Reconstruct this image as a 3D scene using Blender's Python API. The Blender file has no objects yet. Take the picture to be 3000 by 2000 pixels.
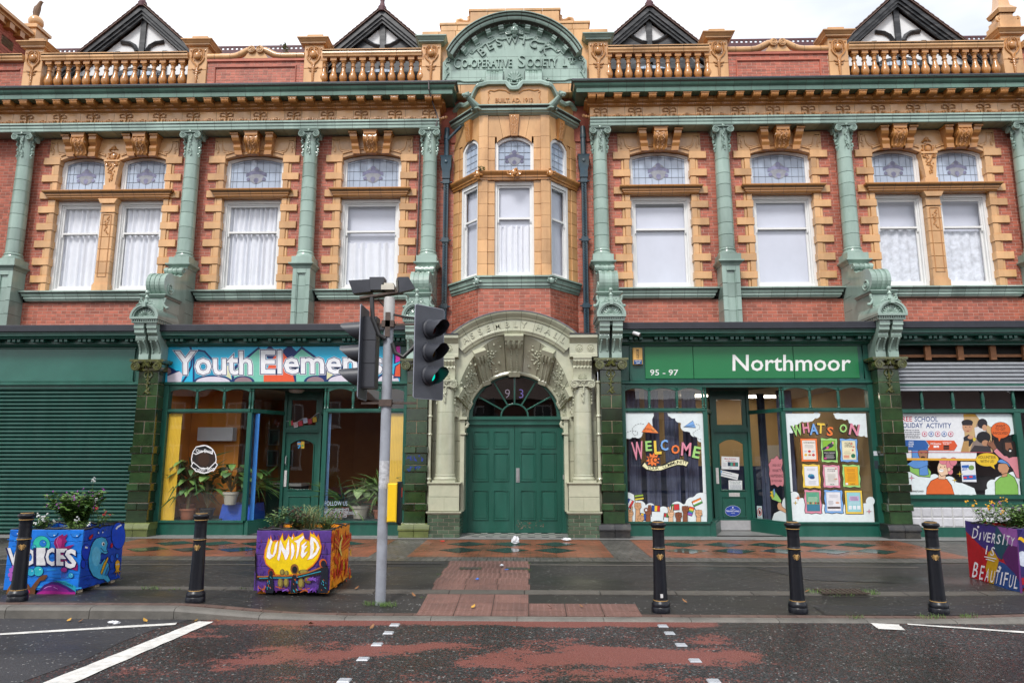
import bpy,bmesh,math,random
from mathutils import Vector,Matrix
R=math.radians
random.seed(7)
sc=bpy.context.scene
col=sc.collection
# ------------------------------------------------------------------ camera
cam=bpy.data.cameras.new("camera");camo=bpy.data.objects.new("camera",cam);col.objects.link(camo)
cam.lens=24.0;cam.sensor_width=36.0;cam.clip_end=500
camo.location=(0.29,-14.33,1.6)
camo.rotation_euler=(R(90+9.56),0,R(1.34))
sc.camera=camo
# ------------------------------------------------------------------ world: overcast daylight
w=bpy.data.worlds.new("World");sc.world=w;w.use_nodes=True
nt=w.node_tree;nt.nodes.clear()
N=nt.nodes.new
sky=N("ShaderNodeTexSky");sky.sky_type='NISHITA';sky.sun_disc=False
sky.sun_elevation=R(48);sky.sun_rotation=R(200);sky.air_density=1.0;sky.dust_density=3.0
bg1=N("ShaderNodeBackground");bg1.inputs[1].default_value=0.12
nt.links.new(sky.outputs[0],bg1.inputs[0])
tc=N("ShaderNodeTexCoord");mp=N("ShaderNodeMapping");mp.inputs['Scale'].default_value=(1.0,1.0,2.6)
ns=N("ShaderNodeTexNoise");ns.inputs['Scale'].default_value=2.2;ns.inputs['Detail'].default_value=5;ns.inputs['Roughness'].default_value=.5
cr=N("ShaderNodeValToRGB")
cr.color_ramp.elements[0].position=.28;cr.color_ramp.elements[0].color=(.46,.49,.54,1)
cr.color_ramp.elements[1].position=.62;cr.color_ramp.elements[1].color=(.96,.97,1.0,1)
nt.links.new(tc.outputs['Generated'],mp.inputs[0]);nt.links.new(mp.outputs[0],ns.inputs[0]);nt.links.new(ns.outputs[0],cr.inputs[0])
bg2=N("ShaderNodeBackground");bg2.inputs[1].default_value=.92
nt.links.new(cr.outputs[0],bg2.inputs[0])
mx=N("ShaderNodeMixShader");mx.inputs[0].default_value=.9
nt.links.new(bg1.outputs[0],mx.inputs[1]);nt.links.new(bg2.outputs[0],mx.inputs[2])
wo=N("ShaderNodeOutputWorld");nt.links.new(mx.outputs[0],wo.inputs[0])
# ------------------------------------------------------------------ sun through cloud (soft)
sl=bpy.data.lights.new("sun",'SUN');so=bpy.data.objects.new("sun",sl);col.objects.link(so)
sl.energy=1.5;sl.angle=R(14);sl.color=(1.0,.97,.93)
d=Vector((0.30,0.78,-1.0));so.rotation_euler=d.to_track_quat('-Z','Y').to_euler()
# ------------------------------------------------------------------ exposure
sc.view_settings.view_transform='Standard';sc.view_settings.look='None'
sc.view_settings.exposure=1.0;sc.view_settings.gamma=1.0;sc.view_settings.use_curve_mapping=False
sc.render.engine='CYCLES'
sc.cycles.max_bounces=6;sc.cycles.transparent_max_bounces=12
sc.cycles.caustics_reflective=False;sc.cycles.caustics_refractive=False
# ================================================================== helpers
def lin(h):
 h=h.lstrip('#');o=[]
 if len(h)==3:h=''.join(c*2 for c in h)
 for i in(0,2,4):
  c=int(h[i:i+2],16)/255
  o.append(c/12.92 if c<=.04045 else((c+.055)/1.055)**2.4)
 return tuple(o)
MATS={}
def mat(name,c,rough=.5,var=.12,vs=4.0,rnd=0.0,bump=0.0,bs=40.0,metal=0.0,coat=0.0,spec=.5,stain=None,stain_amt=.0,ss=1.2,rvar=0.0,stretch=None,trans=0.0):
 if name in MATS:return MATS[name]
 if isinstance(c,str):c=lin(c)
 m=bpy.data.materials.new(name);m.use_nodes=True;t=m.node_tree;L=t.links.new
 b=t.nodes['Principled BSDF']
 b.inputs['Roughness'].default_value=rough;b.inputs['Metallic'].default_value=metal
 b.inputs['Coat Weight'].default_value=coat;b.inputs['Coat Roughness'].default_value=.08
 b.inputs['Specular IOR Level'].default_value=spec
 tcn=t.nodes.new('ShaderNodeTexCoord');vec=tcn.outputs['Object']
 geo=t.nodes.new('ShaderNodeNewGeometry');vec=geo.outputs['Position']
 if stretch:
  mpn=t.nodes.new('ShaderNodeMapping');mpn.inputs['Scale'].default_value=stretch
  L(vec,mpn.inputs[0]);vec=mpn.outputs[0]
 cur=None
 rgb=t.nodes.new('ShaderNodeRGB');rgb.outputs[0].default_value=(*c,1);cur=rgb.outputs[0]
 if stain is not None:
  if isinstance(stain,str):stain=lin(stain)
  n2=t.nodes.new('ShaderNodeTexNoise');n2.inputs['Scale'].default_value=ss;n2.inputs['Detail'].default_value=6;n2.inputs['Roughness'].default_value=.65
  L(vec,n2.inputs[0])
  r2=t.nodes.new('ShaderNodeValToRGB');r2.color_ramp.elements[0].position=.45;r2.color_ramp.elements[1].position=.72
  r2.color_ramp.elements[1].color=(stain_amt,)*3+(1,)
  L(n2.outputs[0],r2.inputs[0])
  mxn=t.nodes.new('ShaderNodeMix');mxn.data_type='RGBA';mxn.inputs[7].default_value=(*stain,1)
  L(r2.outputs[0],mxn.inputs[0]);L(cur,mxn.inputs[6]);cur=mxn.outputs[2]
 if var or rnd:
  hs=t.nodes.new('ShaderNodeHueSaturation');L(cur,hs.inputs['Color']);cur=hs.outputs[0]
  val=None
  if var:
   n1=t.nodes.new('ShaderNodeTexNoise');n1.inputs['Scale'].default_value=vs;n1.inputs['Detail'].default_value=5;n1.inputs['Roughness'].default_value=.6
   L(vec,n1.inputs[0])
   mr=t.nodes.new('ShaderNodeMapRange');mr.inputs[1].default_value=.25;mr.inputs[2].default_value=.75
   mr.inputs[3].default_value=1-var;mr.inputs[4].default_value=1+var
   L(n1.outputs[0],mr.inputs[0]);val=mr.outputs[0]
   if rvar:
    rr=t.nodes.new('ShaderNodeMapRange');rr.inputs[1].default_value=.3;rr.inputs[2].default_value=.7
    rr.inputs[3].default_value=max(.02,rough-rvar);rr.inputs[4].default_value=min(1,rough+rvar)
    L(n1.outputs[0],rr.inputs[0]);L(rr.outputs[0],b.inputs['Roughness'])
  if rnd:
   oi=t.nodes.new('ShaderNodeObjectInfo')
   m2=t.nodes.new('ShaderNodeMapRange');m2.inputs[3].default_value=1-rnd;m2.inputs[4].default_value=1+rnd
   L(oi.outputs['Random'],m2.inputs[0])
   if val:
    mm=t.nodes.new('ShaderNodeMath');mm.operation='MULTIPLY';L(val,mm.inputs[0]);L(m2.outputs[0],mm.inputs[1]);val=mm.outputs[0]
   else:val=m2.outputs[0]
  L(val,hs.inputs['Value'])
 L(cur,b.inputs['Base Color'])
 if bump:
  nb=t.nodes.new('ShaderNodeTexNoise');nb.inputs['Scale'].default_value=bs;nb.inputs['Detail'].default_value=4
  L(vec,nb.inputs[0])
  bn=t.nodes.new('ShaderNodeBump');bn.inputs['Strength'].default_value=bump;bn.inputs['Distance'].default_value=.01
  L(nb.outputs[0],bn.inputs['Height']);L(bn.outputs[0],b.inputs['Normal'])
 if trans:b.inputs['Transmission Weight'].default_value=trans
 MATS[name]=m
 return m
def attr_mat(name,rough=.45,var=.08,vs=14,spec=.4,coat=0.0):
 m=bpy.data.materials.new(name);m.use_nodes=True;t=m.node_tree;L=t.links.new
 b=t.nodes['Principled BSDF'];b.inputs['Roughness'].default_value=rough;b.inputs['Specular IOR Level'].default_value=spec
 b.inputs['Coat Weight'].default_value=coat
 a=t.nodes.new('ShaderNodeAttribute');a.attribute_name='Col'
 geo=t.nodes.new('ShaderNodeNewGeometry')
 n1=t.nodes.new('ShaderNodeTexNoise');n1.inputs['Scale'].default_value=vs;n1.inputs['Detail'].default_value=6;n1.inputs['Roughness'].default_value=.65
 L(geo.outputs['Position'],n1.inputs[0])
 mr=t.nodes.new('ShaderNodeMapRange');mr.inputs[1].default_value=.25;mr.inputs[2].default_value=.75
 mr.inputs[3].default_value=1-var;mr.inputs[4].default_value=1+var
 L(n1.outputs[0],mr.inputs[0])
 hs=t.nodes.new('ShaderNodeHueSaturation');L(a.outputs['Color'],hs.inputs['Color']);L(mr.outputs[0],hs.inputs['Value'])
 L(hs.outputs[0],b.inputs['Base Color']);MATS[name]=m
 return m
def glass_mat(name,tint=(.99,.99,.99),ior=1.45,rough=0.0,boost=0.02,k=1.0):
 m=bpy.data.materials.new(name);m.use_nodes=True;t=m.node_tree;L=t.links.new
 t.nodes.remove(t.nodes['Principled BSDF'])
 g0=t.nodes.new('ShaderNodeNewGeometry');dt=t.nodes.new('ShaderNodeVectorMath');dt.operation='DOT_PRODUCT'
 L(g0.outputs['Normal'],dt.inputs[0]);L(g0.outputs['Incoming'],dt.inputs[1]);prev=dt.outputs['Value']
 for op,a in(('ABSOLUTE',None),('SUBTRACT',1.0),('POWER',5.0),('MULTIPLY_ADD',.96)):
  mn=t.nodes.new('ShaderNodeMath');mn.operation=op
  if op=='SUBTRACT':mn.inputs[0].default_value=a;L(prev,mn.inputs[1])
  else:
   L(prev,mn.inputs[0])
   if a is not None:mn.inputs[1].default_value=a
   if op=='MULTIPLY_ADD':mn.inputs[2].default_value=.04
  prev=mn.outputs[0]
 ad=t.nodes.new('ShaderNodeMath');ad.operation='MULTIPLY_ADD';ad.inputs[1].default_value=k;ad.inputs[2].default_value=boost;ad.use_clamp=True
 L(prev,ad.inputs[0])
 tr=t.nodes.new('ShaderNodeBsdfTransparent');tr.inputs[0].default_value=(*tint,1)
 gl=t.nodes.new('ShaderNodeBsdfGlossy');gl.inputs['Roughness'].default_value=rough;gl.inputs[0].default_value=(1,1,1,1)
 nb=t.nodes.new('ShaderNodeTexNoise');nb.inputs['Scale'].default_value=1.3
 geo=t.nodes.new('ShaderNodeNewGeometry');L(geo.outputs['Position'],nb.inputs[0])
 bn=t.nodes.new('ShaderNodeBump');bn.inputs['Strength'].default_value=.05;bn.inputs['Distance'].default_value=.02
 L(nb.outputs[0],bn.inputs['Height']);L(bn.outputs[0],gl.inputs['Normal'])
 mx=t.nodes.new('ShaderNodeMixShader');L(ad.outputs[0],mx.inputs[0]);L(tr.outputs[0],mx.inputs[1]);L(gl.outputs[0],mx.inputs[2])
 L(mx.outputs[0],t.nodes['Material Output'].inputs[0]);MATS[name]=m
 return m
def emit_mat(name,c,s):
 m=bpy.data.materials.new(name);m.use_nodes=True;t=m.node_tree
 b=t.nodes['Principled BSDF'];b.inputs['Base Color'].default_value=(*c,1)
 b.inputs['Emission Color'].default_value=(*c,1);b.inputs['Emission Strength'].default_value=s;MATS[name]=m
 return m
 # ------------------------------------------------------------------ palette (real-world albedos)
BUFF=mat('buff_faience',(.58,.33,.148),.26,.17,2.5,.15,.05,9,coat=.2,stain=(.30,.14,.05),stain_amt=.55,ss=2.2,stretch=(1,1,.4))
BUFFD=mat('buff_faience_ochre',(.45,.20,.056),.22,.14,3,.08,.05,9,coat=.3,stain=(.20,.085,.025),stain_amt=.55,ss=3)
GREEN=mat('mint_faience',(.275,.372,.322),.22,.16,2.2,.15,.04,9,coat=.3,stain=(.115,.18,.15),stain_amt=.7,ss=1.3,stretch=(1,1,.35))
GREEND=mat('cornice_green_faience',(.085,.17,.13),.2,.16,2.5,.14,.04,9,coat=.35,stain=(.035,.08,.06),stain_amt=.6,ss=1.4,stretch=(1,1,.3))
CREAM=mat('celadon_faience',(.45,.45,.335),.22,.12,2.5,.06,.04,9,coat=.3,stain=(.24,.29,.21),stain_amt=.6,ss=1.3)
BOTTLE=mat('bottle_green_tile',(.014,.036,.012),.14,.5,5,.55,.06,7,coat=.5,stain=(.030,.050,.016),stain_amt=.45,ss=4)
OLIVE=mat('olive_glazed_capital',(.075,.08,.018),.18,.4,14,.15,.06,20,coat=.5,stain=(.03,.04,.01),stain_amt=.7,ss=8)
TILEB=mat('green_brick_tile',(.06,.095,.06),.2,.3,4,.3,.05,9,coat=.4)
BRICK=mat('red_brick',(.42,.117,.070),.6,.14,8,.2,.25,60,stain=(.21,.055,.04),stain_amt=.5,ss=1.5)
MORTAR=mat('mortar',(.47,.31,.25),.9,.15,10,0,.3,80)
JOINT=mat('dark_joint',(.05,.045,.035),.9,.2,10)
LEAD=mat('lead_sheet',(.016,.018,.027),.6,.3,6,.08,.1,12)
PAINT=mat('dark_green_paint',(.009,.078,.055),.33,.18,5,.06,.06,25,stain=(.028,.105,.082),stain_amt=.7,ss=3.0,stretch=(1,1,.25))
WHITE=mat('white_window_paint',(.70,.70,.69),.4,.05,6,.02)
BLACKW=mat('black_timber',(.014,.016,.02),.5,.3,9,0,.1,20,stain=(.2,.2,.2),stain_amt=.35,ss=9,stretch=(.25,1,1))
RENDERW=mat('white_infill',(.68,.69,.70),.7,.06,5)
SLATE=mat('roof_tile',(.14,.085,.07),.75,.25,8,.2,.2,40)
PIPE=mat('blue_grey_pipe',(.018,.050,.075),.4,.2,9,.05,.1,20,stain=(.12,.10,.05),stain_amt=.35,ss=3)
LEADC=mat('lead_came',(.21,.24,.29),.6,.1)
STAIN=mat('stained_glass',(.36,.43,.54),.05,.10,3,.12,.03,6,spec=.8)
EMB=mat('emblem_glass',(.17,.17,.27),.1,.35,12,.3)
EMB2=mat('emblem_glass_light',(.26,.27,.30),.1,.2,12)
CURT=mat('white_curtain',(.70,.72,.78),.9,.05,5)
BLIND_BOARD=mat('film_and_pale_board',(.56,.585,.68),.5,.10,.9)  # real blinds, and boards added to brighten dark panes
ROOMW=mat('pale_room_plaster',(.72,.72,.72),.9,.05)
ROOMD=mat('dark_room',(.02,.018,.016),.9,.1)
GLASS=glass_mat('window_glass')
SHOPG=glass_mat('shop_glass',(.95,.97,.97),1.5,0,.03,1.2)
PRINT=attr_mat('printed_colours')
ART=attr_mat('hand_painted_colours',.4,.22,16)
IRON=mat('black_iron_paint',(.005,.006,.010),.34,.25,12,.05,.05,30,spec=.4)
GOLD=mat('gold_paint',(.42,.25,.08),.4,.1,20)
STEEL=mat('galvanised_grey',(.30,.32,.35),.45,.12,6,0,.05,30,metal=.25)
PLAST=mat('dark_grey_plastic',(.035,.038,.048),.45,.15,8,.08)
ZINC=mat('galvanised_shutter',(.42,.44,.47),.35,.1,6,.05,metal=.5)
YW=1.0
class MB:
 def __init__(s):s.v=[];s.f=[];s.m=[];s.c=[];s.sm=[]
 def add(s,vs,fs,mi=0,M=None,c=None,smooth=False):
  o=len(s.v)
  s.v+=[tuple(M@Vector(p))for p in vs]if M is not None else[tuple(p)for p in vs]
  for f in fs:s.f.append(tuple(i+o for i in f));s.m.append(mi);s.c.append(c);s.sm.append(smooth)
  return s
 def box(s,x0,x1,y0,y1,z0,z1,mi=0,M=None,c=None):
  return s.add([(x0,y0,z0),(x1,y0,z0),(x1,y1,z0),(x0,y1,z0),(x0,y0,z1),(x1,y0,z1),(x1,y1,z1),(x0,y1,z1)],[(0,1,5,4),(1,2,6,5),(2,3,7,6),(3,0,4,7),(4,5,6,7),(3,2,1,0)],mi,M,c)
 def cblock(s,x0,x1,y0,y1,z0,z1,ch=.008,mi=0,M=None,c=None):
  a,b=y0+ch,ch
  vs=[(x0,y1,z0),(x1,y1,z0),(x1,y1,z1),(x0,y1,z1),(x0,a,z0),(x1,a,z0),(x1,a,z1),(x0,a,z1),(x0+b,y0,z0+b),(x1-b,y0,z0+b),(x1-b,y0,z1-b),(x0+b,y0,z1-b)]
  return s.add(vs,[(8,9,10,11),(4,5,9,8),(5,6,10,9),(6,7,11,10),(7,4,8,11),(0,1,5,4),(1,2,6,5),(2,3,7,6),(3,0,4,7),(3,2,1,0)],mi,M,c)
 def plate(s,pts,y0,y1,mi=0,M=None,c=None):
  n=len(pts)
  vs=[(p[0],y0,p[1])for p in pts]+[(p[0],y1,p[1])for p in pts]
  fs=[tuple(range(n)),tuple(range(2*n-1,n-1,-1))]+[(i,i+n,(i+1)%n+n,(i+1)%n)for i in range(n)]
  return s.add(vs,fs,mi,M,c)
 def prism(s,prof,x0,x1,mi=0,M=None,c=None):
  n=len(prof)
  vs=[(x0,p[0],p[1])for p in prof]+[(x1,p[0],p[1])for p in prof]
  fs=[tuple(range(n)),tuple(range(2*n-1,n-1,-1))]+[(i,i+n,(i+1)%n+n,(i+1)%n)for i in range(n)]
  return s.add(vs,fs,mi,M,c)
 def lathe(s,prof,seg=20,cx=0,cy=0,a0=0,a1=360,mi=0,M=None,c=None,smooth=True):
  full=abs(a1-a0)>=359.9;k=seg if full else seg+1
  vs=[]
  for r,z in prof:
   for i in range(k):
    a=R(a0+(a1-a0)*i/seg);vs.append((cx+r*math.cos(a),cy+r*math.sin(a),z))
  fs=[]
  for j in range(len(prof)-1):
   for i in range(seg):
    i2=(i+1)%k
    fs.append((j*k+i,j*k+i2,(j+1)*k+i2,(j+1)*k+i))
  s.add(vs,fs,mi,M,c,smooth)
  if full:
   o=len(s.v)-len(vs)
   s.f.append(tuple(o+i for i in range(k-1,-1,-1)));s.m.append(mi);s.c.append(c);s.sm.append(False)
   s.f.append(tuple(o+(len(prof)-1)*k+i for i in range(k)));s.m.append(mi);s.c.append(c);s.sm.append(False)
  return s
 def tube(s,pts,r,seg=8,mi=0,M=None,c=None,cap=True):
  P=[Vector(p)for p in pts];n=len(P);vs=[];fs=[]
  rr=r if isinstance(r,(list,tuple))else[r]*n
  up=Vector((0,0,1));prev=None
  for i in range(n):
   t=(P[min(i+1,n-1)]-P[max(i-1,0)])
   t=t.normalized()if t.length>1e-9 else Vector((1,0,0))
   a=prev if prev is not None else(up if abs(t.z)<.9 else Vector((1,0,0)))
   a=(a-t*a.dot(t));a=a.normalized()if a.length>1e-6 else t.orthogonal().normalized()
   prev=a;b=t.cross(a)
   for k in range(seg):
    g=2*math.pi*k/seg;vs.append(tuple(P[i]+(a*math.cos(g)+b*math.sin(g))*rr[i]))
  for i in range(n-1):
   for k in range(seg):
    k2=(k+1)%seg;fs.append((i*seg+k,i*seg+k2,(i+1)*seg+k2,(i+1)*seg+k))
  if cap:fs.append(tuple(range(seg-1,-1,-1)));fs.append(tuple((n-1)*seg+k for k in range(seg)))
  return s.add(vs,fs,mi,M,c,True)
 def ball(s,x,y,z,rx,ry=None,rz=None,seg=8,rings=5,mi=0,M=None,c=None):
  ry=rx if ry is None else ry;rz=rx if rz is None else rz
  vs=[(x,y,z-rz)];fs=[]
  for j in range(1,rings):
   p=math.pi*j/rings
   for i in range(seg):
    a=2*math.pi*i/seg;vs.append((x+rx*math.sin(p)*math.cos(a),y+ry*math.sin(p)*math.sin(a),z-rz*math.cos(p)))
  vs.append((x,y,z+rz));t=len(vs)-1
  for i in range(seg):
   i2=(i+1)%seg;fs.append((0,1+i2,1+i));fs.append((t,t-seg+i,t-seg+i2))
   for j in range(rings-2):fs.append((1+j*seg+i,1+j*seg+i2,1+(j+1)*seg+i2,1+(j+1)*seg+i))
  return s.add(vs,fs,mi,M,c,True)
 def mesh(s,name,mats,shade=None):
  me=bpy.data.meshes.new(name);me.from_pydata(s.v,[],s.f)
  for m in(mats if isinstance(mats,(list,tuple))else[mats]):me.materials.append(m)
  if any(s.m):me.polygons.foreach_set('material_index',s.m)
  me.polygons.foreach_set('use_smooth',s.sm if shade is None else[shade]*len(s.f))
  if any(c is not None for c in s.c):
   at=me.color_attributes.new('Col','FLOAT_COLOR','CORNER');buf=[]
   for f,c in zip(s.f,s.c):buf+=(list(c or(.5,.5,.5))+[1.0])*len(f)
   at.data.foreach_set('color',buf)
  me.update()
  if shade is None and any(s.sm):
   try:me.set_sharp_from_angle(angle=R(33))
   except Exception:pass
  return me
 def build(s,name,mats,parent=None,shade=None,loc=None,rz=0,fix=True):
  me=s.mesh(name,mats,shade)
  if fix:
   bm=bmesh.new();bm.from_mesh(me);bmesh.ops.recalc_face_normals(bm,faces=bm.faces[:]);bm.to_mesh(me);bm.free()
  return inst(name,me,parent,loc,rz)
def inst(name,me,parent=None,loc=None,rz=0,scale=None):
 o=bpy.data.objects.new(name,me);col.objects.link(o)
 if parent:o.parent=parent
 if loc is not None:o.location=loc
 if rz:o.rotation_euler=(0,0,rz)
 if scale:o.scale=scale
 return o
def tag(o,label=None,cat=None,group=None,kind=None):
 if label:o['label']=label
 if cat:o['category']=cat
 if group:o['group']=group
 if kind:o['kind']=kind
 return o
def empty(name,loc=(0,0,0),label=None,cat=None,group=None,rz=0,parent=None):
 o=bpy.data.objects.new(name,None);col.objects.link(o);o.location=loc;o.rotation_euler=(0,0,rz);o.empty_display_size=.1
 if parent:o.parent=parent
 return tag(o,label,cat,group)
def part(name,parent):return empty(name,parent=parent)
CACHE={}
def cached(key,fn):
 if key not in CACHE:CACHE[key]=fn()
 return CACHE[key]
def block(name,parent,x0,x1,y0,y1,z0,z1,m,ch=.008):
 """one bevelled block; alike blocks share their mesh"""
 w,h,dp=round(x1-x0,3),round(z1-z0,3),round(y1-y0,3)
 me=cached(('blk',w,h,dp,ch,m.name),lambda:MB().cblock(-w/2,w/2,0,dp,0,h,ch).mesh(name,m))
 return inst(name,me,parent,((x0+x1)/2,y0,z0))
def sect(prof,P,n,m=1.0):return[(P[0]+n[0]*o*m,P[1]+n[1]*o*m,z)for o,z in prof]
def sweep(name,parent,prof,path,m,pitch=None,gap=.007,joint=True,smooth=False):
 """sweep an (out, z) profile along an XY path with mitred corners, cut into separate blocks"""
 P=[Vector(p)for p in path];n=len(P);seg=[]
 for i in range(n-1):
  dd=(P[i+1]-P[i]).normalized();seg.append((dd,Vector((dd.y,-dd.x))))
 def mit(i):
  if i==0:return seg[0][1],1.0
  if i==n-1:return seg[-1][1],1.0
  b=(seg[i-1][1]+seg[i][1]).normalized();return b,1.0/max(.3,b.dot(seg[i][1]))
 k=len(prof);obs=[]
 bk=MB()
 cy=sum(p[0]for p in prof)/k;cz=sum(p[1]for p in prof)/k
 ip=[(cy+(o-cy)*.975,cz+(z-cz)*.955)for o,z in prof]
 for i in range(n-1):
  L=(P[i+1]-P[i]).length;c=max(1,round(L/pitch))if pitch else 1
  for j in range(c):
   ends=[]
   for e,q in((0,j),(1,j+1)):
    if q==0 or q==c:
     nn,mm=mit(i if q==0 else i+1);pt=P[i]if q==0 else P[i+1]
     g=gap/2 if(0<i+(q==c)<n-1)else 0
     pt=pt+seg[i][0]*(g if e==0 else-g)
    else:
     nn,mm=seg[i][1],1.0;pt=P[i]+seg[i][0]*(L*q/c+(gap/2 if e==0 else-gap/2))
    ends.append((pt,nn,mm))
   b=MB();vs=sect(prof,*ends[0])+sect(prof,*ends[1])
   fs=[tuple(range(k)),tuple(range(2*k-1,k-1,-1))]+[(a,a+k,(a+1)%k+k,(a+1)%k)for a in range(k)]
   b.add(vs,fs,0,None,None,smooth);obs.append(b.build(name,m,parent))
  if joint:
   e=[(P[q],*mit(q))for q in(i,i+1)]
   vs=sect(ip,*e[0])+sect(ip,*e[1])
   bk.add(vs,[(a,a+k,(a+1)%k+k,(a+1)%k)for a in range(k)])
 if joint and pitch:bk.build(name+'_joints',JOINT,parent)
 return obs
 # ------------------------------------------------------------------ lettering
def glyphs(s,size=1.0,bold=0.0,ext=0.0,res=3,space=1.0,shear=0.0):
 key=('txt',s,bold,ext,res,space,shear)
 def mk():
  cu=bpy.data.curves.new('t','FONT');cu.body=s;cu.size=1.0;cu.offset=bold;cu.extrude=ext;cu.resolution_u=res
  cu.space_character=space;cu.shear=shear
  ob=bpy.data.objects.new('t',cu);me=ob.to_mesh()
  vs=[tuple(v.co)for v in me.vertices];fs=[tuple(p.vertices)for p in me.polygons]
  ob.to_mesh_clear();bpy.data.objects.remove(ob);bpy.data.curves.remove(cu)
  return vs,fs
 vs,fs=cached(key,mk)
 return[(x*size,y*size,z*size)for x,y,z in vs],fs
def extent(vs):
 xs=[v[0]for v in vs]or[0];ys=[v[1]for v in vs]or[0]
 return min(xs),max(xs),min(ys),max(ys)
class Print:
 """flat printed or painted shapes on a plane: origin o, axes u (right) and v (up), n towards the viewer"""
 def __init__(s,o,u=(1,0,0),v=(0,0,1),su=1.0,sv=1.0,step=.0012):
  s.o=Vector(o);s.u=Vector(u)*su;s.v=Vector(v)*sv;s.n=Vector(u).cross(Vector(v)).normalized();s.mb=MB();s.step=step;s.k=0
 def P(s,x,y,lay=None):return tuple(s.o+s.u*x+s.v*y+s.n*((s.k if lay is None else lay)*s.step))
 def C(s,c):
  if isinstance(c,str):c=lin(c)
  return tuple(min(.85,v*.80)for v in c)
 def up(s,k=1):s.k+=k;return s
 def poly(s,pts,c):
  s.k+=.12
  s.mb.add([s.P(x,y)for x,y in pts],[tuple(range(len(pts)))],0,None,s.C(c));return s
 def rect(s,x0,y0,x1,y1,c):return s.poly([(x0,y0),(x1,y0),(x1,y1),(x0,y1)],c)
 def ell(s,x,y,rx,ry=None,c='#ffffff',n=20,a=0,a0=0,a1=360):
  ry=rx if ry is None else ry;ca,sa=math.cos(R(a)),math.sin(R(a));p=[]
  m=n if a1-a0>=360 else n+1
  for i in range(m):
   t=R(a0+(a1-a0)*i/n);X,Y=rx*math.cos(t),ry*math.sin(t);p.append((x+X*ca-Y*sa,y+X*sa+Y*ca))
  return s.poly(p,c)
 def stroke(s,pts,wd,c,closed=False):
  s.k+=.12;n=len(pts);L=[];Rr=[];col=s.C(c)
  ar=s.n.length
  for i in range(n):
   a=pts[(i-1)%n]if(closed or i>0)else pts[i];b=pts[(i+1)%n]if(closed or i<n-1)else pts[i]
   dx,dy=b[0]-a[0],b[1]-a[1];l=math.hypot(dx,dy)or 1;h=(wd[i]if isinstance(wd,(list,tuple))else wd)/2
   L.append((pts[i][0]-dy/l*h,pts[i][1]+dx/l*h));Rr.append((pts[i][0]+dy/l*h,pts[i][1]-dx/l*h))
  vs=[s.P(*p)for p in L]+[s.P(*p)for p in Rr]
  fs=[(i+n,(i+1)%n+n,(i+1)%n,i)for i in range(n if closed else n-1)]
  s.mb.add(vs,fs,0,None,col);return s
 def arc(s,x,y,r,a0,a1,wd,c,n=14,ry=None):
  ry=ry or r
  return s.stroke([(x+r*math.cos(R(a0+(a1-a0)*i/n)),y+ry*math.sin(R(a0+(a1-a0)*i/n)))for i in range(n+1)],wd,c)
 def text(s,t,x,y,h,c,w=None,bold=0.0,rot=0.0,align='C',space=1.0,res=2,shear=0.0):
  """h = cap height; w = forced width; (x, y) = centre / left of baseline"""
  s.k+=.12
  vs,fs=glyphs(t,1.0,bold,0,res,space,shear)
  if not vs:return s
  hx=glyphs('H',1.0,0,0,2)[0];sy=h/extent(hx)[3]
  x0,x1,_,_=extent(glyphs(t,1.0,0.0,0,res,space,shear)[0]);sx=(w/(x1-x0))if w else sy
  off=-(x0+x1)/2 if align=='C' else-x0
  ca,sa=math.cos(R(rot)),math.sin(R(rot));out=[]
  for vx,vy,_ in vs:
   X,Y=(vx+off)*sx,vy*sy;out.append(s.P(x+X*ca-Y*sa,y+X*sa+Y*ca))
  s.mb.add(out,fs,0,None,s.C(c));return s
 def lines(s,x0,x1,y,n,dy,h,c,jit=.25,rng=None):
  rng=rng or random
  for i in range(n):
   e=(x1-x0)*jit*rng.random();X=x0+e*.5
   while X<x1-e*.5:
    l=h*rng.uniform(1.5,4.5);s.rect(X,y-i*dy,min(X+l,x1-e*.5),y-i*dy+h,c);X+=l+h*.7
  return s
 def build(s,name,parent=None,m=None):return s.mb.build(name,m or PRINT,parent,fix=False)
def text3d(t,cx,z,h,y,depth,bold=0.0,w=None,rot=0.0,mb=None,mi=0,space=1.0):
 """raised lettering facing -Y, centred at cx, baseline z"""
 mb=mb or MB();vs,fs=glyphs(t,1.0,bold,.05,3,space)
 hh=extent(glyphs('H',1.0,0,0,2)[0])[3];sy=h/hh;x0,x1,_,_=extent(vs);sx=w/(x1-x0)if w else sy
 ca,sa=math.cos(R(rot)),math.sin(R(rot));out=[]
 for vx,vy,vz in vs:
  X,Z=(vx-(x0+x1)/2)*sx,vy*sy;out.append((cx+X*ca-Z*sa,y-(vz/.05)*depth/2,z+X*sa+Z*ca))
 mb.add(out,fs,mi);return mb
def arcpts(cx,cz,r,a0,a1,n,rz=None):
 rz=rz or r
 return[(cx+r*math.cos(R(a0+(a1-a0)*i/n)),cz+rz*math.sin(R(a0+(a1-a0)*i/n)))for i in range(n+1)]
def spiral(cx,cz,r0,turns,sgn=1,a0=90,n=26,shrink=.82):
 return[(cx+sgn*r0*(1-shrink*i/n)*math.cos(R(a0-360*turns*i/n)),cz+r0*(1-shrink*i/n)*math.sin(R(a0-360*turns*i/n)))for i in range(n+1)]
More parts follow.
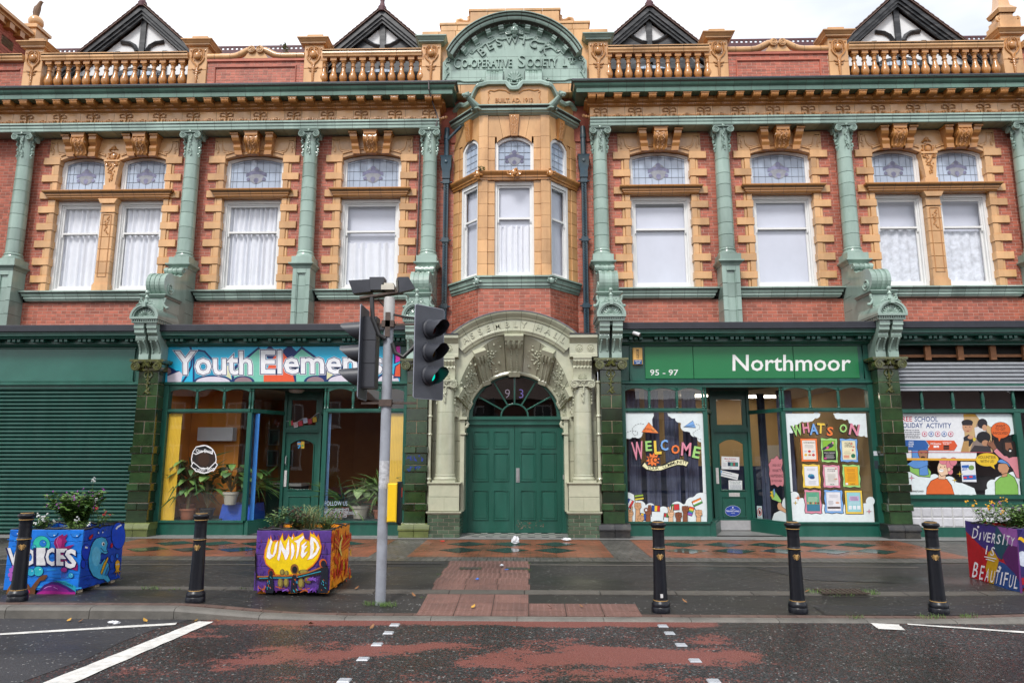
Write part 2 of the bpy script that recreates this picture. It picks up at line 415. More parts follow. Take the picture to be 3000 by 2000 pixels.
 # ================================================================== ground, road, pavement
def sstep(a,b,x):
 t=max(0,min(1,(x-a)/(b-a)));return t*t*(3-2*t)
ROADZ=-.11
def kerb_h(x):return.115-.095*sstep(-3.6,-2.0,x)+.05*sstep(4.6,6.5,x)
def gz(x,y):
 """height of the pavement surface: level, with the dropped kerb at the crossing"""
 e=ROADZ+kerb_h(x)
 return e*sstep(-5.0,-6.7,y)
def speckle_mat(name):
 m=bpy.data.materials.new(name);m.use_nodes=True;t=m.node_tree;L=t.links.new;b=t.nodes['Principled BSDF']
 geo=t.nodes.new('ShaderNodeNewGeometry')
 vo=t.nodes.new('ShaderNodeTexVoronoi');vo.inputs['Scale'].default_value=72;L(geo.outputs['Position'],vo.inputs[0])
 sp=t.nodes.new('ShaderNodeSeparateColor');L(vo.outputs['Color'],sp.inputs[0])
 r=t.nodes.new('ShaderNodeValToRGB');r.color_ramp.interpolation='CONSTANT';e=r.color_ramp.elements
 e[0].position=0;e[0].color=(.010,.010,.011,1);e[1].position=.35;e[1].color=(.024,.023,.024,1)
 for p,c in((.52,(.036,.030,.030)),(.66,(.085,.024,.018)),(.76,(.045,.05,.052)),(.90,(.12,.03,.022)),(.945,(.10,.11,.11)),(.985,(.30,.30,.29))):
  x=e.new(p);x.color=(*c,1)
 L(sp.outputs[0],r.inputs[0])
 # worn-through red surfacing: patches with frayed edges, only on the crossing itself
 n1=t.nodes.new('ShaderNodeTexNoise');n1.inputs['Scale'].default_value=.95;n1.inputs['Detail'].default_value=10;n1.inputs['Roughness'].default_value=.66
 mp=t.nodes.new('ShaderNodeMapping');mp.inputs['Location'].default_value=(3.3,1.45,0);mp.inputs['Scale'].default_value=(.75,1.3,1)
 L(geo.outputs['Position'],mp.inputs[0]);L(mp.outputs[0],n1.inputs[0])
 sx=t.nodes.new('ShaderNodeSeparateXYZ');L(geo.outputs['Position'],sx.inputs[0])
 def rng(src,a,b_,lo,hi):
  q=t.nodes.new('ShaderNodeMapRange');q.interpolation_type='SMOOTHSTEP'
  for i,vv in enumerate((a,b_,lo,hi)):q.inputs[i+1].default_value=vv
  L(src,q.inputs[0]);return q.outputs[0]
 def math2(op,a,b_):
  q=t.nodes.new('ShaderNodeMath');q.operation=op
  for i,vv in enumerate((a,b_)):
   if isinstance(vv,(int,float)):q.inputs[i].default_value=vv
   else:L(vv,q.inputs[i])
  return q.outputs[0]
 xm=math2('MULTIPLY',rng(sx.outputs[0],-3.7,-2.9,0,1),rng(sx.outputs[0],1.9,3.0,1,0))
 near=math2('MULTIPLY',rng(sx.outputs[1],-7.05,-6.85,0,.17),xm)
 mid=math2('MULTIPLY',rng(sx.outputs[0],.2,1.0,0,.07),rng(sx.outputs[1],-8.0,-7.6,1,0))
 f=math2('ADD',math2('ADD',n1.outputs[0],near),mid)
 f=math2('SUBTRACT',f,math2('MULTIPLY',math2('SUBTRACT',1,xm),.35))
 f=math2('ADD',f,math2('MULTIPLY',math2('SUBTRACT',sp.outputs[1],.5),.075))
 mask=rng(f,.556,.570,0,1)
 n2=t.nodes.new('ShaderNodeTexNoise');n2.inputs['Scale'].default_value=160;n2.inputs['Detail'].default_value=3;L(geo.outputs['Position'],n2.inputs[0])
 rr=t.nodes.new('ShaderNodeValToRGB');rr.color_ramp.elements[0].color=(.105,.032,.026,1);rr.color_ramp.elements[1].color=(.205,.068,.054,1)
 rr.color_ramp.elements[0].position=.3;rr.color_ramp.elements[1].position=.7;L(n2.outputs[0],rr.inputs[0])
 n3=t.nodes.new('ShaderNodeTexNoise');n3.inputs['Scale'].default_value=.55;n3.inputs['Detail'].default_value=4;L(geo.outputs['Position'],n3.inputs[0])
 dk=t.nodes.new('ShaderNodeMapRange');dk.inputs[1].default_value=.3;dk.inputs[2].default_value=.7;dk.inputs[3].default_value=.42;dk.inputs[4].default_value=1.0;L(n3.outputs[0],dk.inputs[0])
 hs=t.nodes.new('ShaderNodeHueSaturation');L(r.outputs[0],hs.inputs['Color']);L(dk.outputs[0],hs.inputs['Value'])
 mx=t.nodes.new('ShaderNodeMix');mx.data_type='RGBA';L(mask,mx.inputs[0]);L(hs.outputs[0],mx.inputs[6]);L(rr.outputs[0],mx.inputs[7])
 L(mx.outputs[2],b.inputs['Base Color'])
 ro=rng(n3.outputs[0],.35,.65,.30,.62);L(ro,b.inputs['Roughness'])
 bn=t.nodes.new('ShaderNodeBump');bn.inputs['Strength'].default_value=.5;bn.inputs['Distance'].default_value=.006
 L(vo.outputs['Distance'],bn.inputs['Height']);L(bn.outputs[0],b.inputs['Normal'])
 MATS[name]=m;return m
def asphalt_mat(name,c,wet,scale=90):
 m=bpy.data.materials.new(name);m.use_nodes=True;t=m.node_tree;L=t.links.new;b=t.nodes['Principled BSDF']
 geo=t.nodes.new('ShaderNodeNewGeometry')
 n1=t.nodes.new('ShaderNodeTexNoise');n1.inputs['Scale'].default_value=scale;n1.inputs['Detail'].default_value=3;L(geo.outputs['Position'],n1.inputs[0])
 n2=t.nodes.new('ShaderNodeTexNoise');n2.inputs['Scale'].default_value=.8;n2.inputs['Detail'].default_value=6;n2.inputs['Roughness'].default_value=.6
 mp=t.nodes.new('ShaderNodeMapping');mp.inputs['Scale'].default_value=(.5,1.2,1);L(geo.outputs['Position'],mp.inputs[0]);L(mp.outputs[0],n2.inputs[0])
 r=t.nodes.new('ShaderNodeValToRGB');e=r.color_ramp.elements;e[0].position=.35;e[1].position=.75
 e[0].color=(*[v*.62 for v in c],1);e[1].color=(*[v*1.55 for v in c],1);L(n1.outputs[0],r.inputs[0])
 mr=t.nodes.new('ShaderNodeMapRange');mr.inputs[1].default_value=.3;mr.inputs[2].default_value=.7;mr.inputs[3].default_value=.72;mr.inputs[4].default_value=1.25;L(n2.outputs[0],mr.inputs[0])
 vo=t.nodes.new('ShaderNodeTexVoronoi');vo.inputs['Scale'].default_value=75;L(geo.outputs['Position'],vo.inputs[0])
 sp=t.nodes.new('ShaderNodeSeparateColor');L(vo.outputs['Color'],sp.inputs[0])
 st=t.nodes.new('ShaderNodeMath');st.operation='GREATER_THAN';st.inputs[1].default_value=.988;L(sp.outputs[0],st.inputs[0])
 hs=t.nodes.new('ShaderNodeHueSaturation');L(r.outputs[0],hs.inputs['Color']);L(mr.outputs[0],hs.inputs['Value'])
 mx=t.nodes.new('ShaderNodeMix');mx.data_type='RGBA';mx.inputs[7].default_value=(.2,.2,.19,1);L(st.outputs[0],mx.inputs[0]);L(hs.outputs[0],mx.inputs[6])
 L(mx.outputs[2],b.inputs['Base Color'])
 rr=t.nodes.new('ShaderNodeMapRange');rr.inputs[1].default_value=.35;rr.inputs[2].default_value=.65;rr.inputs[3].default_value=wet;rr.inputs[4].default_value=min(.9,wet+.35);L(n2.outputs[0],rr.inputs[0]);L(rr.outputs[0],b.inputs['Roughness'])
 bn=t.nodes.new('ShaderNodeBump');bn.inputs['Strength'].default_value=.35;bn.inputs['Distance'].default_value=.005;L(n1.outputs[0],bn.inputs['Height']);L(bn.outputs[0],b.inputs['Normal'])
 MATS[name]=m;return m
def block_mat(name,c,c2,cm,bw,bh,rough,rot=0.0,wet=.2):
 m=bpy.data.materials.new(name);m.use_nodes=True;t=m.node_tree;L=t.links.new;b=t.nodes['Principled BSDF']
 geo=t.nodes.new('ShaderNodeNewGeometry');mp=t.nodes.new('ShaderNodeMapping');mp.inputs['Rotation'].default_value=(0,0,rot);L(geo.outputs['Position'],mp.inputs[0])
 br=t.nodes.new('ShaderNodeTexBrick');br.inputs['Scale'].default_value=1;br.inputs['Brick Width'].default_value=bw;br.inputs['Row Height'].default_value=bh
 br.inputs['Mortar Size'].default_value=.006;br.inputs['Color1'].default_value=(*c,1);br.inputs['Color2'].default_value=(*c2,1);br.inputs['Mortar'].default_value=(*cm,1)
 L(mp.outputs[0],br.inputs[0])
 n2=t.nodes.new('ShaderNodeTexNoise');n2.inputs['Scale'].default_value=1.1;n2.inputs['Detail'].default_value=6;L(geo.outputs['Position'],n2.inputs[0])
 mr=t.nodes.new('ShaderNodeMapRange');mr.inputs[1].default_value=.3;mr.inputs[2].default_value=.7;mr.inputs[3].default_value=.7;mr.inputs[4].default_value=1.3;L(n2.outputs[0],mr.inputs[0])
 hs=t.nodes.new('ShaderNodeHueSaturation');L(br.outputs[0],hs.inputs['Color']);L(mr.outputs[0],hs.inputs['Value']);L(hs.outputs[0],b.inputs['Base Color'])
 rr=t.nodes.new('ShaderNodeMapRange');rr.inputs[1].default_value=.35;rr.inputs[2].default_value=.65;rr.inputs[3].default_value=wet;rr.inputs[4].default_value=rough;L(n2.outputs[0],rr.inputs[0]);L(rr.outputs[0],b.inputs['Roughness'])
 bn=t.nodes.new('ShaderNodeBump');bn.inputs['Strength'].default_value=.4;bn.inputs['Distance'].default_value=.004;bn.invert=True;L(br.outputs[1],bn.inputs['Height']);L(bn.outputs[0],b.inputs['Normal'])
 MATS[name]=m;return m
ROADM=speckle_mat('worn_red_chip_road')
TAR=asphalt_mat('wet_footway_asphalt',(.021,.0195,.0185),.30)
TAR2=asphalt_mat('plain_road_asphalt',(.027,.027,.031),.38,120)
TAR3=asphalt_mat('patched_asphalt',(.020,.020,.022),.34,110)
REDP=block_mat('red_brick_paving',(.23,.072,.036),(.155,.055,.03),(.05,.04,.018),.215,.105,.5,0,.22)
GREYP=block_mat('grey_block_paving',(.095,.09,.082),(.065,.062,.058),(.02,.022,.012),.105,.21,.6,0,.35)
DIAM=mat('slate_green_slab',(.022,.034,.030),.12,.35,2.5,.25,.05,6,rvar=.1)
CONC=mat('concrete_edging',(.085,.077,.066),.6,.2,5,.12,.2,70,stain=(.05,.05,.045),stain_amt=.5,ss=2)
KERB=mat('kerb_concrete',(.125,.116,.102),.65,.22,6,.12,.3,60,stain=(.06,.06,.055),stain_amt=.6,ss=2.5)
TACT=mat('tactile_paving',(.155,.080,.065),.55,.15,9,.12,.2,50,stain=(.07,.045,.04),stain_amt=.5,ss=3)
BLKC=mat('brown_block_course',(.10,.062,.05),.6,.2,8,.2,.2,50)
STEP=mat('entrance_concrete',(.20,.20,.195),.5,.2,4,0,.15,40,stain=(.09,.09,.085),stain_amt=.5,ss=1.5)
RWHITE=mat('road_paint',(.62,.61,.58),.55,.12,7,0,.15,60,stain=(.16,.15,.14),stain_amt=.5,ss=11)
def sheet(name,x0,x1,ys,m,dz,parent=None,kind='structure',step=.4,zf=gz):
 mb=MB();nx=max(1,int(round((x1-x0)/step)));xs=[x0+(x1-x0)*i/nx for i in range(nx+1)]
 vs=[(x,y,zf(x,y)+dz)for y in ys for x in xs];k=nx+1
 mb.add(vs,[(j*k+i,j*k+i+1,(j+1)*k+i+1,(j+1)*k+i)for j in range(len(ys)-1)for i in range(nx)])
 o=mb.build(name,m,parent,fix=False)
 if kind and not parent:tag(o,kind=kind)
 return o
g=MB();g.add([(-220,-260,ROADZ-.03),(220,-260,ROADZ-.03),(220,200,ROADZ-.03),(-220,200,ROADZ-.03)],[(0,1,2,3)])
tag(g.build('ground',TAR2,fix=False),kind='structure')
flat=lambda x,y:ROADZ
road=sheet('road',-60,60,[-20,-6.62],ROADM,0,zf=flat,step=120)
KY=-6.76
ysP=[-6.55,-6.3,-6.05,-5.8,-5.55,-5.3,-5.0,-3.2,0.05,1.6]
pav=sheet('pavement',-40,40,ysP,TAR,0)
# kerb stones
kx=-9.9;i=0
while kx<9.6:
 L_=.915;a,b_=kx+.003,kx+L_-.003;mb=MB()
 def kp(x):
  t=ROADZ+kerb_h(x)
  return[(x,KY,ROADZ-.02),(x,KY+.004,t-.03),(x,KY+.022,t-.008),(x,KY+.05,t+.001),(x,KY+.135,t+.003),(x,KY+.135,ROADZ-.02)]
 A,B=kp(a),kp(b_);n=len(A)
 mb.add(A+B,[tuple(range(n)),tuple(range(2*n-1,n-1,-1))]+[(q,q+n,(q+1)%n+n,(q+1)%n)for q in range(n)])
 mb.build('kerb_stone',KERB,pav);kx+=L_
 # brown block course behind the kerb
for i in range(88):
 x=-9.0+i*.206
 if-.95<x<1.5:continue
 y0=KY+.139;y1=y0+.10;z=gz(x,y0)+.006
 mb=MB();mb.add([(x+.003,y0,gz(x,y0)+.005),(x+.203,y0,gz(x+.2,y0)+.005),(x+.203,y1,gz(x+.2,y1)+.005),(x+.003,y1,gz(x,y1)+.005),(x+.003,y0,-.15),(x+.203,y0,-.15)],[(0,1,2,3),(4,5,1,0)])
 mb.build('paving_block',BLKC,pav,fix=False)
 # concrete edging strip, slabs of about 0.9 m
def slab(name,x0,x1,y0,y1,m,dz,th=.02,sub=None):
 mb=MB();xs=[x0,(x0+x1)/2,x1];T=[(x,y,gz(x,y)+dz)for y in(y0,y1)for x in xs]
 mb.add(T,[(0,1,4,3),(1,2,5,4)])
 mb.add([T[0],T[2],(x1,y0,gz(x1,y0)+dz-th),(x0,y0,gz(x0,y0)+dz-th)],[(3,2,1,0)])
 if sub:
  nx,ny=sub
  for a in range(nx):
   for c in range(ny):
    X=x0+(x1-x0)*(a+.5)/nx;Y=y0+(y1-y0)*(c+.5)/ny;Z=gz(X,Y)+dz;r_=.0115
    mb.add([(X-r_*1.25,Y-r_*1.25,Z),(X+r_*1.25,Y-r_*1.25,Z),(X+r_*1.25,Y+r_*1.25,Z),(X-r_*1.25,Y+r_*1.25,Z),(X-r_*.7,Y-r_*.7,Z+.005),(X+r_*.7,Y-r_*.7,Z+.005),(X+r_*.7,Y+r_*.7,Z+.005),(X-r_*.7,Y+r_*.7,Z+.005)],[(4,5,6,7),(0,1,5,4),(1,2,6,5),(2,3,7,6),(3,0,4,7)])
 return mb.build(name,m,pav,fix=False)
x=-8.9
while x<9:
 slab('edging_slab',x+.004,x+.906,-5.73,-5.55,CONC,.008);x+=.914
 # tactile slabs
for r_,(ya,yb)in enumerate(((-3.62,-3.36),(-4.03,-3.63),(-4.44,-4.04),(-4.85,-4.45),(-5.26,-4.86),(-5.54,-5.27))):
 for c in range(3):
  x=-.93+c*.407+(.02 if r_%2 else 0)
  slab('tactile_slab',x+.003,x+.402,ya,yb,TACT,.008,sub=(6,6 if yb-ya>.35 else 4))
for r_,(ya,yb)in enumerate(((-6.1,-5.745),(-6.40,-6.11),(-6.615,-6.41))):
 for c in range(6 if r_ else 3):
  x=-.93+c*.407
  if r_==1 and c>2 and False:continue
  slab('tactile_slab',x+.003,x+.402,ya,yb,TACT,.007,sub=(6,5 if r_<2 else 3))
  # entrance strip, block courses, red paving panels with slate diamonds
sheet('entrance_strip',-14,14,[-.58,.02],STEP,.012,pav,step=.9)
for i in range(150):
 x=-15.4+i*.206
 if abs(x)>12:continue
 block('paving_block',pav,x+.003,x+.203,-3.36,-2.94,-.05,.008,GREYP,.003)
sheet('grey_paving',-9.5,9.5,[-2.94,-.58],GREYP,.004,pav,step=2)
DM=MB().add([(-.385,0,0),(0,-.34,0),(.385,0,0),(0,.34,0)],[(0,1,2,3)]).mesh('slate_diamond',DIAM)
for(xa,xb,cs)in((-1.68,1.66,(-.84,-.03,.80)),(2.25,7.35,[3.05+.8*k for k in range(5)]),(-7.35,-2.3,[-3.1-.8*k for k in range(5)])):
 sheet('red_paving',xa,xb,[-2.93,-.6],REDP,.008,pav,step=1.2)
 for cx in cs:
  inst('slate_diamond',DM,pav,(cx,-1.31,.0125));inst('slate_diamond',DM,pav,(cx-.05,-2.14,.0125))
  # patches and joints in the footway asphalt
def gpoly(name,pts,m,dz,parent,zf=gz):
 return MB().add([(x,y,zf(x,y)+dz)for x,y in pts],[tuple(range(len(pts)))]).build(name,m,parent,fix=False)
gpoly('asphalt_patch',[(4.0,-4.9),(5.0,-5.05),(4.6,-3.9),(3.5,-3.75)],TAR3,.004,pav)
gpoly('asphalt_patch',[(-2.0,-3.9),(-.96,-3.9),(-.96,-3.4),(-1.9,-3.42)],TAR3,.004,pav)
sheet('asphalt_patch',3.5,5.7,[-6.5,-6.3,-6.12],TAR3,.005,pav,step=.2)
gpoly('concrete_line',[(.3,-3.62),(6,-3.75),(6,-3.83),(.3,-3.72)],CONC,.004,pav)
gpoly('concrete_line',[(-9,-3.83),(-1,-3.66),(-1,-3.72),(-9,-3.92)],CONC,.004,pav)
# road: plain asphalt to the left, markings, studs
gpoly('asphalt_patch',[(-40,-6.76),(-3.3,-6.76),(-3.45,-7.1),(-3.52,-7.6),(-3.5,-8.2),(-3.63,-8.9),(-4.4,-12),(-6,-20),(-40,-20)],TAR2,.003,road,flat)
def marking(pts,w0,w1,seed):
 rg=random.Random(seed);n=26;a,b_=Vector(pts[0]),Vector(pts[1]);dd=(b_-a).normalized();nn=Vector((-dd.y,dd.x));Lf=[];Rt=[]
 for i in range(n+1):
  p=a.lerp(b_,i/n);wv=w0+(w1-w0)*i/n
  Lf.append(p+nn*(wv/2+rg.uniform(-.006,.006)));Rt.append(p-nn*(wv/2+rg.uniform(-.006,.006)))
 vs=[(p.x,p.y,ROADZ+.007)for p in Lf]+[(p.x,p.y,ROADZ+.007)for p in Rt]
 MB().add(vs,[(i+n+1,i+n+2,i+1,i)for i in range(n)]).build('white_marking',RWHITE,road,fix=False)
marking(((-7.6,-8.25),(-3.36,-6.96)),.07,.085,1)
marking(((-3.37,-9.4),(-3.10,-6.86)),.25,.17,2)
marking(((3.92,-7.03),(3.97,-6.79)),.25,.26,3)
marking(((4.2,-6.80),(7.2,-7.75)),.055,.10,4)
SM=MB().add([(-.05,-.046,0),(.05,-.046,0),(.05,.046,0),(-.05,.046,0),(-.042,-.038,.010),(.042,-.038,.010),(.042,.038,.010),(-.042,.038,.010)],[(4,5,6,7),(0,1,5,4),(1,2,6,5),(2,3,7,6),(3,0,4,7)]).mesh('road_stud',mat('stud_white',(.34,.36,.39),.35,.15,20))
for x,y in[(-1.09,-6.95),(-1.09,-7.27),(-1.11,-7.69),(-1.13,-8.15),(-1.14,-8.72),(1.66,-6.93),(1.67,-7.22),(1.69,-7.64),(1.70,-8.13),(1.715,-8.67),(-1.15,-9.3),(1.72,-9.3)]:
 inst('road_stud',SM,road,(x,y,ROADZ+.002))
 # gully grate
gg=MB()
for i in range(9):gg.box(3.80+i*.06,3.835+i*.06,-5.72,-5.5,-.01,.006)
gg.box(3.78,4.34,-5.735,-5.72,-.01,.007).box(3.78,4.34,-5.5,-5.485,-.01,.007)
gg.build('gully_grate',mat('rusty_iron',(.05,.035,.025),.7,.3,20),pav)
gpoly('gully_recess',[(3.78,-5.735),(4.34,-5.735),(4.34,-5.49),(3.78,-5.49)],JOINT,.0095,pav)
for x,y in((-.55,-4.1),(.12,-4.1)):
 gpoly('access_cover',[(x-.16,y-.1),(x+.16,y-.1),(x+.16,y+.1),(x-.16,y+.1)],mat('mossy_cover',(.05,.045,.04),.7,.3,14,stain=(.07,.11,.02),stain_amt=.6,ss=16),.015,pav)
 # ================================================================== the assembly hall, upper storey
hall=empty('assembly_hall',(0,0,0),'two-storey red brick hall faced in buff and green glazed terracotta, shops below','building')
CX=(11.72,7.67,4.845,2.0)
# ---- brick walls: every brick is a block on a recessed mortar bed
BW,BH,BG=.225,.075,.010
def brick_mesh(w):return cached(('brick',round(w,3)),lambda:MB().cblock(0,w,0,.03,0,BH-BG,.003).mesh('brick',BRICK))
wall=part('brick_wall',hall)
bed=MB();field=MB();BR=[]
def brick_field(x0,x1,z0,z1,y=YW,pr=0,holes=()):
 k0=int(round(z0/BH));k=k0
 z=z0
 while z+.03<z1:
  h=min(BH,z1-z);off=0 if k%2 else BW/2
  X=math.floor((x0-off)/BW)*BW+off
  while X<x1-1e-4:
   a,b_=max(X,x0),min(X+BW,x1)
   if b_-a>.03:
    cxm=(a+b_)/2
    if not any(hx0<cxm<hx1 and hz0<z+h/2<hz1 for hx0,hx1,hz0,hz1 in holes):
     BR.append((pr,a+BG/2,y-.005,z+BG/2,b_-a-BG,h-BG))
   X+=BW
  z+=BH;k+=1
 bed.box(x0,x1,y,y+.25,z0,z1)
 # panels under the windows (seen largest), strips beside the windows, parapet panels
ZS=5.14
def bays():
 for s in(-1,1):
  yield s*9.695,2.0,'double';yield s*6.2575,1.43,'single';yield s*3.4225,1.43,'single'
for s in(-1,1):
 for a,b_ in((7.67+.2,11.72-.2),(4.845+.2,7.67-.2),(2.0+.2,4.845-.2)):
  x0,x1=(a,b_)if s>0 else(-b_,-a)
  brick_field(x0,x1,4.12,ZS,pr=2 if a<7 else 1)
 for c,hw in((9.695,1.50),(6.2575,.93),(3.4225,.93)):
  for q in(-1,1):
   edge=c+q*(hw-.02);colx=min(CX,key=lambda v:abs(v-(c+q*(hw+.4))))
   if abs(colx-(c+q*hw))>1.5:continue
   a,b_=sorted((edge,colx))
   x0,x1=(a,b_)if s>0 else(-b_,-a)
   brick_field(x0,x1,5.38,9.32,pr=1 if c<7 else 0)
   # strip between the inner column and the bay
 x0,x1=(1.40,2.0)if s>0 else(-2.0,-1.40)
 brick_field(x0,x1,4.12,9.9,pr=1)
 # parapet panels
 x0,x1=(5.08,7.44)if s>0 else(-7.44,-5.08)
 brick_field(x0,x1,10.15,11.08,y=.70,pr=1)
 x0,x1=(11.95,14.5)if s>0 else(-14.5,-11.95)
 brick_field(x0,x1,10.15,11.08,y=.70)
 x0,x1=(11.72,14.5)if s>0 else(-14.5,-11.72)
 brick_field(x0,x1,4.12,9.32)
BR.sort(key=lambda t:-t[0])
keep=[b for b in BR if b[0]==2];random.shuffle(keep);keep=keep[:298];ks=set(id(b)for b in keep)
for b in keep:inst('brick',brick_mesh(b[4])if abs(b[5]-(BH-BG))<.002 else MB().cblock(0,b[4],0,.03,0,b[5],.004).mesh('brick',BRICK),wall,(b[1],b[2],b[3]))
fields={}
for b in BR:
 if id(b)in ks:continue
 fields.setdefault(0,MB()).cblock(b[1],b[1]+b[4],b[2],b[2]+.03,b[3],b[3]+b[5],.003)
BRV=mat('red_brick_field',(.40,.112,.068),.6,.14,8,0,.25,60,stain=(.21,.055,.04),stain_amt=.5,ss=1.5)
# give the joined bricks brick-to-brick tone through a cell pattern matched to the course
t=BRV.node_tree;geo=[n for n in t.nodes if n.type=='NEW_GEOMETRY'][0];wn=t.nodes.new('ShaderNodeTexWhiteNoise');mpn=t.nodes.new('ShaderNodeVectorMath');mpn.operation='SNAP'
mpn.inputs[1].default_value=(BW/2,5,BH);t.links.new(geo.outputs['Position'],mpn.inputs[0]);t.links.new(mpn.outputs[0],wn.inputs['Vector'])
hs=[n for n in t.nodes if n.type=='HUE_SAT'][0];old=hs.inputs['Value'].links[0].from_socket
mr=t.nodes.new('ShaderNodeMapRange');mr.inputs[3].default_value=.72;mr.inputs[4].default_value=1.25;t.links.new(wn.outputs['Value'],mr.inputs[0])
mm=t.nodes.new('ShaderNodeMath');mm.operation='MULTIPLY';t.links.new(old,mm.inputs[0]);t.links.new(mr.outputs[0],mm.inputs[1]);t.links.new(mm.outputs[0],hs.inputs['Value'])
tag(fields[0].build('brick_field',BRV,wall,fix=False),kind='stuff')
bed.build('mortar_bed',MORTAR,wall)
# backing of the wall behind the window heads and quoins
bk=MB()
for c,tw,kind in bays():
 hw=1.55 if kind=='double' else.95
 bk.box(c-hw,c+hw,YW+.03,YW+.25,8.78,9.3)
 for q in(-1,1):
  e=c+q*((1.36 if kind=='double' else.72));a,b_=sorted((e,c+q*hw));bk.box(a,b_,YW+.03,YW+.25,5.38,9.0)
bk.build('wall_core',MORTAR,wall)
# ---- entablature and cornice, left and right of the pediment
def entab(s):
 end=1.77
 path=[(-14.5,.65),(-end,.65),(-end,1.1)]if s<0 else[(end,1.1),(end,.65),(14.5,.65)]
 e=part('entablature',hall)
 cy=[(.43,10.16),(.43,10.135),(.415,10.12),(.395,10.095),(.375,10.055),(.345,10.025),(.325,10.01),(.325,9.985),(.335,9.98),(.335,9.905),(.30,9.90),(-.05,9.90),(-.05,10.16)]
 sweep('cornice_block',e,cy,path,GREEND,.405)
 sweep('lead_flashing',e,[(.442,10.182),(.442,10.150),(.432,10.162),(-.3,10.164),(-.3,10.205)],path,mat('lead_capping',(.045,.048,.06),.5,.25,6,.05),2.4,.01,False)
 bm_=[(.11,9.897),(.11,9.83),(.13,9.815),(.13,9.79),(.09,9.775),(.065,9.765),(.065,9.72),(.03,9.71),(.02,9.70),(-.05,9.70),(-.05,9.897)]
 sweep('bed_mould_block',e,bm_,path,BUFFD,.405)
 fr=[(0,9.697),(0,9.422),(-.05,9.422),(-.05,9.697)]
 sweep('frieze_block',e,fr,path,BUFF,.405)
 ar=[(.085,9.418),(.085,9.375),(.06,9.365),(.06,9.305),(.04,9.298),(.04,9.235),(.03,9.22),(-.33,9.22),(-.33,9.418)]
 ap=[(-14.5,.65),(-end,.65)]if s<0 else[(end,.65),(14.5,.65)]
 sweep('architrave_block',e,ar,ap,GREEN,.405)
 xs=[s*(2.0+.4*k)for k in range(31)]
 for x in[s*1.80]+[v for v in xs if abs(v)>1.9]:
  inst('modillion',MODIL,e,(x,.54,9.9))
 eg=MB()
 for k in range(240):
  x=s*(1.78+.052*k);eg.ball(x,.583,9.742,.019,.014,.024,6,4)
  eg.box(x+s*.026-.004,x+s*.026+.004,.572,.585,9.722,9.762)
 tag(eg.build('egg_and_dart',BUFFD,e),kind='stuff')
 for k in range(14):
  x=s*(2.02+.806*k)
  inst('frieze_ornament',FRORN,e,(x,.648,9.555),scale=(1.0,1.4,1.2))
  # modillion: small fluted scroll bracket, origin at top back
mb=MB();pr=[(0,0),(-.20,0),(-.20,-.025),(-.185,-.03),(-.19,-.05),(-.185,-.085),(-.165,-.11),(-.12,-.115),(-.09,-.10),(-.05,-.105),(0,-.115)]
mb.prism(pr,-.085,.085);mb.box(-.1,.1,-.205,0,-.028,-.004)
for k in range(5):mb.tube([(-.066+.033*k,-.187,-.035),(-.066+.033*k,-.194,-.06),(-.066+.033*k,-.186,-.092),(-.066+.033*k,-.165,-.113)],.011,6)
MODIL=mb.mesh('modillion',BUFFD)
# frieze ornament: bee under a shell with swags, then a flower and festoon to each side
mb=MB()
for a in range(-60,61,20):mb.tube([(0,-.01,.045),(.05*math.sin(R(a)),-.016,.045+.055*math.cos(R(a)))],[.012,.008],5)
for s in(-1,1):
 mb.tube([(x_*s,-.012,z_)for x_,z_ in((.02,.06),(.07,.085),(.12,.085),(.155,.06),(.15,.035),(.13,.04))],.0085,5)
 mb.tube([(x_*s,-.010,z_)for x_,z_ in((.03,.01),(.07,.02),(.10,.01),(.13,.02),(.16,.01))],.007,5)
 for k in range(7):
  t_=k/6;x_=s*(.09+.30*t_);z_=-.055-.030*math.sin(math.pi*t_)-.01*t_
  r_=.026+.010*(k%2);mb.ball(x_,-.012,z_,r_,r_*.8,r_,6,4);mb.ball(x_+.014*s,-.01,z_+.018,.011,seg=5,rings=3);mb.ball(x_-.012*s,-.01,z_-.018,.011,seg=5,rings=3)
 for a in range(0,360,60):mb.ball(s*.403+.026*math.cos(R(a)),-.012,-.06+.026*math.sin(R(a)),.015,.012,.015,5,3)
mb.ball(0,-.014,-.005,.022,.02,.03,7,5);mb.ball(0,-.014,-.055,.019,.018,.04,7,5);mb.ball(0,-.012,.03,.014,seg=6)
FRORN=mb.mesh('frieze_ornament',mat('grimy_ornament',(.30,.135,.042),.35,.3,20))
entab(-1);entab(1)
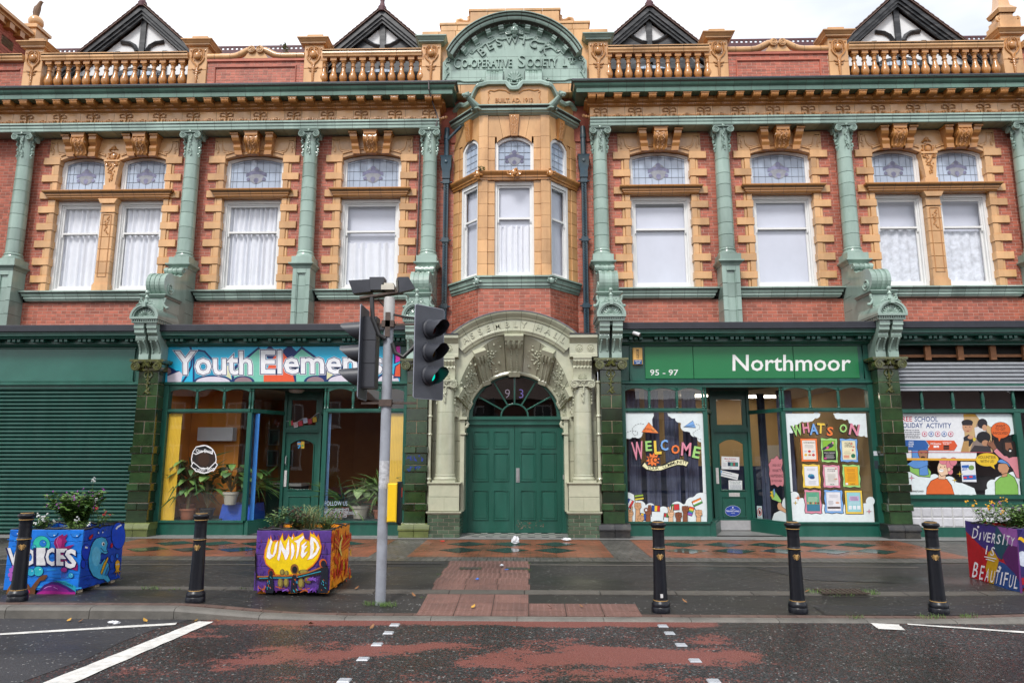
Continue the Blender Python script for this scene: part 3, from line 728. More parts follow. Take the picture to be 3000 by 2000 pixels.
# ---- columns of the upper storey
def capital_mesh():
 mb=MB()
 mb.lathe([(.150,-.30),(.158,-.22),(.175,-.15),(.18,-.06)],20)
 mb.prism([(-.235,-.03),(-.245,0),(.2,0),(.2,-.03)],-.245,.245);mb.prism([(-.22,-.06),(-.225,-.032),(.18,-.032),(.18,-.06)],-.225,.225)
 mb.box(-.17,.17,-.175,.1,-.125,-.06)
 for s in(-1,1):
  for yy,rot in((-.19,0),):
   mb.tube([(x_,yy-.02,z_)for x_,z_ in spiral(s*.165,-.125,.082,2.0,s,100,34)],[.017-.010*i/34 for i in range(35)],6)
   mb.lathe([(.078,-.03),(.078,.03)],18,M=Matrix.Translation((s*.165,yy+.02,-.125))@Matrix.Rotation(R(90),4,'X'))
   mb.ball(s*.165,yy-.022,-.125,.017)
   # side volute and garland
  mb.lathe([(.075,-.02),(.075,.02)],16,M=Matrix.Translation((s*.215,.02,-.125))@Matrix.Rotation(R(90),4,'Y'))
  rg=random.Random(3)
  for k in range(16):
   z_=-.20-.40*k/15;x_=s*(.185-.015*k/15)+rg.uniform(-.02,.02)
   r_=rg.uniform(.018,.032);mb.ball(x_,-.03+rg.uniform(-.05,.02),z_,r_,r_,r_*1.2,6,4)
 rg=random.Random(5)
 for k in range(20):
  z_=-.10-.50*k/19;r_=rg.uniform(.016,.030)*(1.1 if k in(6,7,14,15)else.9)
  mb.ball(rg.uniform(-.03,.03),-.19+.02*k/19,z_,r_,r_*.8,r_*1.25,6,4)
 for s in(-1,1):
  mb.tube([(0,-.19,-.5),(s*.04,-.185,-.53),(s*.06,-.18,-.60)],[.012,.01,.004],5)
  mb.tube([(s*.06,-.2,-.05),(s*.03,-.22,-.02),(0,-.225,-.04)],.018,6)
 mb.ball(0,-.225,-.045,.035,.025,.035)
 return mb.mesh('capital',GREEN)
CAPM=capital_mesh()
BASEM=MB().lathe([(.215,0),(.222,.03),(.215,.06),(.195,.075),(.188,.095),(.192,.105),(.2,.118),(.196,.135),(.182,.148),(.178,.17)],28).mesh('column_base',GREEN)
def shaft_r(z):
 t_=(z-6.27)/(9.21-6.27);return.178-.022*t_*t_
JZ=[6.27,6.57,6.85,7.20,7.465,7.775,8.05,8.39,8.93]
for s in(-1,1):
 for i,cx in enumerate(CX):
  x=s*cx;c=part('column',hall);c.location=(x,.80,0)
  for a,b_ in zip(JZ,JZ[1:]):
   me=cached(('drum',a),lambda:MB().lathe([(shaft_r(a)-.006,a+.002),(shaft_r(a),a+.009),(shaft_r(b_),b_-.009),(shaft_r(b_)-.006,b_-.002)],28).mesh('drum',GREEN))
   inst('drum',me,c)
  MBj=cached('colcore',lambda:MB().lathe([(.165,6.2),(.14,9.0)],20).mesh('column_core',JOINT));inst('column_core',MBj,c)
  inst('capital',CAPM,c,(0,0,9.218));inst('column_base',BASEM,c,(0,0,6.10))
  p=part('pedestal',hall);p.location=(x,0,0)
  me=cached('plinthblk',lambda:MB().cblock(-.235,.235,.55,1.0,5.945,6.10,.008).mesh('plinth_block',GREEN));inst('plinth_block',me,p)
  def capm():
   pr=[(.50,5.94),(.50,5.915),(.53,5.89),(.555,5.87),(.57,5.835),(1.0,5.835),(1.0,5.94)]
   m_=MB();q=[(.06+.57-o,z)for o,z in pr[:5]]
   prof=[(o-.585,z)for o,z in[]]
   return None
  sweep('pedestal_cap',p,[(.085,5.942),(.085,5.915),(.06,5.895),(.035,5.875),(.012,5.845),(.012,5.83),(-.1,5.83),(-.1,5.942)],[(-.20,1.0),(-.20,.585),(.20,.585),(.20,1.0)],GREEN)
  rows=[(5.83,5.42),(5.42,5.11),(5.11,4.80),(4.80,4.49),(4.49,4.10)]
  scroll=i in(1,3)
  for j,(zt,zb)in enumerate(rows):
   def dm(zt=zt,zb=zb,j=j):
    m_=MB();g_=.004
    if scroll:return m_.cblock(-.2,.2,.585,1.0,zb+g_,zt-g_,.006).mesh('pedestal_block',GREEN)
    m_.cblock(-.2,-.105,.585,1.0,zb+g_,zt-g_,.005);m_.cblock(.105,.2,.585,1.0,zb+g_,zt-g_,.005)
    if j==0:m_.cblock(-.104,.104,.585,1.0,zt-.12,zt-g_,.005)
    m_.box(-.104,.104,.63,1.0,zb+g_,zt-g_-(.12 if j==0 else 0))
    m_.prism([(.60,zb+g_),(.63,zb+g_),(.63,zt-g_-(.12 if j==0 else 0)),(.60,zt-g_-(.12 if j==0 else 0))],-.104,-.085);m_.prism([(.60,zb+g_),(.63,zb+g_),(.63,zt-g_-(.12 if j==0 else 0)),(.60,zt-g_-(.12 if j==0 else 0))],.085,.104)
    return m_.mesh('pedestal_block',GREEN)
   inst('pedestal_block',cached(('ped',j,scroll),dm),p)
  inst('pedestal_core',cached('pedcore',lambda:MB().box(-.19,.19,.64,1.0,4.1,5.84).mesh('pedestal_core',JOINT)),p)
  # ---- window furniture
def arch_pts(x0,x1,zs,rise,n=12):
 w_=(x1-x0)/2;r=(w_*w_+rise*rise)/(2*rise);cx=(x0+x1)/2;a=math.degrees(math.asin(w_/r))
 return[(cx+r*math.sin(R(-a+2*a*i/n)),zs+rise-r+r*math.cos(R(-a+2*a*i/n)))for i in range(n+1)]
FRM_Y=1.10
def frame_ring(mb,x0,x1,z0,z1,wl,wt,wb,y0,y1,mi=0):
 mb.box(x0,x0+wl,y0,y1,z0,z1,mi);mb.box(x1-wl,x1,y0,y1,z0,z1,mi)
 mb.box(x0+wl,x1-wl,y0,y1,z1-wt,z1,mi);mb.box(x0+wl,x1-wl,y0,y1,z0,z0+wb,mi)
def sash(xc,w_,parent,cover):
 """lower double-hung sash: box frame, two sashes with horns, panes"""
 def mk():
  m_=MB();h=w_/2
  frame_ring(m_,-h,h,5.44,7.66,.075,.09,.05,FRM_Y,FRM_Y+.1)
  frame_ring(m_,-h+.075,h-.075,5.49,7.57,.03,.03,.02,FRM_Y+.035,FRM_Y+.1)
  return m_.mesh('frame',WHITE)
 inst('frame',cached(('sframe',w_),mk),parent,(xc,0,0))
 def up():
  m_=MB();h=w_/2-.10;frame_ring(m_,-h,h,6.845,7.545,.045,.05,.045,FRM_Y+.055,FRM_Y+.09)
  for s in(-1,1):m_.prism([(FRM_Y+.055,6.845),(FRM_Y+.09,6.845),(FRM_Y+.09,6.76),(FRM_Y+.075,6.75),(FRM_Y+.058,6.78)],s*h-.022-s*.022,s*h+.022-s*.022)
  return m_.mesh('upper_sash',WHITE)
 inst('upper_sash',cached(('usash',w_),up),parent,(xc,0,0))
 def lo():
  m_=MB();h=w_/2-.10;frame_ring(m_,-h,h,5.51,6.88,.05,.04,.075,FRM_Y+.095,FRM_Y+.13)
  return m_.mesh('lower_sash',WHITE)
 inst('lower_sash',cached(('lsash',w_),lo),parent,(xc,0,0))
 def gl(z0,z1,y):return lambda:MB().add([(-w_/2+.12,y,z0),(w_/2-.12,y,z0),(w_/2-.12,y,z1),(-w_/2+.12,y,z1)],[(0,1,2,3)]).mesh('pane',GLASS)
 inst('pane',cached(('pu',w_),gl(6.87,7.52,FRM_Y+.072)),parent,(xc,0,0));inst('pane',cached(('pl',w_),gl(5.56,6.86,FRM_Y+.112)),parent,(xc,0,0))
def toplight(xc,w_,parent,zs=8.635,rise=.12,z0=7.87,y=FRM_Y,M=None):
 """arched stained-glass light above the transom"""
 def fr():
  m_=MB();h=w_/2
  def ring(i0,o,y0,y1):
   a=arch_pts(-h+i0,h-i0,zs-i0*.2,rise*(1-i0),12);b_=arch_pts(-h+o,h-o,zs-o*.35,rise*(1-o),12);n=len(a)
   loopA=[(-h+i0,z0+i0*.35)]+a+[(h-i0,z0+i0*.35)];loopB=[(-h+o,z0+o*.7)]+b_+[(h-o,z0+o*.7)];k=len(loopA)
   vs=[(p[0],y0,p[1])for p in loopA]+[(p[0],y0,p[1])for p in loopB]+[(p[0],y1,p[1])for p in loopA]+[(p[0],y1,p[1])for p in loopB]
   fs=[]
   for q in range(k):
    r_=(q+1)%k;fs+=[(q,r_,r_+k,q+k),(q+k,r_+k,r_+3*k,q+3*k),(q+2*k,q,q,q+2*k)[:3]]if False else[(q,r_,r_+k,q+k),(q+k,r_+k,r_+3*k,q+3*k),(q+2*k,r_+2*k,r_,q)]
   m_.add(vs,fs)
  ring(0,.06,y,y+.08);ring(.06,.105,y+.025,y+.08)
  return m_.mesh('arched_frame',WHITE)
 inst('arched_frame',cached(('aframe',w_,zs,rise,z0,y),fr),parent,(xc,0,0))
 def gls():
  h=w_/2-.10;a=arch_pts(-h,h,zs-.045,rise*.9,12);zb=z0+.07
  m_=MB();pts=[(-h,zb)]+[(h,zb)]+a[::-1]
  m_.add([(p[0],y+.05,p[1])for p in pts],[tuple(range(len(pts)))])
  return m_.mesh('stained_glass',STAIN)
 inst('stained_glass',cached(('sglass',w_,zs,rise,z0,y),gls),parent,(xc,0,0))
 def came():
  m_=MB();h=w_/2-.10;yy=y+.046;top=lambda x_:zs-.045+rise*.9*(1-(x_/h)**2)
  def bar(x0,z0_,x1,z1_,t_=.005):m_.tube([(x0,yy,z0_),(x1,yy,z1_)],t_,4,cap=False)
  zb=z0+.07;n=8 if w_>1.3 else(6 if w_>1 else 4)
  for k in range(1,n):X=-h+2*h*k/n;bar(X,zb,X,top(X))
  for f in((.3,.62)if w_>1 else(.25,.5,.75)):Z=zb+(zs-zb)*f;bar(-h,Z,h,Z)
  bar(-h+.06,zb,-h+.06,top(-h+.06));bar(h-.06,zb,h-.06,top(h-.06))
  prev=None
  for k in range(13):
   X=-h+2*h*k/12;p=(X,top(X)-.05)
   if prev:bar(prev[0],prev[1],p[0],p[1])
   prev=p
  return m_.mesh('lead_cames',LEADC)
 inst('lead_cames',cached(('came',w_,zs,rise,z0,y),came),parent,(xc,0,0))
 def emb():
  m_=MB();c_=z0+.07+(zs-z0)*.47;k=min(1,(w_-.2)/1.0);k=max(.55,k);yy=y+.042
  def pl(pts,mi,dy=0):m_.add([(p[0]*k,yy-dy,c_+p[1]*k)for p in pts],[tuple(range(len(pts)))],mi)
  pl(arcpts(0,-.04,.17,200,340,12)+[(.2,.02),(.13,.12),(.05,.19),(0,.22),(-.05,.19),(-.13,.12),(-.2,.02)],1)
  pl([(-.25,-.04),(-.12,.02),(0,.035),(.12,.02),(.25,-.04),(.25,.05),(.12,.11),(0,.125),(-.12,.11),(-.25,.05)],0,.002)
  pl(arcpts(0,.155,.06,0,360,12)[:-1],0,.003);pl(arcpts(0,-.12,.06,0,360,12)[:-1],0,.003)
  pl(arcpts(-.19,-.1,.045,0,360,10)[:-1],0,.003);pl(arcpts(.19,-.1,.045,0,360,10)[:-1],0,.003)
  pl([(0,-.22),(.05,-.16),(-.05,-.16)],0,.004)
  return m_.mesh('emblem',[EMB,EMB2])
 inst('emblem',cached(('emb',w_,zs,z0,y),emb),parent,(xc,0,0))
def keystone_mesh():
 m_=MB();pr=[(0,.0),(-.30,.0),(-.30,-.10),(-.285,-.115),(-.275,-.12),(-.29,-.17),(-.28,-.24),(-.24,-.30),(-.19,-.335),(-.15,-.40),(-.14,-.47),(-.12,-.50),(0,-.50)]
 vs=[]
 def ring(x_f):
  return[(x_f(z),y,z)for y,z in pr]
 wf=lambda z:.155+.012*0+.035*(z/.5)
 A=[(-wf(z),y,z)for y,z in pr];B=[(wf(z),y,z)for y,z in pr];n=len(pr)
 m_.add(A+B,[tuple(range(n)),tuple(range(2*n-1,n-1,-1))]+[(q,q+n,(q+1)%n+n,(q+1)%n)for q in range(n)])
 m_.box(-.175,.175,-.315,0,-.02,0)
 for s in(-1,1):
  m_.tube([(s*.145,y-.004,z)for y,z in pr[4:11]],.018,6)
  for c_,r_ in(((-.20,-.19),.07),):m_.tube([(s*.153,y_,z_)for y_,z_ in spiral(c_[0],c_[1],r_,1.6,1,0,22)],.012,5)
 rg=random.Random(9)
 for k in range(26):
  t_=k/25;i=4+t_*6;a=int(i);b_=min(a+1,10);y=pr[a][0]+(pr[b_][0]-pr[a][0])*(i-a);z=pr[a][1]+(pr[b_][1]-pr[a][1])*(i-a)
  for s in(-1,1):m_.ball(s*rg.uniform(.02,.09),y-.006,z,rg.uniform(.012,.022),.012,rg.uniform(.014,.026),5,4)
 return m_.mesh('keystone',BUFFD)
def sidebr_mesh(s):
 m_=MB();pr=[(0,.0),(-.26,.0),(-.26,-.045),(-.235,-.06),(-.23,-.12),(-.20,-.18),(-.14,-.235),(-.125,-.26),(-.165,-.275),(-.16,-.33),(-.125,-.40),(-.115,-.50),(0,-.50)]
 n=len(pr);sh=lambda z:s*(-z)*(-.16)*1.0
 A=[(-.085+sh(z),y,z)for y,z in pr];B=[(.085+sh(z),y,z)for y,z in pr]
 m_.add(A+B,[tuple(range(n)),tuple(range(2*n-1,n-1,-1))]+[(q,q+n,(q+1)%n+n,(q+1)%n)for q in range(n)])
 m_.box(-.10,.10,-.27,0,-.04,0)
 return m_.mesh('bracket',BUFFD)
KEYM=keystone_mesh();SBM={s:sidebr_mesh(s)for s in(-1,1)}
QZ=[(8.719,8.539),(8.278,8.103),(7.847,7.671),(7.492,7.32),(7.071,6.895),(6.639,6.463),(6.216,6.036),(5.785,5.613)]
def quoins(xe,s,parent):
 """xe = window edge, s = direction away from the window"""
 zprev=None
 for k,(zt,zb)in enumerate(QZ):
  a,b_=sorted((xe-s*.02,xe+s*.385));block('quoin',parent,a,b_,.945,1.15,zb,zt,BUFF,.01)
  zn=QZ[k+1][0]if k+1<len(QZ)else 5.40
  a,b_=sorted((xe+s*.0,xe+s*.125));block('quoin',parent,a,b_,.965,1.15,zn+.004,zb-.004,BUFF,.006)
  a,b_=sorted((xe+s*.127,xe+s*.19));block('quoin_fillet',parent,a,b_,.983,1.15,zn+.004,zb-.004,BUFF,.012)
def window_head(xc,hwin,parent,wins):
 """buff panel with mouldings, brackets and keystones; wins = list of (centre offset, half width)"""
 W=hwin+.22
 zt,zs,rise=9.19,8.655,.12
 pts=[(-W,8.72),(-hwin,8.72)]
 for(o,h)in wins:
  pts+=[(o-h,zs)]+arch_pts(o-h,o+h,zs,rise,10)[1:-1]+[(o+h,zs)]
 pts+=[(hwin,8.72),(W,8.72),(W,zt),(-W,zt)]
 m_=MB();m_.plate(pts,.965,1.12);m_.build('head_panel',BUFF,parent,loc=(xc,0,0))
 m_=MB()
 for(o,h)in wins:
  for r_,yy in((.022,.955),(.016,.962)):
   dz=.10 if r_>.02 else.14
   m_.tube([(p[0],yy,p[1]+dz)for p in arch_pts(o-h,o+h,zs,rise,10)],r_,6)
 for s in(-1,1):
  e=s*hwin
  for q,r_ in((0,.017),(.045,.011)):
   path=[(e-s*.12,8.80+q),(e-s*.02,8.82+q),(e+s*.035-s*q*.3,8.90+q*.6),(e+s*.05-s*q*.3,9.0),(e+s*.055-s*q*.3,9.10-q),(e+s*.19-s*q,9.10-q),(e+s*.19-s*q,8.90+q),(e+s*.14-s*q*.5,8.90+q),(e+s*.14-s*q*.5,8.80+q*0)]
   m_.tube([(x_,.962,z_)for x_,z_ in path],r_,6)
 m_.build('moulding',BUFF,parent,loc=(xc,0,0))
 for(o,h)in wins:
  inst('keystone',KEYM,parent,(xc+o,.97,9.215))
  for s in(-1,1):inst('bracket',SBM[s],parent,(xc+o+s*(h*.58+.02),.97,9.205))
def ledge(x0,x1,parent):
 pr=[(.17,7.845),(.17,7.825),(.155,7.80),(.13,7.775),(.115,7.765),(.11,7.735),(.085,7.715),(.085,7.69),(.06,7.675),(.05,7.655),(-.12,7.655),(-.12,7.845)]
 sweep('transom_block',parent,pr,[(x0,1.06),(x0,.98),(x1,.98),(x1,1.06)],BUFFD,.26)
def sill(x0,x1,parent):
 pr=[(.20,5.385),(.20,5.355),(.175,5.335),(.155,5.31),(.145,5.27),(.12,5.255),(.12,5.21),(.10,5.19),(.09,5.165),(.03,5.14),(-.12,5.14),(-.12,5.405),(.0,5.40)]
 sweep('sill_block',parent,pr,[(x0,1.05),(x0,1.0),(x1,1.0),(x1,1.05)],GREEN,.30)
CLK={}
for c,tw,kind in bays():
 wn_=part('window',hall)
 if kind=='single':
  h=.72
  sash(c,1.43,wn_,None);toplight(c,1.45,wn_)
  window_head(c,.76,wn_,[(0,.70)])
  ledge(c-.80,c+.80,wn_);sill(c-1.02,c+1.02,wn_);hw=.715
 else:
  for o in(-.74,.74):sash(c+o,1.14,wn_,None);toplight(c+o,1.15,wn_)
  window_head(c,1.36,wn_,[(-.74,.545),(.74,.545)])
  ledge(c-1.40,c+1.40,wn_);sill(c-1.62,c+1.62,wn_);hw=1.31
  # moulded mullion with cartouche
  for z0,z1 in((5.56,5.83),(5.83,6.12),(6.12,6.42),(6.42,6.72),(6.72,7.02),(7.02,7.32)):
   block('mullion_block',wn_,c-.165,c+.165,.96,1.2,z0+.004,z1-.004,BUFF,.006)
  m_=MB();m_.box(c-.19,c+.19,.93,1.2,5.40,5.56).box(c-.175,c+.175,.945,1.2,5.555,5.60)
  m_.box(c-.175,c+.175,.94,1.2,7.33,7.36).box(c-.165,c+.165,.955,1.2,7.36,7.54)
  m_.plate([(c-.17,7.54),(c+.17,7.54),(c+.23,7.655),(c-.23,7.655)],.90,1.2)
  m_.build('mullion_capital',BUFF,wn_)
  m_=MB();m_.box(c-.15,c+.15,.92,1.2,7.85,8.0);m_.plate([(c-.115,8.0),(c+.115,8.0),(c+.15,8.3),(c+.17,8.5),(c+.2,8.62),(c-.2,8.62),(c-.17,8.5),(c-.15,8.3)],.93,1.2)
  m_.box(c-.19,c+.19,.90,1.15,8.59,8.63)
  m_.build('mullion_bracket',BUFF,wn_)
  m_=MB();rg=random.Random(4)
  for k in range(34):
   z=8.1+.45*k/33;wv=.03+.09*(k/33);m_.ball(c+rg.uniform(-wv,wv),.925,z,rg.uniform(.014,.028),.018,rg.uniform(.016,.03),6,4)
  for s in(-1,1):m_.tube([(c+x_,.91,z_)for x_,z_ in spiral(s*.10,8.53,.055,1.5,s,90,16)],.013,5)
  for k in range(46):
   t_=rg.random();wv=.16*math.sin(math.pi*min(1,.25+t_*.72))
   m_.ball(c+rg.uniform(-wv,wv),.95,8.64+.36*t_,rg.uniform(.015,.03),.02,rg.uniform(.016,.03),6,4)
  m_.ball(c,.94,8.72,.07,.04,.085);m_.tube([(c+x_,.945,z_)for x_,z_ in arcpts(0,8.72,.11,0,360,16,.12)],.014,6)
  m_.tube([(c+x_,.955,z_)for x_,z_ in((-.10,7.27),(.10,7.27),(.10,5.75),(-.10,5.75),(-.10,7.27))],.011,4)
  for k in range(16):m_.ball(c+rg.uniform(-.05,.05),.955,7.22-.42*k/15,rg.uniform(.014,.024),.014,rg.uniform(.016,.028),6,4)
  m_.build('mullion_carving',BUFFD,wn_)
 for s in(-1,1):quoins(c+s*hw,s,wn_)
 # ---- interior behind the upper windows: floor, ceiling and pale back wall
m_=MB();m_.box(-13,13,1.26,2.1,5.0,5.05).box(-13,13,1.26,2.1,8.95,9.0).box(-13,13,2.1,2.2,5.0,9.0)
for x in(-12.9,-7.67,-4.84,-2.0,2.0,4.84,7.67,12.9):m_.box(x-.06,x+.06,1.26,2.1,5.05,8.95)
m_.build('upper_rooms',ROOMW,hall)
# drawn curtains, voile, film and added pale boards: hung inside, so things of their own
def curtain(x0,x1,z0,z1,label,seed,y=1.262,folds=9,amp=.03,gather=0,m=CURT,group=None,wave=0.0):
 rg=random.Random(seed);nx=folds*6;nz=8;vs=[]
 ph=[rg.uniform(0,6.28)for _ in range(4)]
 for j in range(nz+1):
  t_=j/nz
  for i in range(nx+1):
   u=i/nx;X=x0+(x1-x0)*u
   if gather:X=X+gather*(1-t_)*math.sin(u*math.pi)*0+gather*(t_**2)*(.5-u)*0
   Yv=y+amp*math.sin(u*folds*6.28+ph[0]+.5*math.sin(3*t_+ph[1]))+amp*.5*math.sin(u*folds*2.7*6.28/2+ph[2]+t_)
   Zt=z1+wave*math.sin(u*folds*6.28+ph[3])
   vs.append((X,Yv,z0+(Zt-z0)*t_))
 k=nx+1
 o=MB().add(vs,[(j*k+i,j*k+i+1,(j+1)*k+i+1,(j+1)*k+i)for j in range(nz)for i in range(nx)],smooth=True).build('curtain',m,fix=False,shade=True)
 return tag(o,label,'curtain',group)
for s_,o,t_ in((-1,-.74,'left light of the paired window above the green roller shutter'),(-1,.74,'right light of the paired window above the green roller shutter')):
 curtain(-9.695+o-.56,-9.695+o+.56,5.45,7.6,'gathered white curtain in the '+t_,int(10*o)+20,folds=8)
curtain(-6.2575-.70,-6.2575+.02,5.45,7.52,'slack white curtain drawn over the left half of the window above the blue sign',31,folds=6,amp=.035,wave=.03)
curtain(-6.2575-.02,-6.2575+.70,5.45,7.54,'white curtain drawn over the right half of the window above the blue sign',33,folds=6,amp=.035,wave=.03)
curtain(-3.4225-.62,-3.4225+.68,5.45,6.62,'white half curtain hung on a rail behind the traffic signal window',35,folds=7,wave=.012)
curtain(-.37,.37,5.50,6.72,'sheer white half curtain in the middle light of the bay',36,y=.43,folds=6,wave=.012)
def film(x0,x1,z0,z1,label,y=1.24,m=BLIND_BOARD):
 o=MB().box(x0,x1,y,y+.008,z0,z1).build('blind_and_pale_board',m);return tag(o,label,'blind')
film(-3.4225-.70,-3.4225+.70,6.5,7.6,'pale board added for sky reflection across the upper sash above the half curtain',y=1.29)  # added board; its pale tone stands in for sky reflected in the pane
film(9.695-.74-.56,9.695-.74+.56,6.7,7.6,'pale board added for a bright room in the upper left sash of the far right paired window',y=1.33)  # added board; pale colour imitates the lit room behind this sash
film(9.695+.74-.56,9.695+.74+.56,6.65,7.6,'pale board added for a bright room in the upper right sash of the far right paired window',y=1.33)  # added board, same stand-in for the lit room
film(-.37,.37,6.70,7.7,'pale board added for a bright room in the upper sash of the middle bay light',y=.445)  # added board so the upper pane looks lit from inside
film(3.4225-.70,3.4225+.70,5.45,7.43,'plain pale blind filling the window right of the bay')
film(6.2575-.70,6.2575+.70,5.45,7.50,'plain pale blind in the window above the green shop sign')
LACE=mat('lace',(.62,.65,.72),.9,.3,9,0,0)
curtain(9.695-.74-.56,9.695-.74+.56,5.45,6.88,'white lace curtain in the left light of the far right paired window',41,folds=5,amp=.015,m=LACE)
curtain(9.695+.74-.56,9.695+.74+.56,5.45,6.80,'white lace curtain in the right light of the far right paired window',42,folds=5,amp=.015,m=LACE)
# ================================================================== oriel bay, pediment, parapet, roof
BA,BB,BC,BD=Vector((-1.45,1.0)),Vector((-.78,.25)),Vector((.78,.25)),Vector((1.45,1.0))
BPATH=[tuple(BA),tuple(BB),tuple(BC),tuple(BD)]
bay=part('bay_window',hall)
FL=(BA-BB).length
def side_M(s):
 o=BB if s<0 else BC;e=BA if s<0 else BD;a=(e-o).normalized()
 n=Vector((a.y,-a.x));n=n if n.y<0 else-n
 return Matrix(((a.x,-n.x,0,o.x),(a.y,-n.y,0,o.y),(0,0,1,0),(0,0,0,1)))
 # brick apron of the bay
m_=MB();bd_=MB();z=4.12;k=0
while z<5.23:
 off=0 if k%2 else BW/2
 for(L_,M_,x0)in((1.56,Matrix.Translation((-.78,.25,0)),0),(FL,side_M(-1),0),(FL,side_M(1),0)):
  X=-off
  while X<L_:
   a,b_=max(0,X),min(L_,X+BW)
   if b_-a>.03:m_.cblock(a+BG/2,b_-BG/2,-.005,.02,z+BG/2,z+BH-BG/2,.003,M=M_)
   X+=BW
 z+=BH;k+=1
tag(m_.build('brick_field',BRV,bay),kind='stuff')
bd_.add([(p.x,p.y,zz)for zz in(4.12,5.25)for p in(BA,BB,BC,BD)],[(0,1,5,4),(1,2,6,5),(2,3,7,6)])
bd_.build('mortar_bed',MORTAR,bay)
sweep('sill_block',bay,[(.13,5.50),(.13,5.465),(.11,5.445),(.09,5.41),(.08,5.36),(.055,5.345),(.055,5.295),(.03,5.27),(.02,5.235),(-.15,5.235),(-.15,5.52),(.0,5.515)],BPATH,GREEN,.32)
sweep('transom_block',bay,[(.12,7.93),(.12,7.905),(.10,7.875),(.075,7.85),(.06,7.83),(.06,7.80),(.035,7.785),(.03,7.745),(-.15,7.745),(-.15,7.94)],BPATH,BUFFD,.26)
sweep('cornice_block',bay,[(.17,9.50),(.17,9.475),(.145,9.45),(.12,9.435),(.12,9.385),(.085,9.375),(.07,9.345),(.03,9.325),(.01,9.31),(-.15,9.31),(-.15,9.505)],BPATH,GREEN,.36)
def bay_zone(z0,z1,n,full=True):
 dz=(z1-z0)/n
 for k in range(n):
  a,b_=z0+dz*k+.003,z0+dz*(k+1)-.003
  for s in(-1,1):
   x0,x1=sorted((s*.44,s*.60));full and block('pier_block',bay,x0,x1,.27,.5,a,b_,BUFF,.006)
   # corner shaft: rounded corner between the front and the canted side
   def cs(a=a,b_=b_,s=s):
    q=MB();M_=side_M(s)
    p=[(s*.60,.235),(s*.70,.235),(s*.755,.245)]+[tuple((M_@Vector((t_,-.015,0)))[:2])for t_ in(.015,.05)]+[tuple((M_@Vector((.05,.1,0)))[:2]),(s*.60,.5)]
    nn=len(p);vs=[(x_,y_,a)for x_,y_ in p]+[(x_,y_,b_)for x_,y_ in p]
    q.add(vs,[tuple(range(nn)),tuple(range(2*nn-1,nn-1,-1))]+[(i,(i+1)%nn,(i+1)%nn+nn,i+nn)for i in range(nn)])
    q.build('corner_block',BUFF,bay)
   cs()
   if not full:continue
   q=MB();q.cblock(.68,.80,.02,.3,a,b_,.006,M=side_M(s));q.build('pier_block',BUFF,bay)
   q=MB();q.cblock(.805,FL+.02,-.005,.3,a,b_,.006,M=side_M(s));q.build('pier_block',BUFF,bay)
bay_zone(5.515,7.745,8);bay_zone(7.94,8.80,3);bay_zone(8.80,9.31,1,False)
m_=MB()
for z0,z1 in((5.5,7.76),(7.93,9.3)):
 for s in(-1,1):
  x0,x1=sorted((s*.45,s*.70));m_.box(x0,x1,.30,.5,z0,z1)
  m_.box(.02,.045,.03,.3,z0,z1,M=side_M(s));m_.box(.70,FL,.03,.3,z0,z1,M=side_M(s))
m_.build('pier_joints',JOINT,bay)
# heads with voussoirs
def voussoirs(L0,L1,w0,w1,M_,ym,n):
 """plate between L0..L1 above an arched opening w0..w1, cut into voussoirs"""
 zt,zs,rise=9.31,8.66,.18
 ar=arch_pts(w0,w1,zs,rise,n*3);q=MB();segs=[]
 for k in range(n):
  lo=ar[k*3:k*3+4];t0,t1=k/n,(k+1)/n;xt0,xt1=L0+(L1-L0)*t0,L0+(L1-L0)*t1
  if n%2 and k==n//2:pass
  pts=[(lo[0][0]+.003,lo[0][1])]+lo[1:-1]+[(lo[-1][0]-.003,lo[-1][1])]
  if k==0:pts=[(L0,8.80),(L0,8.80),(w0,8.80)]+pts if w0-L0>.02 else pts
  if k==n-1:pts=pts+([(w1,8.80),(L1,8.80)]if L1-w1>.02 else[])
  pts=[p for i,p in enumerate(pts)if i==0 or p!=pts[i-1]]
  pts+=[(xt1-.003,zt),(xt0+.003,zt)]
  q=MB();q.plate(pts,ym,ym+.2,M=M_);q.build('voussoir',BUFF,bay)
voussoirs(-.60,.60,-.40,.40,None,.268,5)
for s in(-1,1):voussoirs(.05,FL,.07,.67,side_M(s),-.003,3)
for M_,x in((Matrix.Translation((0,.268,9.30)),0),(side_M(-1)@Matrix.Translation((.38,-.003,9.30)),0),(side_M(1)@Matrix.Translation((.38,-.003,9.30)),0)):
 q=MB();w0_,w1_=.115,.075
 q.add([(-w0_,0,0),(w0_,0,0),(w1_,0,-.50),(-w1_,0,-.50),(-w0_,-.09,0),(w0_,-.09,0),(w1_,-.05,-.50),(-w1_,-.05,-.50)],[(4,5,6,7),(0,4,7,3),(5,1,2,6),(3,7,6,2),(0,1,5,4)],M=M_)
 rg=random.Random(2)
 for k in range(14):
  for s in(-1,1):q.ball(s*rg.uniform(.015,.06),-.085+.035*k/13,-.06-.38*k/13,rg.uniform(.014,.022),.014,rg.uniform(.018,.03),5,4,M=M_)
 q.build('bay_keystone',BUFFD,bay)
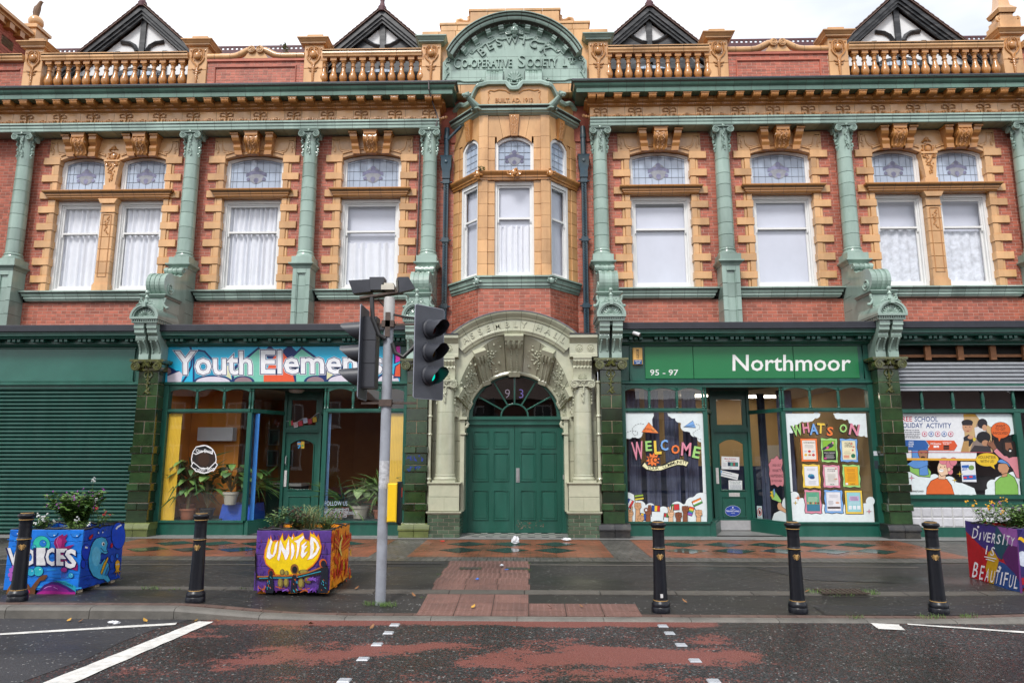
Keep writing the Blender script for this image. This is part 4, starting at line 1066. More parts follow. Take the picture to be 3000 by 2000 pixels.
 # bay sashes
bw=part('bay_sashes',hall)
def bay_sash(M_,x0,x1,front):
 q=MB()
 def fr(a,b_,z0,z1,wl,wt,wb,y0,y1):
  for bx in((a,a+wl,z0,z1),(b_-wl,b_,z0,z1),(a+wl,b_-wl,z1-wt,z1),(a+wl,b_-wl,z0,z0+wb)):q.box(bx[0],bx[1],y0,y1,bx[2],bx[3],M=M_)
 fr(x0,x1,5.52,7.745,.06,.09,.05,.08,.18);fr(x0+.06,x1-.06,6.86,7.655,.045,.05,.045,.115,.15);fr(x0+.06,x1-.06,5.57,6.90,.045,.04,.07,.15,.18)
 for a in(x0+.06,x1-.105):q.prism([(.115,6.86),(.15,6.86),(.15,6.79),(.135,6.77),(.118,6.80)],a,a+.045,M=M_)
 q.build('sash_frame',WHITE,bw)
 q=MB();q.add([(x0+.1,.132,6.9),(x1-.1,.132,6.9),(x1-.1,.132,7.62),(x0+.1,.132,7.62)],[(0,1,2,3)],M=M_);q.build('pane',GLASS,bw,fix=False)
 q=MB();q.add([(x0+.1,.165,5.62),(x1-.1,.165,5.62),(x1-.1,.165,6.88),(x0+.1,.165,6.88)],[(0,1,2,3)],M=M_);q.build('pane',GLASS,bw,fix=False)
 # arched light
 q=MB();zs,rise,z0=8.65,.17,7.94
 a=arch_pts(x0,x1,zs,rise,12);b_=arch_pts(x0+.085,x1-.085,zs-.03,rise*.85,12)
 A=[(x0,z0)]+a+[(x1,z0)];B=[(x0+.085,z0+.05)]+b_+[(x1-.085,z0+.05)];kk=len(A)
 vs=[(p[0],.09,p[1])for p in A]+[(p[0],.09,p[1])for p in B]+[(p[0],.17,p[1])for p in B]
 q.add(vs,[(i,(i+1)%kk,(i+1)%kk+kk,i+kk)for i in range(kk)]+[(i+kk,(i+1)%kk+kk,(i+1)%kk+2*kk,i+2*kk)for i in range(kk)],M=M_);q.build('arched_frame',WHITE,bw)
 q=MB();q.add([(p[0],.15,p[1])for p in B],[tuple(range(kk))],M=M_);q.build('stained_glass',STAIN,bw)
 q=MB();n=5 if front else 3
 for k in range(1,n):X=x0+.085+(x1-x0-.17)*k/n;q.tube([(X,.145,z0+.05),(X,.145,zs+.06)],.006,4,M=M_)
 for f in(.25,.5,.75,1.0):q.tube([(x0+.085,.145,z0+.05+(zs-z0)*f*.9),(x1-.085,.145,z0+.05+(zs-z0)*f*.9)],.006,4,M=M_)
 q.build('lead_cames',LEADC,bw)
 if front:
  q=MB();c_=z0+.40;k=.85
  def pl(pts,mi,dy):q.add([(p[0]*k,.142-dy,c_+p[1]*k)for p in pts],[tuple(range(len(pts)))],mi,M=M_)
  pl(arcpts(0,-.04,.17,200,340,12)+[(.2,.02),(.13,.12),(0,.24),(-.13,.12),(-.2,.02)],1,0)
  pl([(-.25,-.04),(0,.03),(.25,-.04),(.25,.05),(0,.12),(-.25,.05)],0,.003);pl(arcpts(0,.16,.065,0,360,12)[:-1],0,.004);pl(arcpts(0,-.13,.06,0,360,12)[:-1],0,.004)
  for s in(-1,1):pl(arcpts(s*.2,-.1,.05,0,360,10)[:-1],0,.004)
  q.build('emblem',[EMB,EMB2],bw,fix=False)
bay_sash(Matrix.Translation((0,.25,0)),-.45,.45,True)
for s in(-1,1):bay_sash(side_M(s)@Matrix.Translation((0,-.065,0)),.05,.69,False)
# carved bosses on transom and sill
for(z,mt,nm)in((7.85,BUFFD,'transom_boss'),(5.38,GREEN,'sill_boss')):
 for x,y in((-.82,.19),(.82,.19))+(((0,.12),)if z>7 else()):
  q=MB();rg=random.Random(int(x*10)+3)
  for k in range(22):a=rg.uniform(0,6.28);r_=rg.uniform(.02,.1);q.ball(x+r_*math.cos(a),y-.02-.03*rg.random(),z+r_*1.1*math.sin(a),rg.uniform(.02,.035),.03,rg.uniform(.02,.035),6,4)
  q.ball(x,y-.05,z,.055,.04,.07)
  if x==0:
   for s in(-1,1):q.tube([(x+p[0],y-.04,p[1])for p in spiral(s*.10,z,.06,1.3,s,60,14)],.016,5)
  q.build(nm,mt,bay)
  # parapet of the bay with the date
par=part('bay_parapet',hall)
fz=lambda x:10.06+.05*sstep(.78,.6,abs(x))-.14*sstep(.2,.06,abs(x))
xs=[-.78+1.56*i/40 for i in range(41)]
MB().plate([(-.78,9.49),(.78,9.49)]+[(x,fz(x))for x in xs[::-1]],.265,.45).build('parapet_panel',BUFF,par)
sz=lambda t_:10.06-.27*sstep(.08,.42,t_)+.10*sstep(.55,.78,t_)-.08*sstep(.86,1.0,t_)
ts=[FL*i/30 for i in range(31)]
for s in(-1,1):
 q=MB();q.plate([(0,9.49),(FL,9.49)]+[(t_,sz(t_/FL))for t_ in ts[::-1]],.015,.2,M=side_M(s));q.build('parapet_panel',BUFF,par)
cop=[]
for t_ in ts[::-1]:p=side_M(-1)@Vector((t_,-.0,sz(t_/FL)));cop.append(tuple(p))
cop+=[(x,.25,fz(x))for x in xs[1:-1]]+[tuple(side_M(1)@Vector((t_,0,sz(t_/FL))))for t_ in ts]
q=MB();prof=[(-.06,-.05),(-.075,.01),(-.05,.05),(.06,.06),(.16,.06),(.16,-.05)]
rows=[]
for i,p in enumerate(cop):
 a,b_=Vector(cop[max(0,i-1)]),Vector(cop[min(len(cop)-1,i+1)]);tt=(b_-a).normalized();h=Vector((tt.x,tt.y,0)).normalized();out=Vector((h.y,-h.x,0));up_=tt.cross(out)*-1
 if up_.z<0:up_=-up_
 rows.append([tuple(Vector(p)-out*oo+up_*uu)for oo,uu in prof])
vs=[v for r_ in rows for v in r_];kk=len(prof)
q.add(vs,[(i*kk+j,i*kk+(j+1)%kk,(i+1)*kk+(j+1)%kk,(i+1)*kk+j)for i in range(len(rows)-1)for j in range(kk)])
q.build('coping',GREEN,par)
text3d('BUILT. AD. 1912',0,9.64,.095,.263,.006,.03,w=.88).build('lettering_ground',mat('grimy_buff',(.17,.075,.025),.5,.2,9),par)
q=text3d('BUILT. AD. 1912',0,9.64,.095,.256,.02,.004,w=.86)
for s in(-1,1):
 q.tube([(s*x_,.258,z_)for x_,z_ in((.10,9.86),(.2,9.93),(.35,9.95),(.47,9.92),(.56,9.94),(.60,9.90),(.56,9.87))],.014,5)
 q.tube([(s*x_,.258,z_)for x_,z_ in((.05,9.55),(.2,9.53),(.35,9.55),(.45,9.54),(.58,9.52))],.013,5)
 q.tube([(s*x_,.258,z_)for x_,z_ in((.60,9.86),(.58,9.75),(.61,9.66),(.58,9.58))],.011,5)
q.build('date_panel',BUFFD,par)
# gargoyles at the bay corners
for s in(-1,1):
 q=MB();dd=Vector((s*.75,-.66,0));B0=Vector((s*.80,.22,9.45))
 P=[B0+dd*t_+Vector((0,0,h))for t_,h in((-.05,-.02),(.08,.03),(.18,.09),(.27,.15),(.33,.19))]
 q.tube(P,[.10,.095,.08,.065,.06],10)
 hd=P[-1]+dd*.03+Vector((0,0,.03));q.ball(*hd,.075,.075,.07);q.ball(*(hd+dd*.08-Vector((0,0,.02))),.05,.05,.04);q.ball(*(hd+dd*.06-Vector((0,0,.065))),.04,.04,.018)
 for e in(-1,1):
  sd=Vector((-dd.y,dd.x,0))*e;q.ball(*(hd+sd*.055+Vector((0,0,.05))),.022);q.tube([tuple(hd+sd*.06),tuple(hd+sd*.09-dd*.06+Vector((0,0,.05)))],[.025,.006],5)
  q.tube([tuple(P[0]+sd*.07+dd*.03-Vector((0,0,.02))),tuple(P[1]+sd*.09+dd*.05-Vector((0,0,.07))),tuple(P[1]+sd*.05+dd*.1-Vector((0,0,.08)))],[.04,.03,.02],6)
 q.build('gargoyle',GREEN,bay)
 # inside of the bay
q=MB();q.box(-1.05,1.05,.8,2.0,5.2,5.25).box(-1.3,1.3,2.0,2.05,5.2,9.0).box(-1.05,1.05,.8,2.0,8.9,8.95);q.build('bay_room',ROOMW,hall)
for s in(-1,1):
 q=MB();q.box(.08,.66,.16,.17,5.55,7.7,M=side_M(s));tag(q.build('blind_and_pale_board',BLIND_BOARD),'pale board added for a bright room in the %s canted light of the bay'%('left' if s<0 else 'right'),'blind')  # added boards; pale colour replaces daylight missing from the bay room
 # ---- pediment with raised lettering
ped=part('pediment',hall)
PC,PR_=10.217,1.773
tym=[(-1.72,10.33),(1.72,10.33),(1.72,10.9),(1.60,11.05)]+arcpts(0,PC,1.66,32,148,24)+[(-1.60,11.05),(-1.72,10.9)]
MB().plate(tym,.65,.85).build('tympanum',GREEN,ped)
q=MB()
for z,a in((10.70,1.70),(11.03,1.60),(10.50,1.70)):q.box(-a,a,.6485,.66,z-.003,z+.003)
for k in range(-8,9):
 if k:q.box(k*.2-.002,k*.2+.002,.6485,.66,10.70,11.03);q.box(k*.2+.098,k*.2+.102,.6485,.66,10.34,10.70)
for a in range(38,150,13):q.add([(r_*math.cos(R(a+d_)),.6485,PC+r_*math.sin(R(a+d_)))for r_,d_ in((1.0,-.15),(1.62,-.1),(1.62,.1),(1.0,.15))],[(0,1,2,3)])
q.build('tympanum_joints',mat('grey_joint',(.14,.17,.15),.9,.2,10),ped,fix=False)
# arch moulding in blocks
prof=[(1.600,.70),(1.600,.52),(1.625,.49),(1.635,.42),(1.66,.40),(1.70,.385),(1.725,.35),(1.755,.33),(1.775,.30),(1.790,.30),(1.790,.95),(1.600,.95)]
A0,A1,nb=26.5,153.5,11
for k in range(nb):
 a0,a1=A0+(A1-A0)*k/nb+.14,A0+(A1-A0)*(k+1)/nb-.14;q=MB();kk=len(prof);ns_=5;vs=[]
 for j in range(ns_+1):
  a=R(a0+(a1-a0)*j/ns_);vs+=[(r_*math.cos(a),y,PC+r_*math.sin(a))for r_,y in prof]
 q.add(vs,[(j*kk+i,j*kk+(i+1)%kk,(j+1)*kk+(i+1)%kk,(j+1)*kk+i)for j in range(ns_)for i in range(kk)]+[tuple(range(kk)),tuple(ns_*kk+i for i in range(kk-1,-1,-1))])
 q.build('arch_block',GREEN,ped)
q=MB();vs=[]
for j in range(31):
 a=R(A0+(A1-A0)*j/30);vs+=[((r_-.01)*math.cos(a),y+.012,PC+(r_-.01)*math.sin(a))for r_,y in prof[1:10]]
q.add(vs,[(j*9+i,j*9+i+1,(j+1)*9+i+1,(j+1)*9+i)for j in range(30)for i in range(8)]);q.build('arch_joints',JOINT,ped)
for a in(38,52,66,78,102,114,128,142):
 if a in(78,102):pass
 M_=Matrix.Translation((1.585*math.cos(R(a)),.65,PC+1.585*math.sin(R(a))))@Matrix.Rotation(R(90-a),4,'Y')
 q=MB();q.prism([(0,0),(-.15,0),(-.15,-.04),(-.13,-.05),(-.13,-.08),(-.09,-.11),(-.04,-.12),(-.03,-.15),(0,-.16)],-.06,.06,M=M_);q.build('arch_modillion',GREEN,ped)
 # letters on the curve and the straight line below
q=MB();q2=MB();word='BESWICK';angs=[132,120,108.5,93,79,66.5,50.5]
for ch,a in zip(word,angs):
 r_=1.07+(.02 if ch in 'ESWI' else.0)
 for dq,b_,yy,dp in((q,.010,.632,.05),(q2,.032,.648,.012)):text3d(ch,r_*math.cos(R(a)),PC+.07+r_*.98*math.sin(R(a)),.205,yy,dp,b_,rot=(a-90)*.9,mb=dq)
q.build('raised_lettering',GREEN,ped)
q=MB()
for dq,b0,yy,dp in((q,.006,.632,.05),(q2,.028,.648,.012)):
 for tx,cx_,h_,w_,zb in(('C',-1.37,.26,.16,10.735),('O-OPERATIVE',-.66,.205,1.20,10.75),('S',.17,.32,.17,10.735),('OCIETY',.66,.205,.72,10.75),('L',1.20,.205,.11,10.75),('TD',1.375,.11,.19,10.85)):text3d(tx,cx_,zb,h_,yy,dp,b0,w=w_,mb=dq)
q2.build('lettering_ground',mat('grimy_green',(.05,.085,.068),.5,.2,9),ped);q.box(1.32,1.45,.62,.65,10.815,10.83)
q.build('raised_lettering',GREEN,ped)
# cherub head with wings
q=MB();fy=.56;fz0=11.66
q.ball(0,fy,fz0,.098,.09,.12,14,10);q.ball(0,fy-.088,fz0-.005,.016,.02,.026);q.ball(0,fy-.078,fz0-.052,.028,.012,.010)
for s in(-1,1):
 q.ball(s*.036,fy-.078,fz0+.022,.015,.012,.010);q.ball(s*.05,fy-.06,fz0-.035,.032,.03,.03);q.tube([(s*.055,fy-.076,fz0+.045),(s*.02,fy-.088,fz0+.05)],.008,4)
 for k in range(6):
  a=20+k*22;q.tube([(s*.07,fy+.06,fz0-.04),(s*(.07+.13*math.cos(R(a-30))),fy+.05,fz0-.04+.17*math.sin(R(a-30))),(s*(.07+.16*math.cos(R(a))),fy+.06,fz0-.04+.19*math.sin(R(a)))],[.03,.03,.012],6)
rg=random.Random(8)
for k in range(26):a=rg.uniform(20,160);q.ball(.085*math.cos(R(a))*rg.uniform(.4,1.1),fy-.02-rg.uniform(-.02,.05),fz0+.115*math.sin(R(a)),rg.uniform(.022,.035))
q.ball(0,fy+.03,fz0-.12,.06,.05,.05);q.build('cherub_head',GREEN,ped)
# scrolls and swags
q=MB()
for s in(-1,1):
 q.tube([(s*x_,.635,z_)for x_,z_ in((.10,11.52),(.2,11.50),(.3,11.47),(.42,11.50),(.50,11.46),(.60,11.38),(.72,11.36),(.80,11.28),(.92,11.22),(1.0,11.13))],[.02,.03,.022,.03,.02,.03,.02,.03,.022,.012],6)
 for cx_,cz_,r_ in((.50,11.49,.06),(.78,11.32,.055),(1.02,11.16,.06)):q.tube([(p[0],.632,p[1])for p in spiral(s*cx_,cz_,r_,1.4,s,90,16)],.014,5)
 q.tube([(s*x_,.635,z_)for x_,z_ in((1.66,10.45),(1.62,10.56),(1.66,10.66),(1.60,10.76),(1.66,10.86),(1.60,10.93))],[.015,.03,.02,.03,.02,.012],6)
 for cx_,cz_,r_ in((1.58,10.95,.07),(1.60,10.62,.05)):q.tube([(p[0],.632,p[1])for p in spiral(s*cx_,cz_,r_,1.4,s,90,16)],.016,5)
 q.tube([(s*x_,.635,z_)for x_,z_ in((.74,10.42),(.80,10.45),(.84,10.40),(.95,10.39),(1.2,10.39),(1.32,10.43),(1.45,10.40),(1.6,10.38))],[.012,.02,.022,.022,.02,.03,.04,.02],6)
 q.tube([(p[0],.632,p[1])for p in spiral(s*.78,10.43,.04,1.3,s,90,14)],.012,5)
q.build('carved_scrolls',GREEN,ped)
for s in(-1,1):
 q=MB()
 pr=[(.72,10.66),(.60,10.665),(.56,10.65),(.58,10.61),(.55,10.57),(.50,10.54),(.42,10.46),(.37,10.36),(.36,10.24),(.38,10.13),(.72,10.13)]
 for k,w_ in enumerate((.10,.045,.045,.045,.10)):
  x0=s*.46-.205+(0,.107,.162,.217,.290)[k]-.0;dy=0 if k in(0,4)else.02 if k!=2 else 0
  q.prism([(min(y+dy,.72),z)for y,z in pr],x0,x0+w_)
 q.prism([(min(y+.035,.72),z)for y,z in pr],s*.46-.2,s*.46+.19);q.build('scroll_block',GREEN,ped)
q=MB()
for a in range(15,166,25):q.tube([(0,.55,10.36),(.14*math.cos(R(a)),.53,10.36+.16*math.sin(R(a))),(.19*math.cos(R(a)),.545,10.36+.24*math.sin(R(a)))],[.03,.04,.016],6)
for s in(-1,1):q.tube([(p[0],.54,p[1])for p in spiral(s*.14,10.33,.075,1.3,s,200,16)],.024,6)
q.tube([(-.14,.53,10.28),(0,.52,10.25),(.14,.53,10.28)],.028,6);q.box(-.235,.235,.60,.7,10.2,10.68);q.build('shell_ornament',GREEN,ped)
for k in range(8):block('band_block',ped,-1.72+.43*k+.003,-1.72+.43*(k+1)-.003,.66,.95,10.095,10.325,BUFF,.004)
q=MB();q.box(-1.9,1.9,.96,1.2,9.0,10.33);q.build('wall_core',mat('recess_brick',(.30,.075,.045),.7,.2,9,0,.3,30),ped)  # core in a darker brick red than the facing bricks
# stepped wall behind the arch
for(x0,x1,z0,z1,nm)in((-2.26,2.26,10.4,11.83,'step_wall'),(-1.80,1.80,11.83,11.98,'step_wall'),(-1.84,1.84,11.98,12.05,'step_coping'),(-1.09,1.09,12.05,12.34,'step_wall'),(-1.13,1.13,12.34,12.41,'step_coping')):
 n=max(2,round((x1-x0)/.42));
 for k in range(n):
  d_=.02 if nm=='step_coping' else 0
  block(nm,ped,x0+(x1-x0)*k/n+.003,x0+(x1-x0)*(k+1)/n-.003,.80-d_,1.2,z0+.002,z1-.002,BUFF,.006)
for s in(-1,1):
 q=MB();q.tube([(s*x_,.95,z_)for x_,z_ in((1.13,12.30),(1.12,12.22),(1.17,12.16),(1.26,12.17),(1.33,12.22),(1.41,12.20),(1.44,12.08))],.05,8)
 q.plate([(s*1.1,12.06),(s*1.44,12.06),(s*1.40,12.17),(s*1.2,12.14),(s*1.1,12.24)],.92,1.0);q.build('step_scroll',BUFF,ped)
 # ---- parapet: pedestals, balustrade, panels
para=part('parapet',hall)
BALM=MB().lathe([(.070,.11),(.078,.13),(.06,.155),(.045,.17),(.075,.21),(.095,.27),(.098,.31),(.085,.37),(.06,.44),(.046,.52),(.044,.56),(.06,.572),(.062,.585),(.044,.60),(.046,.66),(.068,.69),(.074,.71),(.06,.72)],16)
BALM.box(-.085,.085,-.085,.085,0,.11).box(-.075,.075,-.075,.075,.72,.80);BALM=BALM.mesh('baluster',BUFFD)
def cart_mesh():
 q=MB();q.ball(0,-.03,.40,.085,.06,.105,14,9)
 for s in(-1,1):
  q.tube([(s*x_,-.012,z_)for x_,z_ in((.02,.585),(.06,.60),(.11,.57),(.14,.50),(.135,.40),(.155,.36),(.14,.30),(.09,.23),(.04,.18),(.02,.10))],[.015,.022,.022,.02,.018,.024,.022,.022,.02,.012],6)
  q.tube([(s*x_,-.012,z_)for x_,z_ in((.02,.55),(.05,.565),(.085,.53),(.105,.46),(.10,.36),(.07,.29))],.012,5)
  q.tube([(p[0],-.012,p[1])for p in spiral(s*.05,.575,.035,1.2,s,0,12)],.012,5);q.ball(s*.175,-.008,.56,.024,.016,.03)
  q.tube([(s*.02,-.01,.05),(s*.08,-.014,.06),(s*.13,-.01,.085)],[.018,.02,.005],5);q.tube([(s*.02,-.01,-.02),(s*.06,-.014,-.02),(s*.10,-.01,.0)],[.016,.016,.005],5)
 for k in range(9):q.ball(0,-.014,.08-.045*k,.034-.0022*k,.02,.032,7,4);[q.ball(s*(.028-.002*k),-.012,.06-.045*k,.018,.014,.02,5,3)for s in(-1,1)]
 return q.mesh('cartouche',BUFFD)
CART=cart_mesh()
def pedestal(x,green,obelisk=False):
 p=part('parapet_pedestal',hall);p.location=(x,0,0)
 inst('pedestal_base',cached('ppb',lambda:MB().cblock(-.275,.275,.585,1.1,10.17,10.25,.012).mesh('pedestal_base',BUFF)),p)
 inst('pedestal_die',cached('ppd1',lambda:MB().cblock(-.228,.228,.65,1.08,10.25,10.79,.008).mesh('pedestal_die',BUFF)),p)
 inst('pedestal_die',cached('ppd2',lambda:MB().cblock(-.228,.228,.65,1.08,10.795,11.40,.008).mesh('pedestal_die',BUFF)),p)
 inst('cartouche',CART,p,(0,.648,10.74))
 pr=[(.15,11.545),(.15,11.52),(.12,11.50),(.085,11.46),(.05,11.44),(.04,11.41),(.0,11.40),(-.1,11.40),(-.1,11.545)]
 sweep('pedestal_cap',p,pr,[(-.228,1.08),(-.228,.65),(.228,.65),(.228,1.08)],GREEN if green else BUFF)
 q=MB();q.box(-.3,.3,.58,1.1,11.42,11.54);q.build('cap_core',GREEN if green else BUFF,p)
 if not green:inst('cap_block',cached('pcb',lambda:MB().cblock(-.19,.19,.66,1.04,11.545,11.70,.008).mesh('cap_block',BUFF)),p)
 if obelisk:
  q=MB();q.box(-.24,.24,.6,1.08,11.54,11.78).box(-.20,.20,.64,1.04,11.78,11.90).box(-.15,.15,.69,.99,11.90,12.02)
  q.add([(-.19,.65,12.02),(.19,.65,12.02),(.19,1.03,12.02),(-.19,1.03,12.02),(-.22,.62,12.12),(.22,.62,12.12),(.22,1.06,12.12),(-.22,1.06,12.12),(-.04,.80,13.1),(.04,.80,13.1),(.04,.88,13.1),(-.04,.88,13.1),(-.13,.71,12.25),(.13,.71,12.25),(.13,.97,12.25),(-.13,.97,12.25)],[(0,1,5,4),(1,2,6,5),(2,3,7,6),(3,0,4,7),(4,5,13,12),(5,6,14,13),(6,7,15,14),(7,4,12,15),(12,13,9,8),(13,14,10,9),(14,15,11,10),(15,12,8,11),(8,9,10,11)])
  for s in(-1,1):q.tube([(p_[0],.66,p_[1])for p_ in spiral(s*.21,11.83,.07,1.2,s,90,12)],.03,6)
  q.build('obelisk',BUFF,p)
 return p
RAILP=[(.125,11.235),(.125,11.215),(.10,11.20),(.105,11.15),(.08,11.11),(.075,11.085),(.05,11.07),(-.17,11.07),(-.17,11.235)]
for s in(-1,1):
 for i,cx in enumerate(CX):pedestal(s*cx,i==3,s>0 and i==0)
 for a,b_,n in((7.67,11.72,15),(2.0,4.845,11)):
  x0,x1=sorted((s*(a+.228),s*(b_-.228)))
  sweep('rail_block',para,RAILP,[(x0,.68),(x1,.68)],BUFF,.56,.008)
  off=((b_-a)-(n-1)*.2345)/2
  for k in range(n):inst('baluster',BALM,para,(s*(a+off+.2345*k),.72,10.27))
  sweep('balustrade_plinth',para,[(.10,10.27),(.10,10.18),(-.15,10.18),(-.15,10.27)],[(x0,.68),(x1,.68)],BUFF,.56,.008)
  # solid panel with a scrolled coping
 c=6.2575;rp=[]
 for q_ in(-1,1):
  pts=[(c+q_*1.18,11.15),(c+q_*.75,11.15),(c+q_*.62,11.15),(c+q_*.50,11.165),(c+q_*.40,11.205),(c+q_*.30,11.265),(c+q_*.22,11.305),(c+q_*.14,11.31)]
  m_=MB();m_.tube([(s*x_,.70,z_)for x_,z_ in pts],.082,12);m_.build('scroll_coping',BUFF,para)
  m_=MB();m_.lathe([(.088,-.10),(.095,-.09),(.095,.09),(.088,.10)],20,M=Matrix.Translation((s*(c+q_*.105),.70,11.30))@Matrix.Rotation(R(90),4,'X'))
  m_.tube([(p_[0],.595,p_[1])for p_ in spiral(s*(c+q_*.105),11.30,.075,1.6,-s*q_,90,18)],.011,5);m_.build('coping_scroll',BUFF,para)
  m_=MB()
  for t_ in((1.0,11.15),(.62,11.15),(.40,11.205)):m_.tube([(s*(c+q_*(t_[0]-.004)),.70,t_[1]),(s*(c+q_*(t_[0]+.004)),.70,t_[1])],.0835,12)
  tag(m_.build('coping_joints',JOINT,para),kind='stuff')
 m_=MB();m_.plate([(s*c-.30,11.08),(s*c+.30,11.08),(s*c+.18,11.26),(s*c-.18,11.26)],.66,.8);m_.build('coping_tympanum',BUFF,para)
 m_=MB();m_.box(s*c-1.19,s*c+1.19,.66,.85,11.02,11.085);m_.build('panel_top',BRICK,para)
 m_=MB();m_.tube([(s*c+x_,.695,z_)for x_,z_ in((-.98,10.2),(-.98,10.88),(.98,10.88),(.98,10.2))],.035,6);m_.build('panel_moulding',BRICK,para)
 x0,x1=sorted((s*11.95,s*14.5));sweep('rail_block',para,RAILP,[(x0,.68),(x1,.68)],BUFF,.56,.008)
 m_=MB();xa,xb=sorted((s*12.05,s*14.4));m_.tube([(xa,.695,10.88),(xb,.695,10.88)],.035,6);m_.build('panel_moulding',BRICK,para)
 # ---- roof, dormers, ridge
roof=part('roof',hall)
m_=MB();m_.add([(-14.5,1.5,10.9),(14.5,1.5,10.9),(14.5,4.5,13.70),(-14.5,4.5,13.70),(14.5,8,10.9),(-14.5,8,10.9)],[(0,1,2,3),(3,2,4,5)]);m_.build('roof_slope',SLATE,roof)
m_=MB();m_.add([(-14.5,1.1,10.1),(14.5,1.1,10.1),(14.5,1.1,10.95),(-14.5,1.1,10.95),(14.5,1.5,10.95),(-14.5,1.5,10.95)],[(0,1,2,3),(3,2,4,5)]);m_.build('gutter_wall',mat('dark_gutter',(.03,.03,.035),.8,.2,8),roof)
CREST=mat('ridge_crest_red',(.085,.028,.035),.6,.2,8)
m_=MB();m_.box(-14.4,14.4,4.46,4.54,13.66,13.78).box(-14.4,14.4,4.48,4.52,13.865,13.92)
for k in range(206):m_.box(-14.38+k*.14,-14.31+k*.14,4.485,4.515,13.77,13.87)
tag(m_.build('ridge_cresting',CREST,roof),kind='stuff')
def dormer(xc,za,tall):
 d=part('dormer',hall);d.location=(xc,0,0);Yf=1.55;sl=.92;ze=10.55;hw=(za-ze)/sl
 for s in(-1,1):
 # roof slope with tiled verge courses
  m_=MB();n_=Vector((s*sl,0,1)).normalized()
  a,b_=Vector((0,Yf-.12,za+.06)),Vector((s*(hw+.1),Yf-.12,ze-.03))
  m_.add([tuple(a),tuple(b_),tuple(b_+Vector((0,3.2,0))),tuple(a+Vector((0,3.2,0))),tuple(a-Vector((0,0,.05))),tuple(b_-Vector((0,0,.05)))],[(0,1,2,3),(0,4,5,1)]);m_.build('dormer_roof',SLATE,d)
  n=26;dirv=(b_-a)/n
  for k in range(n):
   p=a+dirv*k;q=MB();e=p+dirv*1.08;up_=n_*.028;lf=n_*.012
   q.add([tuple(p+lf),tuple(e+up_),tuple(e+up_+Vector((0,.5,0))),tuple(p+lf+Vector((0,.5,0))),tuple(p-n_*.02),tuple(e-n_*.02)],[(0,1,2,3),(4,5,1,0)]);q.build('verge_tile',SLATE,d,fix=False)
   # bargeboard in three steps
  for(o0,o1,yy)in((.02,.115,Yf-.08),(.115,.18,Yf-.04),(.18,.24,Yf)):
   q=MB();f=math.sqrt(1+sl*sl)
   q.add([(0,yy,za-o0*f),(s*(hw+.05),yy,ze-o0*f),(s*(hw+.05),yy,ze-o1*f),(0,yy,za-o1*f),(0,yy+.06,za-o0*f),(s*(hw+.05),yy+.06,ze-o0*f),(s*(hw+.05),yy+.06,ze-o1*f),(0,yy+.06,za-o1*f)],[(0,1,2,3),(3,2,6,7),(0,4,5,1)]);q.build('bargeboard',BLACKW,d)
 inner=za-.33
 MB().plate([(-(inner-ze)/sl,ze),((inner-ze)/sl,ze),(0,inner)],Yf+.14,Yf+.2).build('gable_infill',RENDERW,d)
 q=MB();q.box(-.07,.07,Yf+.08,Yf+.15,ze,za-.3);q.build('gable_post',BLACKW,d)
 wz=11.40 if tall else 11.35;wr=1.05 if tall else.92
 for s in(-1,1):
  p0=[(s*x_,z_)for x_,z_ in((.06,12.0),(.2,12.03),(.35,12.11),(.55,12.27))]if not tall else[(s*x_,z_)for x_,z_ in((.12,11.95),(.2,12.1),(.34,12.19),(.56,12.22))]
  if not tall:MB().plate([(s*x_,z_)for x_,z_ in((.06,11.2),(1.3,11.2),(.55,12.25),(.35,12.1),(.2,12.02),(.06,12.0))],Yf+.11,Yf+.135).build('gable_boarding',BLACKW,d)
  q=MB();q.tube([(x_,Yf+.11,z_)for x_,z_ in p0],.06,4);q.build('curved_brace',BLACKW,d)
  f=math.sqrt(1+sl*sl)
  if tall:q=MB();q.box(s*.62-.06,s*.62+.06,Yf+.08,Yf+.15,ze,wz+.55);q.build('gable_post',BLACKW,d)
  # arched dormer window below
 pts=arcpts(0,10.55,wr,0,180,20,wz-10.55)
 MB().plate(arcpts(0,10.5,wr+.10,0,180,20,wz-10.5+.1),Yf+.08,Yf+.13).build('window_surround',BLACKW,d)
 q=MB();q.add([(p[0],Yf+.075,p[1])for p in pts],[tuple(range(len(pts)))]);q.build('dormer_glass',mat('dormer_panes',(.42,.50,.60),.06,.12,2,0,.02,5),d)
 for x_ in(-.45*wr,0.0+.0,.45*wr):
  q=MB();q.box(x_-.035,x_+.035,Yf+.03,Yf+.08,10.4,10.55+(wz-10.55)*math.sqrt(1-(x_/wr)**2));q.build('glazing_bar',BLACKW,d)
 q=MB()
 for k in range(-6,7):
  X=k*.15
  if abs(X)<wr*.98:q.tube([(X,Yf+.07,10.5),(X,Yf+.07,10.55+(wz-10.55)*math.sqrt(1-(X/wr)**2))],.006,4)
 for k in range(1,5):q.tube([(-wr*.95,Yf+.07,10.55+.15*k),(wr*.95,Yf+.07,10.55+.15*k)],.006,4)
 tag(q.build('lead_cames',LEADC,d),kind='stuff')
 q=MB();q.lathe([(.10,-.12),(.11,0),(.07,.06),(.05,.16),(.062,.2),(.05,.24),(.045,.45),(.06,.50),(.02,.62)],10,M=Matrix.Translation((0,Yf-.05,za+.06)));q.build('finial',CREST,d)
for s in(-1,1):dormer(s*3.4225,12.93,False);dormer(s*9.695,13.17,True)
